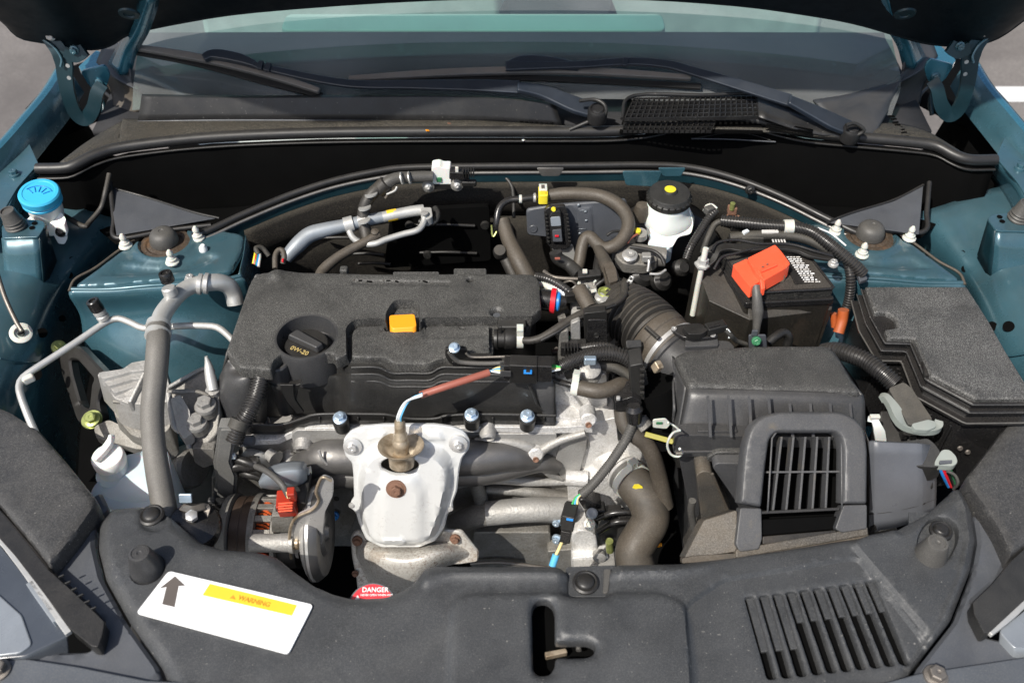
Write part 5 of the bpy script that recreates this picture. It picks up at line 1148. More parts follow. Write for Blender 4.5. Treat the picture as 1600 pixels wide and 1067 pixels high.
for i in range(13):   # printed lines, too worn to read
    x, y = 1229+i*2.3, 401+i*3.2; end = 1250+i*2.4+(4 if i % 4 == 0 else 0)
    while x < end-2:
        wd = rr.uniform(2.5,7); wd = min(wd, end-x)
        mk('print_line', [H(x,y,.0319),H(x+wd,y-.25,.0319),H(x+wd+.5,y+1.5,.0319),H(x+.5,y+1.7,.0319)], [(0,1,2,3)], 'white_paper' if i % 3 else 'print_faint', ba, smooth=False)
        x += wd+rr.uniform(1,2.2)
lathe('terminal_post', H(1216,434,.031), (0,0,1), [(.010,0),(.009,.010),(.001,.010)], 'brass', ba, n=18)
block('scuff', H(1262,463,.012), (.03,.0015,.003), 'print_faint', ba, rot=(0,0,3), bev=.0005); block('scuff', H(1276,467,.006), (.016,.0015,.006), 'print_faint', ba, rot=(0,20,0), bev=.0005)
for x, y in ((1170,474),): block('sleeve_corner', H(x,y,.004), (.012,.006,.006), 'rubber_brown', ba, rot=(0,0,-40), bev=.002)
bar = ribbon('clamp_bar', [H(1097,412,.030),H(1108,404,.036),H(1118,390,.044),H(1135,386,.046),H(1160,388,.046),H(1190,386,.048),H(1240,388,.046),H(1270,398,.042),H(1302,402,.038)], [.026,.020,.014,.018,.016,.014,.014,.016,.02], .005, 'black', ba, up=(0,0,1), bev=.0015)
tube('bar_rim', [H(1112,392,.050),H(1122,379,.052),H(1150,375,.053),H(1190,381,.052),H(1235,382,.051),H(1275,393,.048),H(1300,400,.042)], .0022, 'gloss_black', bar)
tube('bar_rim', [H(1116,420,.036),H(1128,402,.046),H(1150,396,.048),H(1185,386,.050)], .0022, 'gloss_black', bar)
rod = tube('clamp_rod', [H(1103,388,.062),H(1098,412,.036),H(1090,450,-.01),H(1082,492,-.06)], .0042, 'clip_white', ba, n=12)
lathe('rod_nut', H(1098,412,.034), (.03,.05,1), [(.012,-.003),(.012,0),(.0085,.001),(.008,.009),(.005,.010),(.001,.010)], 'pipe', rod, n=6)
bolt(H(1302,412,.040), (0,0,1), .0075, ba, 'steel')
rcv = T('terminal_cover', 'bright red plastic cover over the positive battery terminal', 'terminal cover', H(1190,430,.035))
RC = [(1168,403,.055),(1211,382,.058),(1222,394,.057),(1235,412,.056),(1226,420,.054),(1194,438,.054),(1180,424,.055)]
prism('cover_shell', rc(L(*RC), .003, 3), (0,-.003,-.020), 'red_cap', rcv, .002, seg=3)
prism('cover_end', rc(L((1145,414,.047),(1167,404,.049),(1181,427,.048),(1189,438,.047),(1173,449,.045),(1162,436,.046)), .002, 3), (0,-.003,-.018), 'red_cap', rcv, .002, seg=3)
prism('cover_leg', L((1188,436,.053),(1194,434,.053),(1196,450,.045),(1190,452,.045)), (0,-.002,-.012), 'red_cap', rcv, .001)
tube('cover_rib', [H(1189,424,.0565),H(1213,414,.0575)], .002, 'red_cap', rcv); tube('cover_rib', [H(1186,424,.054),H(1192,436,.053)], .0018, 'red_cap', rcv)
block('cover_slot', H(1192,417,.0565), (.004,.002,.002), 'rust', rcv, bev=.0003); block('cover_slot', H(1199,413,.057), (.003,.002,.002), 'rust', rcv, bev=.0003)
tube('battery_cable', [H(1181,446,.042),H(1183,466,.03),H(1184,490,.01),H(1182,512,-.008),H(1181,524,-.02)], [.0065,.007,.0085,.006,.005], 'rubber_grey', rcv, n=16)
tg_ = T('cable_bracket', 'small zinc bracket with green bolt behind the air filter box', 'bracket', H(1184,535,-.02))
prism('bracket_plate', rc(LY(-.255,(1170,524),(1197,524),(1199,545),(1170,545)), .002, 2), (0,.003,0), 'side_panel', tg_, .001)
bolt(Y(1182,533,-.259), (0,-1,.4), .0065, tg_, 'green'); block('bracket_tab', Y(1179,520,-.255), (.008,.003,.010), 'side_panel', tg_, bev=.001)
tube('short_hose', [H(1200,536,-.005),H(1212,526,0),H(1224,520,0),H(1232,526,-.006),H(1230,540,-.02)], .0065, 'black', tg_, n=14)
# ================================================================ fuse box
fz = T('fuse_box', 'large black fuse box with speckled dusty lid at the right', 'fuse box', H(1480,640,-.14))
fo = rc(LH(.02, (1352,447),(1511,447),(1545,500),(1572,548),(1612,612),(1612,622),(1524,622),(1454,585),(1428,528),(1388,527),(1383,514),(1403,511),(1398,495),(1384,487),(1367,488)), [.003]*15, 3)
relief('fuse_lid', fo, .02, 'fuse_lid', fz, sp=.010, skirt=.008, rnd=.0025, fine=.004)
def grow(pts, d, dz):
    c = sum(pts, Vector())/len(pts); P2 = np.array([(p.x,p.y) for p in pts]); A = 0
    N = len(pts); A = sum(P2[i][0]*P2[(i+1) % N][1]-P2[(i+1) % N][0]*P2[i][1] for i in range(N)); sg = 1 if A > 0 else -1; out = []
    for i in range(N):
        a, b = P2[i]-P2[i-1], P2[(i+1) % N]-P2[i]; na = np.array((a[1],-a[0]))*sg/max(1e-9,np.hypot(*a)); nb = np.array((b[1],-b[0]))*sg/max(1e-9,np.hypot(*b))
        m_ = na+nb; m_ /= max(.5, np.hypot(*m_)); out.append(Vector((pts[i].x+m_[0]*d, pts[i].y+m_[1]*d, pts[i].z+dz)))
    return out
fb0 = LH(.02, (1352,447),(1511,447),(1545,500),(1572,548),(1612,612),(1612,622),(1524,622),(1454,585),(1428,528),(1388,527),(1367,488))
prism('lid_step', grow(fb0, .003, -.008), (0,0,-.006), 'gloss_black', fz, .0012)
prism('lid_step', grow(fb0, .0005, -.014), (0,0,-.006), 'gloss_black', fz, .001)
prism('lid_rim', grow(fb0, .006, -.020), (0,0,-.008), 'gloss_black', fz, .0015)
prism('fuse_base', grow(fb0, .001, -.028), (0,0,-.16), 'gloss_black', fz, .002)
for dz, nm in ((-.009,'rim_highlight'), (-.021,'rim_highlight')):  # thin paler tubes stand in for highlights on the rim edges
    d = .004 if dz > -.015 else .0075
    e = grow(fb0, d, dz); tube(nm, [e[i] for i in (5,6,7,8,9,10,0)], .0011, 'lamp_top', fz, lin=True, n=8)
prism('base_ledge', grow(fb0, .012, -.036), (0,0,-.007), 'gloss_black', fz, .0015)
e = grow(fb0, .0125, -.0365); tube('rim_highlight', [e[i] for i in (5,6,7,8,9,10,0)], .0012, 'rubber_grey', fz, lin=True, n=8)  # another painted highlight, along the ledge
for k in range(9):
    q_ = e[8].lerp(e[7], k/8) if k < 5 else e[7].lerp(e[6], (k-4)/5)
    block('base_post', q_+Vector((0,0,-.06)), (.003,.003,.09), 'gloss_black', fz, bev=.0006)
tube('side_harness', [H(1350,470,-.03),H(1362,500,-.04),H(1376,540,-.05),H(1396,580,-.06),H(1404,610,-.06)], .008, 'conduit', fz, corr=.0042, n=12)
for k in range(5): block('lid_latch', H(1357+k*8,470+k*13,.004), (.010,.006,.012), 'black', fz, rot=(0,0,-50), bev=.001)
block('side_catch', H(1404,545,-.01), (.016,.012,.02), 'black', fz, bev=.002); block('side_catch', H(1376,535,-.01), (.010,.010,.016), 'black', fz, bev=.002)
tube('hinge_pin', [H(1448,590,.012),H(1444,560,.014)], .004, 'black', fz)
for x in (1480,1505,1530,1555,1580): block('base_rib', H(x,655+(x-1480)*.1,-.05), (.0018,.005,.10), 'gloss_black', fz, bev=.0004)
for x, y in ((1500,700),(1512,706)): lathe('base_screw', Y(x,y,-.36), (0,-1,.2), [(.004,0),(.003,.002),(.001,.002)], 'steel_dark', fz, n=10)
# ================================================================ air filter box
ab = T('air_filter_box', 'grey black air filter box with dusty lid and ribbed front', 'air filter box', H(1200,700,-.10))
tp_ = L((1052,558,.022),(1070,545,.028),(1163,538,.03),(1288,537,.03),(1303,543,.03),(1346,616,.026),(1200,610,.028),(1076,607,.022))
ao = rc([Vector((p.x,p.y,0)) for p in tp_], .006, 4)
relief('box_lid', ao, lambda x, y: .029-.004*max(0, (.33-x))/.12, 'air_box_top', ab, sp=.010, skirt=.006, rnd=.007, fine=.004)
# front of the lid, falling and widening to the flange
fa = [H(1072,600,.018),H(1090,606,.022),H(1200,609,.0265),H(1300,613,.026),H(1349,617,.020)]
fbm = [Y(1056,690,-0.374),Y(1075,688,-0.382),Y(1200,688,-0.386),Y(1300,688,-0.386),Y(1352,690,-0.382)]
sheet('lid_front', [fa, [a.lerp(b,.12)+Vector((0,-.006,.001)) for a,b in zip(fa,fbm)], [a.lerp(b,.5)+Vector((0,-.004,0)) for a,b in zip(fa,fbm)], fbm], 'air_box', ab, nu=6, nv=5, th=.003)
sa = [H(1050,556,.018),H(1060,580,.016),H(1072,600,.018)]; sb_ = [Y(1056,640,-.345),Y(1053,665,-0.352),Y(1056,690,-0.374)]
sheet('lid_side', [sa, [a.lerp(b,.5) for a,b in zip(sa,sb_)], sb_], 'air_box', ab, nu=5, nv=4, th=.003)
sheet('lid_right', [[H(1300,545,.026),H(1320,580,.024),H(1349,617,.020)], [Y(1340,600,-.28),Y(1352,640,-.34),Y(1352,690,-0.382)]], 'air_box', ab, nu=4, nv=3, th=.003)
prism('box_core', L((1066,570,.012),(1290,548,.018),(1330,612,.012),(1085,606,.008)), (0,-.01,-.16), 'black', ab, .004, taper=.05)
def rib(x, y0, y1, yp0, yp1):
    yp0, yp1 = -.366, -.394
    a, b = Y(x,y0,yp0), Y(x+3,y1,yp1); o = Vector((.0018,0,0)); d = Vector((0,-.007,0))
    mk('lid_rib', [a-o,a+o,b-o,b+o,b-o+d,b+o+d], [(0,1,3,2),(0,2,4),(1,3,5),(0,1,5,4),(2,3,5,4)], 'air_box', ab, smooth=False)
for x, y0 in ((1106,618),(1138,618),(1170,618),(1201,618),(1234,630),(1266,630),(1297,630),(1328,630)): rib(x, y0, 676, -0.342, -0.380)
prism('rib_shelf', rc(LY(-0.387,(1090,674),(1152,674),(1152,678),(1090,678)), .001, 2), (0,.01,0), 'air_box', ab, .0008)
prism('lid_flange', rc(LY(-0.391,(1054,683),(1080,680),(1160,681),(1354,684),(1354,704),(1056,703),(1052,696)), .003, 3), (0,.02,0), 'air_box', ab, .002)
prism('base_flange', rc(LY(-0.393,(1052,706),(1160,705),(1356,706),(1356,712),(1054,714)), .002, 2), (0,.02,0), 'air_box', ab, .0012)
prism('box_base', rc(LY(-0.384,(1060,710),(1356,710),(1352,830),(1120,880),(1068,872),(1078,800)), .006, 3), (0,.14,0), 'air_box', ab, .003)
prism('base_step', rc(LY(-0.398,(1104,716),(1120,707),(1180,706),(1180,722),(1106,722)), .003, 2), (0,.02,0), 'air_box_top', ab, .002)
# raised shields of the base, mud-stained
prism('base_hump', rc(LY(-0.412,(1113,730),(1120,724),(1178,724),(1180,790),(1150,784)), .005, 4), (0,.03,0), 'scoop', ab, .004)
prism('base_fin', rc(LY(-0.418,(1088,742),(1098,736),(1112,738),(1144,808),(1146,860),(1070,870),(1084,846),(1098,830)), .005, 4), (0,.03,0), 'dirty_box', ab, .004)
tube('fin_edge', LY(-0.422,(1113,740),(1128,775),(1142,806)), .0018, 'rubber_brown', ab)
tube('base_bead', LY(-0.416,(1082,782),(1080,800),(1088,842)), .005, 'rubber_grey', ab)
cl = T('box_clip', 'round wire spring clip on the left edge of the air filter box', 'wire clip', Y(1060,705,-.41))
cpt = Y(1057,692,-0.400)
tube('clip_wire', [Y(1062,672,-.41),Y(1052,676,-0.402),Y(1045,686,-0.404),Y(1043,698,-0.404),Y(1049,710,-0.404),Y(1060,713,-0.404),Y(1066,707,-0.406),Y(1062,701,-.42)], .0016, 'clip_white', cl, n=8)
tube('clip_wire', [Y(1044,660,-.40),Y(1052,664,-0.393),Y(1062,672,-.41)], .0012, 'clip_white', cl, n=8)
tube('clip_bar', [Y(1056,708,-0.406),Y(1066,708,-0.406)], .0024, 'steel_dark', cl, n=8)
c2 = T('box_clip', 'white plastic over-centre clip on the right side of the air filter box', 'plastic clip', Y(1365,690,-.36))
ribbon('clip_strap', [Y(1356,654,-0.353),Y(1366,656,-0.356),Y(1370,664,-0.360),Y(1374,676,-0.362),Y(1377,694,-0.362)], [.006,.010,.014,.014,.013], .004, 'white_pl', c2, up=(0,-1,.3), bev=.001)
block('clip_head', Y(1367,651,-0.356), (.013,.006,.005), 'clip_white', c2, bev=.001)
# mass air flow neck and sensor
nk0 = H(1062,566,-.020)
sdir = (H(1000,500,-.012)-H(1066,562,-.022)).normalized()
lathe('inlet_neck', nk0-sdir*.02, sdir, [(.040,-.02),(.041,0),(.041,.030),(.044,.032),(.044,.037),(.040,.038),(.001,.038)], 'air_box', ab, n=48)
prism('neck_fairing', rc(L((1056,545,.012),(1090,530,.022),(1140,532,.024),(1150,545,.024),(1075,560,.018)), .006, 3), (0,-.004,-.03), 'air_box', ab, .005)
ms = T('air_flow_sensor', 'black air flow sensor plugged on top of the air box inlet', 'sensor', H(1100,530,.03))
prism('sensor_flange', rc(L((1047,514,.032),(1060,507,.036),(1092,504,.038),(1122,518,.036),(1122,526,.034),(1085,530,.034),(1066,526,.033)), .004, 4), (0,0,-.006), 'gloss_black', ms, .0012)
prism('sensor_body', rc(L((1066,510,.044),(1090,507,.046),(1108,514,.046),(1096,522,.044),(1076,522,.044)), .003, 3), (0,0,-.010), 'black', ms, .0015)
block('sensor_plug', H(1118,512,.042), (.028,.014,.012), 'black', ms, rot=(0,0,18), bev=.0015); block('plug_ridge', H(1116,509,.049), (.016,.004,.003), 'gloss_black', ms, rot=(0,0,18), bev=.0005)
for x, y in ((1053,514),(1114,524)): lathe('sensor_screw', H(x,y,.035), (0,0,1), [(.0038,0),(.0036,.0016),(.0015,.0016),(.001,.001)], 'steel', ms, n=14)
tube('sensor_lead', [H(1134,516,.040),H(1142,524,.034),H(1150,532,.02),H(1166,538,.01)], .0032, 'tape', ms); tube('lead_wire', [H(1132,512,.042),H(1140,518,.04),H(1139,528,.03)], .0012, 'wire_w', ms, n=6)
prism('sensor_riser', rc(L((1072,524,.030),(1120,524,.030),(1124,540,.026),(1070,542,.026)), .004, 3), (0,0,-.02), 'air_box', ms, .003)
# corrugated intake hose
ih = T('intake_hose', 'fat ribbed black rubber intake hose leading to the air box', 'intake hose', H(1010,540,-.06))
p0, p1 = H(1048,548,-.016), H(962,474,-.035)
mid = H(1005,502,-.012)
bel = cat([p0+sdir*.012, mid, H(980,486,-.020), p1], 16)
tube('bellows', [p0+sdir*.018, H(1014,514,-.012), H(988,494,-.018), H(962,482,-.035)], [.043,.046,.046,.045,.043], 'rubber', ih, corr=.0080, depth=.13, n=48, step=.0080/4, cap=True)
lathe('hose_cuff', p0+sdir*(.002), sdir, [(.0435,-.006),(.0445,-.004),(.0445,.016),(.046,.018),(.046,.028),(.043,.034),(.001,.034)], 'rubber_brown', ih, n=48)
lathe('hose_clamp', p0+sdir*(-.001), sdir, [(.0445,0),(.0462,.0005),(.0462,.0065),(.0445,.007)], 'steel', ih, n=56)
block('clamp_screw', Y(1027,573,-.325), (.010,.012,.014), 'brass', ih, rot=(20,10,30), bev=.002)
block('cuff_tab', H(1018,519,.038), (.022,.005,.006), 'rubber', ih, rot=(0,20,-40), bev=.001)
# scoop with grille
sp = Plane(Y(1170,650,-.396), Y(1350,655,-.396), H(1250,862,-.062))
sc = T('intake_scoop', 'grey square intake scoop with barred opening in front of the filter box', 'air intake', sp.w(1250,850))
oo_ = rc(sp.l((1156,786),(1160,730),(1165,690),(1174,664),(1192,649),(1218,643),(1312,643),(1335,652),(1350,668),(1356,700),(1355,787),(1317,787),(1318,700),(1314,682),(1305,675),(1212,675),(1202,686),(1196,730),(1190,792)), [.003,.01,.01,.01,.01,.008,.008,.01,.01,.01,.003,.003,.006,.006,.006,.006,.006,.006,.003], 4)
inner = rc(sp.l((1205,690),(1206,676),(1212,670),(1308,670),(1318,678),(1320,700),(1320,800),(1190,808),(1194,740)), .003, 3)
relief('scoop_frame', oo_, 0, 'scoop', sc, sp=.008, skirt=.020, rnd=.003, fine=.004, plane=sp, feats=[(oo_, .004, .0015)])
prism('scoop_floor', sp.lw((1196,676,-.055),(1330,676,-.055),(1330,830,-.055),(1186,840,-.055)), tuple(sp.N*-.003), 'felt', sc, 0)
# inner walls of the throat
th = [(1198,800),(1205,684),(1213,673),(1306,673),(1316,682),(1317,796)]
sheet('scoop_throat', [[sp.w(x,y,-.003) for x,y in th], [sp.w(x,y,-.055) for x,y in th]], 'scoop', sc, nu=4, nv=2, lin=True, th=.002)
for k in range(5):
    xt, xb = 1221.5+k*18.6, 1208+k*20.5
    a, b = sp.w(xt,682,-.016), sp.w(xb,797,-.012)
    mk('grille_bar', *boxd(a-sp.U*.0012, sp.U*.0026, b-a, sp.N*-.016, 0), 'scoop', sc, smooth=False, bev=.0004)
a, b = sp.w(1198,739,-.013), sp.w(1317,738,-.013); mk('grille_crossbar', *boxd(a, b-a, sp.V*.0024, sp.N*-.014, 0), 'scoop', sc, smooth=False, bev=.0004)
a, b = sp.w(1188,803,-.007), sp.w(1312,797,-.007); mk('grille_crossbar', *boxd(a, b-a, sp.V*.0035, sp.N*-.010, 0), 'black', sc, smooth=False, bev=.0006)
prism('scoop_foot', rc(sp.lw((1157,793,-.003),(1190,794,-.003),(1191,842,-.003),(1186,858,-.003),(1156,862,-.003),(1150,850,-.003)), .002, 2), tuple(sp.N*-.02), 'scoop', sc, .0015)
prism('scoop_foot', rc(sp.lw((1318,789,-.003),(1355,788,-.003),(1355,826,-.003),(1316,832,-.003),(1305,826,-.003)), .002, 2), tuple(sp.N*-.02), 'scoop', sc, .0015)
prism('scoop_sill', rc(sp.lw((1150,858,-.006),(1356,822,-.006),(1357,836,-.006),(1150,872,-.006)), .002, 2), tuple(sp.N*-.02), 'dirty_box', sc, .003)
prism('scoop_lip', rc(sp.lw((1066,872,-.012),(1084,868,-.012),(1150,864,-.010),(1357,832,-.010),(1357,840,-.010),(1300,848,-.010),(1150,874,-.010),(1066,880,-.012)), .001, 2), tuple(sp.N*-.012), 'rubber_brown', sc, .002)
prism('scoop_shadow_box', rc(sp.lw((1190,812,-.012),(1308,806,-.012),(1305,826,-.012),(1192,836,-.012)), .002, 2), tuple(sp.N*-.02), 'felt', sc, 0)
prism('scoop_shelf', rc(sp.lw((1192,838,-.008),(1306,828,-.008),(1306,838,-.008),(1192,850,-.008)), .001, 2), tuple(sp.N*-.01), 'batt_case', sc, .001)
prism('scoop_wedge', rc(sp.lw((1100,812,-.02),(1152,796,-.012),(1152,862,-.012),(1068,874,-.018),(1080,850,-.02)), .003, 2), tuple(sp.N*-.03), 'dirty_box', sc, .003)
# resonator duct to the right
rs = T('resonator_duct', 'smooth blue grey air duct panel right of the intake scoop', 'air duct', Y(1410,830,-.40))
ra = [Y(1357,690,-.395),Y(1366,691,-.400),Y(1400,693,-.402),Y(1440,694,-.400),Y(1446,694,-.396),Y(1462,696,-.380)]
rb = [Y(1357,832,-.425),Y(1366,830,-.430),Y(1400,824,-.432),Y(1440,812,-.430),Y(1446,808,-.426),Y(1462,800,-.41)]
sheet('duct_face', [ra, [x.lerp(y,.5)+Vector((0,-.004,0)) for x,y in zip(ra,rb)], rb], 'duct', rs, nu=4, nv=4, lin=True, linv=False, th=.004, ang=60)
sheet('duct_side', [[ra[0]+Vector((0,.04,-.002)), ra[0]], [rb[0]+Vector((0,.04,0)), rb[0]]], 'black', rs, nu=2, nv=2, th=.001)
tube('duct_seam', [p.lerp(q,.78)+Vector((0,-.001,0)) for p, q in zip(ra, rb)], .0009, 'black', rs)
prism('duct_hook', rc(LY(-.43,(1356,838),(1362,826),(1368,820),(1372,830),(1400,824),(1404,834),(1360,850)), .002, 2), (0,.02,0), 'black', rs, .001)
# ================================================================ control unit plugs
cp_ = T('control_unit_plug', 'upper grey connector with pale lever on the engine control unit', 'connector', Y(1430,670,-.3))
e0 = rc(L((1388,606,.0),(1412,596,.004),(1425,606,.004),(1458,655,-.010),(1450,664,-.014),(1420,664,-.014)), .004, 3)
prism('plug_hood', e0, (0,0,-.022), 'tape', cp_, .004)
lv = [H(1377,622,-.012),H(1384,622,-.008),H(1395,636,-.010),H(1404,652,-.016),H(1416,664,-.022),H(1440,670,-.024),H(1462,668,-.022),H(1466,658,-.018)]
ribbon('lever', lv, [.008,.010,.014,.016,.014,.014,.014,.010], .010, 'lever', cp_, up=(0,0,1), bev=.002)
prism('lever_end', rc(L((1424,662,-.012),(1450,655,-.010),(1462,658,-.012),(1463,667,-.014),(1450,672,-.016),(1430,671,-.016)), .003, 3), (0,0,-.008), 'lever', cp_, .0015)
for k in range(4): block('plug_key', H(1412+k*14,678-k*1.0,-.045), (.008,.010,.012), 'black', cp_, bev=.001)
c3 = T('control_unit_plug', 'lower grey connector with green tinted lever beside the headlamp', 'connector', Y(1470,740,-.33))
prism('plug_hood', rc(L((1405,690,-.03),(1450,684,-.03),(1462,694,-.03),(1480,722,-.04),(1462,730,-.045),(1430,728,-.045)), .005, 3), (0,0,-.03), 'cover_wall', c3, .004)
prism('lever', rc(L((1472,702,-.032),(1484,702,-.032),(1494,712,-.035),(1497,722,-.04),(1490,728,-.042),(1460,726,-.042),(1462,718,-.038)), .004, 3), (0,0,-.010), 'lever', c3, .002)
prism('lever_pad', rc(L((1468,719,-.0375),(1488,718,-.0375),(1488,723,-.039),(1468,724,-.039)), .001, 2), (0,0,-.004), 'side_panel', c3, .0006)
for k, c_ in enumerate(('blue','red','black','green')): tube('lead', [H(1468+k*5,730,-.05),H(1474+k*5,744,-.07),H(1482+k*4,760,-.10)], .0022, c_, c3, n=8)
tube('lead_loop', [H(1480,736,-.045),H(1492,742,-.05),H(1497,754,-.06),H(1490,764,-.08)], .002, 'rubber_grey', c3, n=8)
prism('unit_body', L((1375,640,-.05),(1400,640,-.05),(1450,700,-.06),(1460,760,-.09),(1370,760,-.09)), (0,.0,-.06), 'black', c3, .003)
tag(tube('corrugated_loom', [H(1288,550,-.02),H(1306,548,-.005),H(1330,554,.002),H(1355,565,.004),H(1378,582,.004),H(1398,600,-.002)], .0125, 'conduit', None, corr=.0044, depth=.15, n=18), 'corrugated black loom between the filter box and the control unit plug', 'cable loom')
# ================================================================ brake fluid reservoir and master cylinder
br_ = T('brake_fluid_reservoir', 'white brake fluid reservoir with black cap and yellow label', 'brake fluid reservoir', H(1040,385,-.03))
bc_ = H(1045,312,.040)
sheet('tank', [[bc_+Vector((math.cos(t)*r*1.0*(1.25 if z < -.03 and math.cos(t) > .3 else 1), math.sin(t)*r, z)) for t in [k*math.pi/8 for k in range(17)]] for r, z in ((.031,.0),(.033,-.006),(.034,-.018),(.036,-.034),(.034,-.046),(.026,-.052))], 'white_pl', br_, nu=3, nv=3, th=.002)
prism('tank_side', rc(L((1005,318,.030),(1020,322,.030),(1078,322,.028),(1084,350,.006),(1080,366,-.004),(1060,370,-.006),(1050,388,-.016),(1022,380,-.014),(1012,350,.004)), .006, 3), (0,.02,-.02), 'white_pl', br_, .005)
prism('tank_foot', rc(L((1016,362,-.006),(1050,366,-.008),(1052,384,-.016),(1040,392,-.02),(1012,384,-.016)), .004, 3), (0,.0,-.03), 'frosted', br_, .004)
lathe('tank_bracket', H(1003,330,.02), (0,0,1), [(.001,-.02),(.012,-.015),(.014,0),(.010,.012),(.001,.014)], 'rubber_brown', br_, n=20)
lathe('cap', bc_+Vector((0,0,-.002)), (0,-.02,1), [(.001,0),(.0345,0),(.0350,.002),(.0350,.008),(.0335,.0095),(.0325,.014),(.031,.0165),(.012,.018),(.0115,.020),(.0105,.0215),(.001,.0215)], 'cover_wall', br_, n=48, bumps=None)
for k in range(22):
    t = 2*math.pi*k/22; lathe('cap_knurl', bc_+Vector((math.cos(t)*.0347, math.sin(t)*.0347, .001)), (0,0,1), [(.0014,0),(.0014,.0075),(.0006,.008)], 'black', br_, n=6)
lathe('cap_button', bc_+Vector((0,0,.0195)), (0,0,1), [(.001,0),(.0088,0),(.0088,.0008),(.001,.001)], 'yel_pl', br_, n=28)
mc = T('brake_master_cylinder', 'cast master cylinder below the white brake reservoir', 'master cylinder', H(1000,420,-.08))
tube('cylinder', [H(960,392,-.02),H(990,398,-.02),H(1040,402,-.02)], [.016,.018,.015], 'alu_dark', mc, n=22)
prism('cylinder_flange', rc(L((962,386,-.004),(992,382,-.004),(1020,390,-.006),(1030,405,-.01),(1010,414,-.014),(975,412,-.012),(962,402,-.01)), .006, 4), (0,0,-.02), 'alu_dark', mc, .003)
lathe('port_nut', H(984,399,-.002), (0,-.2,1), [(.012,-.004),(.012,.001),(.009,.003),(.0075,.003),(.007,.006),(.003,.006),(.001,.003)], 'steel', mc, n=24)
lathe('yellow_plug', H(996,363,.008), (0,-.2,1), [(.001,0),(.0055,0),(.005,.005),(.001,.006)], 'yel_pl', mc, n=16); lathe('port_body', H(1000,370,-.004), (0,-.2,1), [(.001,0),(.011,0),(.010,.010),(.001,.011)], 'alu', mc, n=20)
tube('brake_pipe', [H(984,386,.010),H(1000,388,.010),H(1020,392,.008),H(1032,400,.004),H(1038,412,-.004)], .0028, 'black', mc)
tube('brake_pipe', [H(1012,396,.004),H(1014,410,-.004),H(1012,424,-.015)], .0022, 'steel', mc); tube('brake_pipe', [H(1015,428,-.012),H(1030,428,-.012),H(1040,422,-.012)], .002, 'steel', mc)
tube('sensor_pigtail', [H(996,366,.010),H(986,372,.010),H(980,380,.006)], .0018, 'pink_hose', mc); tube('thin_lead', [H(948,368,.01),H(958,362,.014),H(975,362,.012),H(992,364,.01)], .0022, 'black', mc)
block('cylinder_boss', H(1010,402,.0), (.014,.012,.012), 'alu', mc, bev=.002)
for x, y, r in ((1030,440,.016),(1000,430,.02),(1060,420,.014)): lathe('booster_part', H(x,y,-.05), (.3,-.5,.6), [(.001,0),(r,0),(r,.012),(r*.6,.018),(.001,.018)], 'black', mc, n=20)
bo = tag(lathe('brake_booster', Vector((.25,.10,-.10)), (0,-1,.15), [(.001,0),(.09,0),(.10,.02),(.10,.05),(.08,.07),(.03,.08),(.001,.08)], 'black', None, n=40), 'black drum of the brake booster hidden behind the master cylinder', 'brake booster')
# ================================================================ heater hoses behind the engine
hh = T('heater_hose', 'thick dusty hose curving from a yellow clamp towards the brake reservoir', 'hose', H(960,380,-.02))
tube('hose_body', [H(856,306,.030),H(880,303,.034),H(905,303,.036),H(935,306,.036),H(958,315,.034),H(975,330,.030),H(982,350,.022),H(975,370,.012),H(960,384,.004),H(944,388,0),H(932,380,.004),H(922,370,.008),H(914,373,.004),H(909,388,-.006),H(905,410,-.02),H(900,425,-.03)], [.0095,.0105,.0105,.0105,.0105,.011,.011,.0105,.0105,.010,.010,.010,.0095,.0095,.0095,.0095], 'rubber_brown', hh, n=20, step=.003)
tube('metal_pipe', [H(856,306,.030),H(842,308,.030),H(815,311,.028),H(796,313,.026),H(784,320,.022),H(778,332,.014),H(776,350,.0),H(775,366,-.02)], .0055, 'gloss_black', hh, n=14)
lathe('pipe_bead', H(812,311,.028), (1,0,0), [(.0055,-.001),(.0068,0),(.0068,.003),(.0055,.004)], 'clip_white', hh, n=16); lathe('pipe_bead', H(834,309,.030), (1,0,0), [(.0055,-.001),(.0075,0),(.0075,.003),(.0055,.004)], 'steel', hh, n=16)
hc2 = H(848,307,.031)
prism('hose_clamp', rc([hc2+Vector((a,b,.012)) for a, b in ((-.007,-.014),(.008,-.014),(.008,.012),(-.007,.012))], .002, 2), (0,0,-.018), 'yel_pl', hh, .0015)
prism('clamp_frame', rc([hc2+Vector((a,b,.0145)) for a, b in ((-.006,-.003),(.007,-.003),(.007,.014),(-.006,.014))], .001, 2), (0,0,-.004), 'clip_white', hh, .001)
block('clamp_slot', hc2+Vector((0,.005,.0150)), (.005,.009,.002), 'print_dark', hh, bev=.0005); block('clamp_pad', hc2+Vector((0,-.008,.0125)), (.009,.007,.003), 'yellow', hh, bev=.0005)
h2 = T('coolant_pipe_pair', 'two dark pipes dropping behind the engine cover', 'pipe', H(810,420,-.08))
tube('coolant_pipe', [H(786,345,.0),H(795,375,-.015),H(812,410,-.03),H(828,440,-.05)], [.011,.012,.014,.014], 'rubber_brown', h2, n=18)
tube('coolant_pipe', [H(782,390,-.03),H(792,408,-.04),H(806,436,-.06)], [.009,.010,.010], 'rubber', h2, n=18)
lathe('pipe_joint', H(781,393,-.02), (0,-.5,1), [(.010,-.01),(.011,0),(.009,.006),(.001,.006)], 'rubber', h2, n=18); tube('pipe_wire', [H(768,352,.0),H(770,370,-.01),H(776,362,-.004)], .0014, 'zinc_y', h2, n=6)
tube('firewall_pipe', [H(738,273,.020),H(760,273,.020),H(785,275,.018),H(798,288,.010),H(802,305,0),H(803,340,-.02)], .003, 'cover_wall', h2)
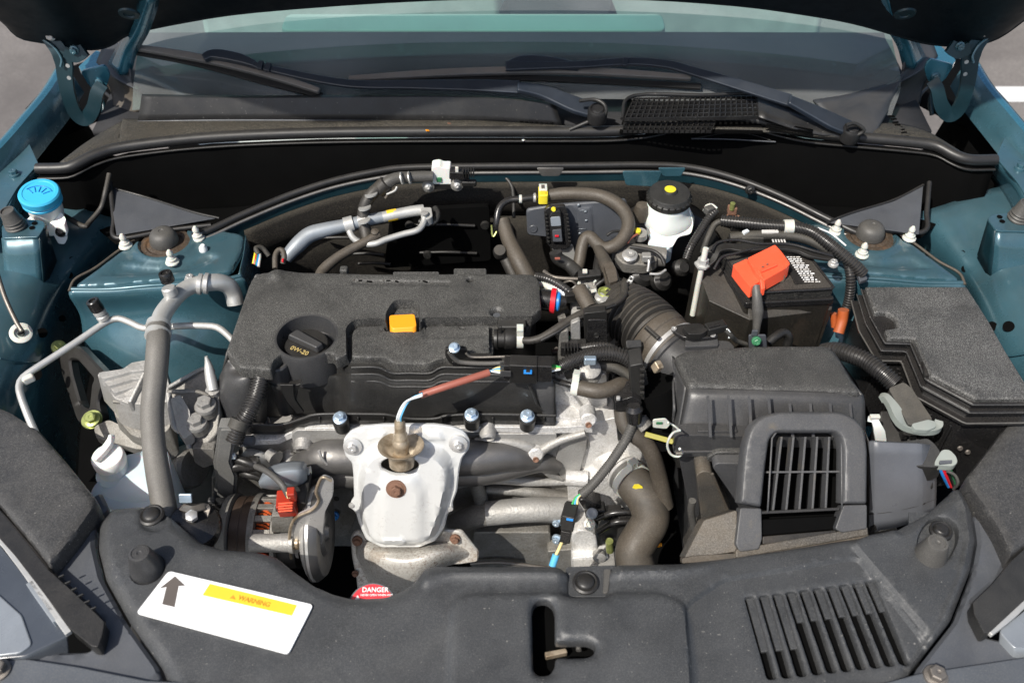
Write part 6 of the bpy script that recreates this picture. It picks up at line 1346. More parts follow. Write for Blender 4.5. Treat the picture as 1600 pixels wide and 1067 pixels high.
h3 = T('bypass_hose', 'dusty brown hose with clamp dropping beside the throttle', 'hose', H(965,480,-.03))
tube('hose_body', [H(934,386,.0),H(942,402,.004),H(950,420,.004),H(957,440,.0),H(962,458,-.008),H(960,475,-.02)], [.008,.009,.0105,.0115,.0115,.009], 'rubber_brown', h3, n=16)
prism('hose_joint', rc(L((943,412,.018),(956,408,.018),(962,418,.016),(966,438,.012),(952,442,.012)), .003, 3), (0,0,-.018), 'rubber_brown', h3, .002)
for x0,y0,x1,y1 in ((978,444,986,432),(984,446,990,434),(978,444,984,446),(986,432,990,434),(981,438,988,440)): tube('clamp_wire', [H(x0,y0,.012),H(x1,y1,.012)], .0014, 'pipe', h3, n=6)
tube('hose_stub', [H(968,444,-.01),H(982,452,-.015),H(1000,462,-.02)], .012, 'rubber', h3)
tube('side_hose', [H(936,400,-.02),H(932,430,-.03),H(930,460,-.05)], .007, 'black', h3)
h4 = T('breather_hose', 'long ribbed black breather hose from the engine cover union', 'hose', H(880,520,0))
tube('hose_body', [H(818,532,0.014),H(830,532,0.017),H(848,527,0.022),H(870,514,0.028),H(892,500,0.032),H(915,488,0.034),H(940,480,0.034),H(962,472,0.032),H(974,462,0.026),H(976,445,0.020)], [.0048,.0055,.0062,.0062,.0062,.0062,.0062,.006,.006,.006], 'rubber', h4, n=14, step=.004)
tube('hose_ridge', [H(845,532,0.026),H(870,519,0.033),H(892,505,0.037),H(915,493,0.039),H(940,484,0.039),H(962,476,0.036)], .0022, 'seal', h4)
# gasket ring plug right of the cover
po = T('coil_plug', 'black plug with bright red ring beside the engine cover', 'plug', H(860,470,-.02))
pxs = H(838,467,-.004); pd = Vector((1,-.12,-.05))
lathe('plug_body', pxs, pd, [(.001,0),(.0155,0),(.0160,.002),(.0160,.022),(.001,.022)], 'gloss_black', po, n=30)
lathe('plug_ring', pxs+pd*.020, pd, [(.0150,0),(.0188,.001),(.0188,.0075),(.0150,.009),(.001,.009)], 'red', po, n=34)
lathe('plug_seal', pxs+pd*.029, pd, [(.001,0),(.0140,0),(.0145,.002),(.0145,.004),(.012,.006),(.001,.006)], 'blue', po, n=28); lathe('plug_tail', pxs+pd*.034, pd, [(.001,0),(.011,0),(.009,.010),(.001,.010)], 'gloss_black', po, n=24)
tube('plug_wires', [H(840,436,.0),H(858,440,.006),H(874,450,.006),H(885,462,0)], .0055, 'wire_w', po, n=12); tube('plug_wires', [H(838,442,-.004),H(855,447,.002),H(870,458,.002),H(880,470,-.006)], .005, 'clip_white', po, n=12)
tube('plug_loom', [H(838,432,.006),H(856,436,.012),H(876,446,.012),H(892,458,.006)], .0062, 'conduit', po, corr=.0042, n=14)
tube('rear_pipe', [H(850,424,-.01),H(862,432,-.008),H(880,435,-.008),H(908,436,-.008)], .003, 'steel_dark', po)
# throttle body area: many small castings, clips and a black coil
tbd = T('throttle_body', 'crowded pale alloy throttle castings and clips between cover and intake hose', 'throttle body', H(910,480,-.06))
rr = random.Random(11)
prism('throttle_casting', rc(L((892,450,-.012),(906,440,-.008),(911,452,-.010),(908,500,-.028),(900,512,-.030),(893,498,-.026)), .004, 3), (0,.0,-.03), 'alu', tbd, .003)
prism('throttle_flange', rc(L((902,438,.0),(912,432,.002),(930,437,.0),(936,468,-.012),(930,476,-.016),(918,474,-.016),(914,446,-.004)), .004, 3), (0,0,-.03), 'alu_dark', tbd, .003)
tube('throttle_hose', [H(905,452,.010),H(912,464,.008),H(922,482,.002)], .0115, 'rubber_brown', tbd, n=16)
prism('throttle_cover', rc(L((903,422,.018),(938,420,.018),(940,430,.014),(903,434,.014)), .002, 2), (0,0,-.008), 'black', tbd, .0012)
block('cover_clip', H(914,424,.021), (.007,.007,.004), 'clip_white', tbd, bev=.0008)
block('gasket_block', H(890,462,.004), (.014,.016,.014), 'black', tbd, rot=(0,0,10), bev=.001)
for k in range(7):
    a = H(903+rr.uniform(-2,34), 440+rr.uniform(0,22), .010+rr.uniform(0,.004))
    block('clip_piece', a, (rr.uniform(.004,.009),.003,rr.uniform(.004,.01)), rr.choice(['clip_white','steel','clip_white','pipe']), tbd, rot=(rr.uniform(-30,30),rr.uniform(-30,30),rr.uniform(0,90)), bev=.0006)
for x, y in ((944,462),(946,470),(938,464)): lathe('vacuum_cap', H(x,y,.004), (0,-.1,1), [(.001,-.01),(.008,-.008),(.0085,0),(.006,.003),(.001,.003)], 'zinc_y' if x == 944 else 'pipe', tbd, n=16)
lathe('spring_cup', H(945,456,.008), (0,-.1,1), [(.0095,-.014),(.0105,0),(.008,.001),(.0075,-.002),(.001,-.002)], 'zinc_y', tbd, n=20)
for k in range(46):
    a = H(rr.uniform(868,968), rr.uniform(490,590), rr.uniform(-.06,-.03))
    block('casting_detail', a, (rr.uniform(.006,.018),rr.uniform(.006,.014),rr.uniform(.006,.016)), rr.choice(['black','alu_dark','gloss_black','alu_dark','steel_dark','black']), tbd, rot=(rr.uniform(-15,15),rr.uniform(-15,15),rr.uniform(0,60)), bev=.001)
for k in range(7):
    x0, y0 = rr.uniform(870,930), rr.uniform(430,560); x1, y1 = x0+rr.uniform(20,70), y0+rr.uniform(-25,50)
    tube('thin_line', [H(x0,y0,-.01),H((x0+x1)/2,(y0+y1)/2-rr.uniform(4,14),.0),H(x1,y1,-.015)], rr.choice([.0018,.003,.004]), rr.choice(['black','rubber','conduit','steel_dark']), tbd, n=8)
cx = T('ignition_box', 'plain black box with a dimple right of the throttle castings', 'control box', H(930,520,-.06))
prism('box_body', rc(LY(-.235,(912,490),(948,486),(950,545),(914,548)), .003, 3), (0,.012,0), 'black', cx, .002)
prism('box_face', rc(LY(-.239,(918,500),(948,500),(950,536),(916,538)), .004, 3), (0,.003,0), 'gloss_black', cx, .0015); lathe('box_dimple', Y(932,524,-.2395), (0,-1,.2), [(.004,0),(.0035,.0008),(.001,-.0004)], 'black', cx, n=14)
prism('side_rail', rc(LY(-.238,(892,506),(906,500),(908,560),(890,562)), .002, 2), (0,.008,0), 'alu', cx, .002); prism('side_rail', rc(LY(-.244,(874,520),(888,516),(890,568),(872,568)), .002, 2), (0,.02,0), 'alu_dark', cx, .002)
tube('level_rod', [H(952,482,-.01),H(954,510,-.03),H(957,548,-.06)], .0018, 'steel_dark', cx, n=8)
prism('loom_tray', rc(L((1018,520,-.02),(1022,575,-.02),(1000,600,-.03),(960,600,-.03),(955,560,-.03)), .004, 2), (0,0,-.02), 'felt', cx, .002)
# connectors on the upper front of the gearbox
fc = T('sensor_connector', 'black connector with green wires above the corrugated loom', 'connector', H(895,550,-.01))
block('connector', H(893,543,.004), (.030,.018,.018), 'gloss_black', fc, bev=.0015)
for k in range(5): block('connector_fin', H(882+k*5,546,.012), (.0016,.016,.012), 'black', fc, bev=.0003)
for k in range(3): block('green_seal', H(884+k*6,529,.010), (.005,.005,.006), 'green', fc, bev=.0008)
block('connector_back', H(908,540,.006), (.014,.014,.014), 'black', fc, bev=.001)
tube('short_loom', [H(910,544,.008),H(930,541,.012),H(950,542,.012),H(966,550,.008)], .0065, 'conduit', fc, corr=.004, n=14)
bb = T('relay_block', 'square grey black connector housing beside the intake hose clamp', 'connector', H(996,555,-.01))
prism('relay_body', rc(L((978,531,.020),(1002,530,.020),(1003,542,.012),(979,544,.012)), .002, 2), (0,0,-.030), 'cover_wall', bb, .0015)
prism('relay_side', rc(LY(-.328,(984,572),(1005,568),(1008,625),(986,625)), .002, 2), (0,.03,0), 'cover_wall', bb, .0015)
for k in range(5): block('relay_tooth', Y(1003,578+k*9,-.332), (.006,.004,.005), 'black', bb, bev=.0006)
prism('relay_foot', rc(LY(-.338,(961,628),(988,620),(1003,628),(998,662),(984,648),(962,642)), .002, 2), (0,.03,0), 'gloss_black', bb, .0015)
block('relay_bolt', Y(966,622,-.340), (.005,.005,.005), 'pipe', bb, bev=.001)
tag(tube('corrugated_loom', [H(868,580,.012),H(880,571,.018),H(900,562,.022),H(930,553,.026),H(958,552,.026),H(982,561,.020),H(996,578,.008),H(1001,600,-.01)], [.0085,.010,.0105,.0105,.0105,.0105,.0105], 'conduit', None, corr=.0040, depth=.16, n=18), 'thick corrugated loom arching right of the blue tabbed connector', 'cable loom')
tag(tube('cable_loom', [H(884,586,-.01),H(900,580,-.004),H(930,572,.0),H(960,574,0),H(985,590,-.01),H(990,610,-.02)], .007, 'tape', None), 'taped black loom beneath the arching corrugated one', 'cable loom')
h5 = T('small_coolant_hose', 'dusty grey hose with spring clip in front of the gearbox casting', 'hose', H(930,610,-.04))
tube('hose_body', [H(900,604,.0),H(915,608,.002),H(935,611,.002),H(955,607,.0),H(970,601,-.004),H(978,606,-.012),H(978,618,-.03)], .0105, 'rubber_brown', h5, n=18)
tube('metal_tube', [H(858,590,-.008),H(870,595,-.004),H(886,600,-.001),H(900,604,.0)], .0042, 'gloss_black', h5, n=12)
clamp(H(899,604,.0), (1,-.25,0), .0112, 'clip_white', h5, 'spring_clip', up=(0,.3,1))
h6 = T('lower_coolant_hose', 'brown hose dropping from the relay housing toward the radiator side', 'hose', H(1030,740,-.15))
tube('hose_body', [H(972,640,-.03),H(976,662,-.045),H(990,678,-.055),H(1008,692,-.07),H(1020,712,-.09),H(1030,745,-.13),H(1040,790,-.18)], .0115, 'rubber_brown', h6, n=18)
lathe('hose_collar', H(1003,664,-.05), (.5,-.5,-.4), [(.010,-.01),(.013,-.008),(.013,.006),(.010,.008)], 'alu_dark', h6, n=18)
g6 = T('sensor_lead', 'slim grey ribbed conduit hanging from the relay housing to the lower plug', 'cable loom', H(930,760,-.12))
tube('conduit', [H(991,646,-.025),H(988,662,-.035),H(976,690,-.055),H(950,728,-.085),H(925,758,-.108),H(909,772,-.120)], .0068, 'rubber_grey', g6, corr=.0034, depth=.10, n=14)
lathe('conduit_head', H(991,648,-.02), (-.1,.2,1), [(.001,-.012),(.010,-.010),(.012,.01),(.008,.016),(.001,.016)], 'gloss_black', g6, n=14)
for k, c_ in enumerate(('wire_g','wire_b','wire_y')): tube('lead', [H(908+k,771,-.12),H(899+k*2,778,-.122),H(894+k*4,788,-.124)], .0015, c_, g6, n=8)
lcx = H(890,806,-.128)
block('plug', lcx, (.017,.042,.022), 'black', g6, rot=(-25,0,-12), bev=.0015)
block('plug_nose', H(885,833,-.158), (.014,.022,.018), 'gloss_black', g6, rot=(-25,0,-12), bev=.0015)
block('plug_wing', H(881,802,-.127), (.004,.040,.012), 'black', g6, rot=(-25,0,-12), bev=.0008)
block('lock_tab', H(891,809,-.1145), (.0095,.0095,.004), 'blue', g6, rot=(-25,0,-12), bev=.0008); block('lock_slot', H(891.5,809,-.1125), (.004,.005,.002), 'black', g6, rot=(-25,0,-12), bev=.0003)
tube('lead', [H(880,842,-.165),H(874,856,-.18),H(868,868,-.19)], .0024, 'wire_y', g6, n=10); tube('lead', [H(869,866,-.188),H(863,884,-.20)], .0050, 'wire_b', g6, n=12)
# upper radiator hose
rh_ = T('radiator_hose', 'thick brown dusty radiator hose with a yellow paint dab', 'radiator hose', H(1000,870,-.20))
rp = [Y(978,742,-.33),Y(995,760,-.352),Y(1012,785,-.372),Y(1016,812,-.39),Y(1002,838,-.405),Y(990,862,-.42),Y(996,895,-.44)]
tube('hose_body', rp, [.0255,.0275,.0275,.0265,.0265,.0265,.0275], 'rubber_brown', rh_, n=32, step=.004)
d0 = (rp[1]-rp[0]).normalized()
lathe('hose_end', rp[0]-d0*.010, d0, [(.022,0),(.0262,.001),(.0268,.006),(.0262,.014)], 'rubber_grey', rh_, n=36)
clamp(rp[0]+d0*.012, d0, .0280, 'clip_white', rh_, 'spring_clip', w=.011, up=(.25,-.3,1)); clamp(rp[0]-d0*.004, d0, .0272, 'steel', rh_, 'spring_band', w=.004, ear=False)
lathe('thermostat_neck', rp[0]-d0*.045, d0, [(.001,0),(.026,0),(.025,.02),(.0235,.024),(.0235,.045)], 'alu_bright', rh_, n=32)
hn = (CAM-rp[1]).normalized(); yc = Y(1007,757,-.378)
Dp = [yc+Vector((a,0,b)) for a, b in ((-.006,.009),(.0,.010),(.006,.004),(.008,-.006),(.004,-.009),(-.002,-.003),(-.008,.001))]
prism('paint_dab', [rp[1].lerp(rp[2],.1)+hn*.0292+(p-yc)+Vector((.0,0,.0)) for p in Dp], tuple(hn*-.003), 'yel_pl', rh_, .0003)
tp2 = T('thermostat_plug', 'glossy black sensor cluster on the housing left of the radiator hose', 'sensor', Y(950,830,-.38))
for k,(x,y,z) in enumerate(((930,796,-.352),(956,800,-.356),(980,806,-.362))): block('housing', Y(x,y,z), (.030,.02,.016-.003*k), 'gloss_black', tp2, rot=(0,0,6), bev=.003)
tube('housing_rim', LY(-.372,(930,812),(955,802),(985,800),(992,808)), .004, 'gloss_black', tp2); tube('housing_rim', LY(-.372,(935,830),(960,816),(985,814)), .005, 'gloss_black', tp2)
lathe('sensor_cap', Y(925,802,-.375), (0,-.5,1), [(.001,-.01),(.008,-.01),(.008,.004),(.006,.005),(.001,.004)], 'blue_pipe', tp2, n=18); lathe('sensor_ring', Y(921,819,-.38), (0,-.6,1), [(.001,-.006),(.0085,-.006),(.0085,.002),(.005,.003),(.004,0),(.001,0)], 'clip_white', tp2, n=20)
lathe('sensor_drum', Y(964,826,-.36), (0,-.8,.4), [(.001,-.02),(.026,-.02),(.028,0),(.020,.006),(.001,.006)], 'black', tp2, n=28)
prism('arm', rc(LY(-.366,(903,782),(912,780),(940,788),(940,796),(912,796)), .003, 2), (0,.02,0), 'gloss_black', tp2, .002)
tube('zinc_stud', LY(-.38,(952,845),(953,860)), .006, 'zinc_y', tp2)
tag(block('copper_scrap', Y(1029,851,-.40), (.008,.006,.009), 'orange', None, rot=(20,30,10), bev=.002), 'tiny orange scrap wedged right of the radiator hose', 'scrap')
# yellow dipstick loop near the box clip
yd = T('transmission_dipstick', 'yellow strip with pale oval tag left of the filter box', 'dipstick', H(1030,690,-.08))
ribbon('strip', [Y(1008,678,-.36),Y(1030,684,-.37),Y(1052,690,-.38)], .007, .002, 'olive', yd, up=(0,-.6,.8)); prism('tag', rc(LY(-.365,(1020,656),(1040,654),(1048,662),(1042,670),(1020,668)), .003, 3), (0,.002,0), 'clip_white', yd, .0006)
block('tag_mark', Y(1030,661,-.3665), (.008,.001,.004), 'green', yd, bev=.0003)
tube('round_pipe', [Y(1020,600,-.30),Y(1030,640,-.31),Y(1028,690,-.33)], .03, 'felt', yd, n=20)
# ================================================================ relay panel on the firewall
ec = T('engine_control_cover', 'blue grey moulded plate behind the engine with stamped marks', 'cover plate', H(900,390,-.05))
ep = Plane(Y(830,330,.050), Y(980,315,.050), Y(900,400,.035))
relief('panel_face', rc(ep.l((822,328),(858,322),(978,312),(986,345),(976,372),(950,378),(885,398),(868,400),(862,372),(824,368)), .006, 3), 0, 'side_panel', ec, feats=[(rc(ep.l((902,325),(922,323),(926,335),(928,362),(922,368),(905,368)), .002, 2), .002, .0015)], sp=.010, skirt=.004, rnd=.002, plane=ep)
for x, y, w_, h_ in ((904,321,4,4),(915,331,5,2),(916,345,4,3),(912,329,12,.8),(910,358,12,.8),(906,365,4,3)): mk('stamp', ep.lw((x-w_/2,y-h_/2,.0025),(x+w_/2,y-h_/2-.5,.0025),(x+w_/2,y+h_/2-.5,.0025),(x-w_/2,y+h_/2,.0025)), [(0,1,2,3)], 'blue_pipe', ec, solid=.0005)
lathe('panel_rivet', ep.w(833,358,.001), ep.N, [(.007,0),(.006,.001),(.003,.0006),(.001,.001)], 'side_panel', ec, n=20)
prism('panel_white', rc(LY(.02,(858,385),(895,383),(905,420),(900,440),(872,400)), .003, 2), (0,.004,0), 'pipe', ec, .001)
rb_ = T('purge_connector', 'upright black connector block with a yellow dot on the bulkhead panel', 'connector', H(870,390,-.02))
rq = Plane(Y(850,325,.030), Y(888,325,.030), Y(870,390,.012))
prism('block_frame', rc(rq.lw((850,330),(856,324),(882,322),(886,330),(892,384),(884,390),(862,390),(854,380)), .003, 2), tuple(rq.N*-.012), 'gloss_black', rb_, .0015)
prism('block_body', rc(rq.lw((858,338,.008),(864,330,.010),(876,330,.010),(880,378,.008),(862,380,.008)), .002, 2), tuple(rq.N*-.01), 'black', rb_, .0015)
prism('block_pad', rc(rq.lw((860,340,.010),(875,338,.010),(877,353,.010),(861,354,.010)), .002, 2), tuple(rq.N*-.002), 'blue_pipe', rb_, .0006)
prism('block_pad', rc(rq.lw((863,360,.010),(877,358,.010),(879,378,.010),(864,378,.010)), .001, 2), tuple(rq.N*-.002), 'side_panel', rb_, .0006)
block('block_pin', rq.w(870,369,.012), (.006,.002,.003), 'red', rb_, bev=.0003); lathe('block_dot', rq.w(865,327,.008), rq.N, [(.004,0),(.003,.003),(.001,.003)], 'yel_pl', rb_, n=12)
for k in range(8): block('block_tooth', rq.w(853+k*.6,336+k*6,.003), (.004,.003,.004), 'black', rb_, bev=.0005); block('block_tooth', rq.w(886+k*.6,336+k*6,.003), (.004,.003,.004), 'black', rb_, bev=.0005)
tube('block_lead', [H(868,394,.0),H(872,404,-.01),H(890,415,-.02),H(905,430,-.02)], .010, 'cover_wall', rb_); block('pink_wire', H(871,404,.004), (.008,.003,.003), 'pink_hose', rb_, bev=.0005)
# ================================================================ purge valve, AC pipes at the back
pv = T('purge_valve', 'cream purge valve on the bulkhead with two small bolts', 'valve', H(690,292,.03))
prism('valve_body', rc(LY(.085,(674,262),(686,260),(692,263),(704,263),(705,290),(676,291)), .003, 3), (0,.02,0), 'white_pl', pv, .002)
block('valve_window', Y(686,281,.084), (.008,.003,.008), 'green', pv, bev=.0005)
for x, y in ((669,292),(714,290)):
    lathe('valve_foot', Y(x,y,.082), (0,-1,.2), [(.010,-.006),(.010,0),(.006,.002),(.001,.002)], 'alu_dark', pv, n=18); bolt(Y(x,y,.079), (0,-1,.2), .0055, pv, 'steel')
block('valve_plate', Y(690,291,.086), (.045,.004,.010), 'black', pv, bev=.001)
block('valve_plug', Y(718,272,.080), (.032,.014,.014), 'gloss_black', pv, rot=(0,4,0), bev=.002); block('plug_tab', Y(714,265,.076), (.005,.004,.009), 'clip_white', pv, bev=.0008)
for k in range(5): block('plug_rib', Y(724+k*4,270,.074), (.0018,.012,.012), 'black', pv, bev=.0004)
block('plug_lower', Y(733,286,.080), (.024,.010,.010), 'black', pv, bev=.003)
tube('valve_hose', [Y(676,276,.082),Y(660,276,.080),Y(640,277,.076),Y(622,278,.072),Y(608,284,.066),Y(594,296,.058)], [.0085,.009,.009,.009,.010,.010], 'rubber_grey', pv, n=16)
lathe('hose_sleeve', Y(597,292,.060), (.7,.2,.6), [(.010,-.010),(.0125,-.009),(.0125,.009),(.010,.010)], 'rubber', pv, n=18)
tube('valve_hose', [Y(598,290,.062),Y(584,300,.052),Y(573,315,.042),Y(568,332,.034),Y(569,352,.022),Y(573,372,.008)], .0098, 'rubber', pv, n=16)
rr = random.Random(5)
for x, y, z in ((628,279,.064),(640,278,.067),(580,304,.042),(570,325,.028),(569,345,.015)): lathe('hose_mark', Y(x,y,z), (1,0,.2) if x > 600 else (-.2,.2,1), [(.0094,-.0012),(.0102,-.001),(.0102,.001),(.0094,.0012)], 'pipe', pv, n=16)
tube('bulkhead_clip', [Y(618,296,.06),Y(610,300,.055),Y(602,310,.05)], .0025, 'rubber_brown', pv); tube('bulkhead_clip', [Y(620,292,.06),Y(617,298,.055),Y(604,304,.05)], .0018, 'pipe', pv)
ap_ = T('refrigerant_pipe', 'silver refrigerant pipes with yellow tape in front of the bulkhead', 'pipe', H(560,380,.0))
tube('large_pipe', [H(446,404,-.02),H(462,386,-.008),H(482,368,.002),H(505,360,.006),H(540,352,.009),H(575,344,.012),H(610,337,.014),H(640,331,.016),H(662,328,.016)], [.010,.0125,.0125,.011,.0098,.0092,.0085,.0082,.008], 'blue_pipe', ap_, n=20)
tube('pipe_section', [H(538,352.5,.009),H(552,349,.0105)], .0125, 'pipe', ap_, n=20); tube('pipe_section', [H(560,347,.011),H(572,345,.012)], .0105, 'steel', ap_, n=20); tube('pipe_section', [H(598,339.6,.0137),H(640,331,.016),H(662,328,.016)], .0088, 'pipe', ap_, n=20)
tube('yellow_tape', [H(605,338,.0138),H(620,335,.0145)], .0094, 'yellow', ap_, n=20)
prism('pipe_block', rc(L((657,324,.024),(674,324,.024),(676,338,.020),(668,343,.018),(658,340,.020)), .003, 3), (0,0,-.014), 'pipe', ap_, .002); lathe('block_bolt', H(663,334,.024), (0,0,1), [(.006,0),(.006,.002),(.001,.003)], 'steel', ap_, n=16)
tube('pipe_seal', [H(680,325,.01),H(684,335,.008),H(680,346,.004),H(668,350,.002),H(655,346,.004)], .005, 'cover_wall', ap_)
tube('small_pipe', [H(664,338,.018),H(661,350,.012),H(652,360,.008),H(630,366,.006),H(604,374,.004),H(585,381,.002),H(565,380,.0),H(552,372,.0),H(546,362,.004)], .0050, 'pipe', ap_, n=14)
tube('hose_body', [H(592,366,.008),H(575,376,.004),H(548,390,-.002),H(524,405,-.008),H(505,422,-.016),H(498,436,-.02)], [.0065,.0075,.0075,.0078,.0085,.0085], 'rubber_brown', ap_, n=16)
lathe('pipe_ball', H(586,364,.012), (0,-.2,1), [(.001,-.006),(.006,-.004),(.0068,0),(.006,.004),(.001,.006)], 'rubber_brown', ap_, n=18)
lf = T('rear_wires', 'small bunch of coloured wires at the rear left corner of the engine cover', 'wires', H(405,415,-.01))
for k, c_ in enumerate(('yel_pl','red','green','blue','clip_white')): tube('wire', [H(396+k*2,412+k*1.2,.0),H(398+k*2,402,.006),H(400+k*1.5,392+k,.004)], .0022, c_, lf, n=8)
tube('loom', [H(404,398,.006),H(400,388,.010),H(410,388,.006),H(420,400,-.004)], .004, 'tape', lf)
ey = T('lifting_eye', 'rusty curled bracket with a red wire behind the left end of the engine cover', 'bracket', H(434,415,0))
tube('hook', [H(430,420,.014),H(430,402,.022),H(434,392,.026),H(441,391,.026),H(444,400,.022),H(442,412,.014)], .0042, 'rubber_brown', ey); block('red_wire', H(442,407,.022), (.003,.006,.004), 'red', ey, bev=.001)
# looms over the battery
w1 = T('battery_loom', 'ribbed black looms with white tags running over the battery', 'cable loom', H(1250,380,.02))
tube('loom_upper', [H(1128,345,.035),H(1160,348,.040),H(1200,352,.044),H(1240,355,.048),H(1268,362,.048),H(1292,378,.044),H(1312,394,.036),H(1335,414,.022),H(1348,428,.010)], .0095, 'conduit', w1, corr=.0042, depth=.15, n=16)
tube('loom_lower', [H(1140,372,.030),H(1180,368,.034),H(1225,368,.036),H(1260,374,.036),H(1290,388,.030),H(1315,404,.020)], .0075, 'tape', w1, n=14)
tube('loom_down', [H(1316,398,.026),H(1325,412,.020),H(1329,440,.0),H(1326,470,-.03),H(1316,498,-.06)], .0075, 'conduit', w1, corr=.0042, n=14)
lathe('white_tag', H(1232,354,.048), (1,-.05,.05), [(.0098,-.007),(.0106,-.007),(.0106,.007),(.0098,.007)], 'clip_white', w1, n=18); ribbon('white_strip', [H(1278,356,.054),H(1300,366,.050),H(1322,384,.042)], .003, .001, 'white_paper', w1)
prism('tag_plate', rc(L((1190,359,.044),(1216,359,.044),(1217,363,.044),(1191,363,.044)), .001, 2), (0,0,-.003), 'print_faint', w1, .0004)
for k in range(5): block('tag_bar', H(1208+k*4.5,377,.042), (.0022,.008,.001), 'print_faint', w1, bev=0)
block('loom_plug', H(1152,352,.030), (.022,.012,.016), 'black', w1, bev=.002); block('loom_plug', H(1175,372,.030), (.036,.016,.014), 'tape', w1, bev=.004); block('loom_nub', H(1165,363,.040), (.010,.006,.006), 'wire_w', w1, rot=(0,0,30), bev=.001)
tube('orange_lead', [H(1318,484,-.02),H(1316,500,-.035),H(1310,520,-.05)], .008, 'orange_wire', w1); tube('orange_lead', [H(1302,490,-.03),H(1304,510,-.05)], .005, 'orange_wire', w1)
prism('loom_end', rc(L((1338,425,.012),(1350,422,.012),(1356,436,.008),(1344,440,.008)), .002, 2), (0,0,-.006), 'side_panel', w1, .001)
w2 = T('bulkhead_loom', 'black ribbed loom with bare plug and rusty bolt right of the brake reservoir', 'cable loom', H(1100,380,.0))
tube('loom', [H(1118,330,.030),H(1108,340,.026),H(1094,362,.014),H(1080,385,0),H(1072,405,-.015)], .0068, 'conduit', w2, corr=.004, n=14)
block('plug', H(1108,328,.034), (.016,.012,.012), 'rubber_grey', w2, rot=(0,0,30), bev=.003); tube('plug_lead', [H(1100,330,.03),H(1104,322,.034),H(1112,320,.034),H(1120,326,.03)], .0022, 'clip_white', w2)
block('bolt_head', H(1144,328,.028), (.014,.012,.014), 'rust', w2, bev=.002); lathe('bolt_tip', H(1144,324,.036), (0,0,1), [(.004,-.004),(.004,.008),(.001,.009)], 'zinc_y', w2, n=12)
prism('bolt_patch', rc(L((1136,332,.02),(1158,336,.02),(1156,350,.016),(1134,346,.016)), .003, 2), (0,0,-.006), 'rust', w2, .002)
tube('loom', [H(1126,346,.028),H(1116,352,.022),H(1106,372,.01),H(1098,395,-.01)], .005, 'tape', w2)
# ================================================================ front cover panel over the radiator support
ZP = -.05
fp = T('front_cover', 'broad satin black plastic panel across the front with vent slots', 'cover panel', H(800,1060,-.06))
outl = [(172,789),(215,785),(240,790),(262,800),(285,820),(312,842),(345,852),(400,856),(430,864),(452,882),(488,908),(520,922),(548,929),(600,927),(630,916),(650,900),(664,884),(680,881),(868,881),(880,886),(889,895),(890,927),(946,928),(953,890),(962,879),(1060,877),(1150,867),(1380,832),(1402,826),(1450,800),(1488,766),(1500,766),
        (1518,800),(1524,845),(1516,892),(1486,968),(1428,1042),(1395,1110),(1380,1150),(290,1150),(278,1110),(250,1038),(200,968),(162,900),(150,850),(152,812)]
ol = rc(LH(ZP, *outl), .004, 2)
sl = []
tops = [50,130,205,280,355,430,505,575,650,720]; ty = [577,570,560,550,540,530,520,510,500,490]
bots = [182,266,350,436,518,600,682,764,842,922]; by = [1030,1022,1014,1004,994,986,976,967,957,946]
Z8 = lambda x, y: (1150+x/3.556, 767+y/3.556)
for k in range(10):
    a, b = Z8(tops[k]+4, ty[k]), Z8(tops[k]+54, ty[k]-6); c, d = Z8(bots[k]+48, by[k]-6), Z8(bots[k], by[k])
    sl.append(rc(LH(ZP, a, b, c, d), .003, 3))
cross = rc(LH(ZP, (831,956),(834,944),(842,938),(855,938),(864,946),(867,958),(867,1003),(918,1003),(928,1008),(930,1015),(926,1024),(914,1028),(868,1028),(866,1044),(858,1055),(842,1056),(833,1048)), .004, 3)
pin_l = ROUND(H(231,889,ZP), .021, 24); 
ovl = rc(LH(ZP, (1430,866),(1434,838),(1452,812),(1478,811),(1495,826),(1494,850),(1478,880),(1450,888)), .010, 4)
plate = rc(LH(ZP, (692,1160),(697,1000),(700,950),(712,930),(740,924),(1030,922),(1066,936),(1078,950),(1090,1030),(1104,1160)), .012, 5)
vent_r = rc(LH(ZP, (1082,1160),(1068,950),(1076,938),(1130,902),(1330,868),(1345,872),(1400,940),(1455,1010),(1440,1160)), .010, 4)
lift = rc(LH(ZP, (1325,850),(1335,862),(1440,985),(1462,1020),(1560,900),(1540,760),(1480,750)), .008, 3)
ridge_r = rc(LH(ZP, (1478,760),(1500,756),(1522,800),(1530,845),(1520,894),(1488,972),(1430,1046),(1412,1040),(1462,970),(1492,900),(1502,846),(1496,800)), .004, 3)
backlip = rc(LH(ZP, (640,870),(1060,862),(1400,815),(1410,845),(1130,885),(1060,905),(880,908),(700,908),(660,925)), .008, 3)
relief('panel', ol, ZP-.007, 'grey_panel', fp, holes=sl+[cross, ovl], feats=[(ol, .014, .007), (ridge_r, .006, .005), (plate, .010, .006), (vent_r, .004, -.005), (lift, .006, .006), (backlip, .010, .004), (pin_l, .005, -.006),
        (rc(LH(ZP,(822,955),(826,934),(845,926),(868,932),(876,950),(876,994),(922,994),(940,1008),(938,1030),(918,1038),(878,1038),(872,1060),(850,1068),(828,1060)), .01, 4), .005, -.003),
        (rc(LH(ZP,(215,790),(240,785),(262,802),(268,822),(240,835),(215,825)), .01, 4), .006, -.004)], sp=.0085, skirt=.010, rnd=.004, fine=.0038)
prism('slot_floor', LH(ZP-.017, (1150,930),(1385,900),(1440,1045),(1195,1075)), (0,0,-.002), 'felt', fp, 0)
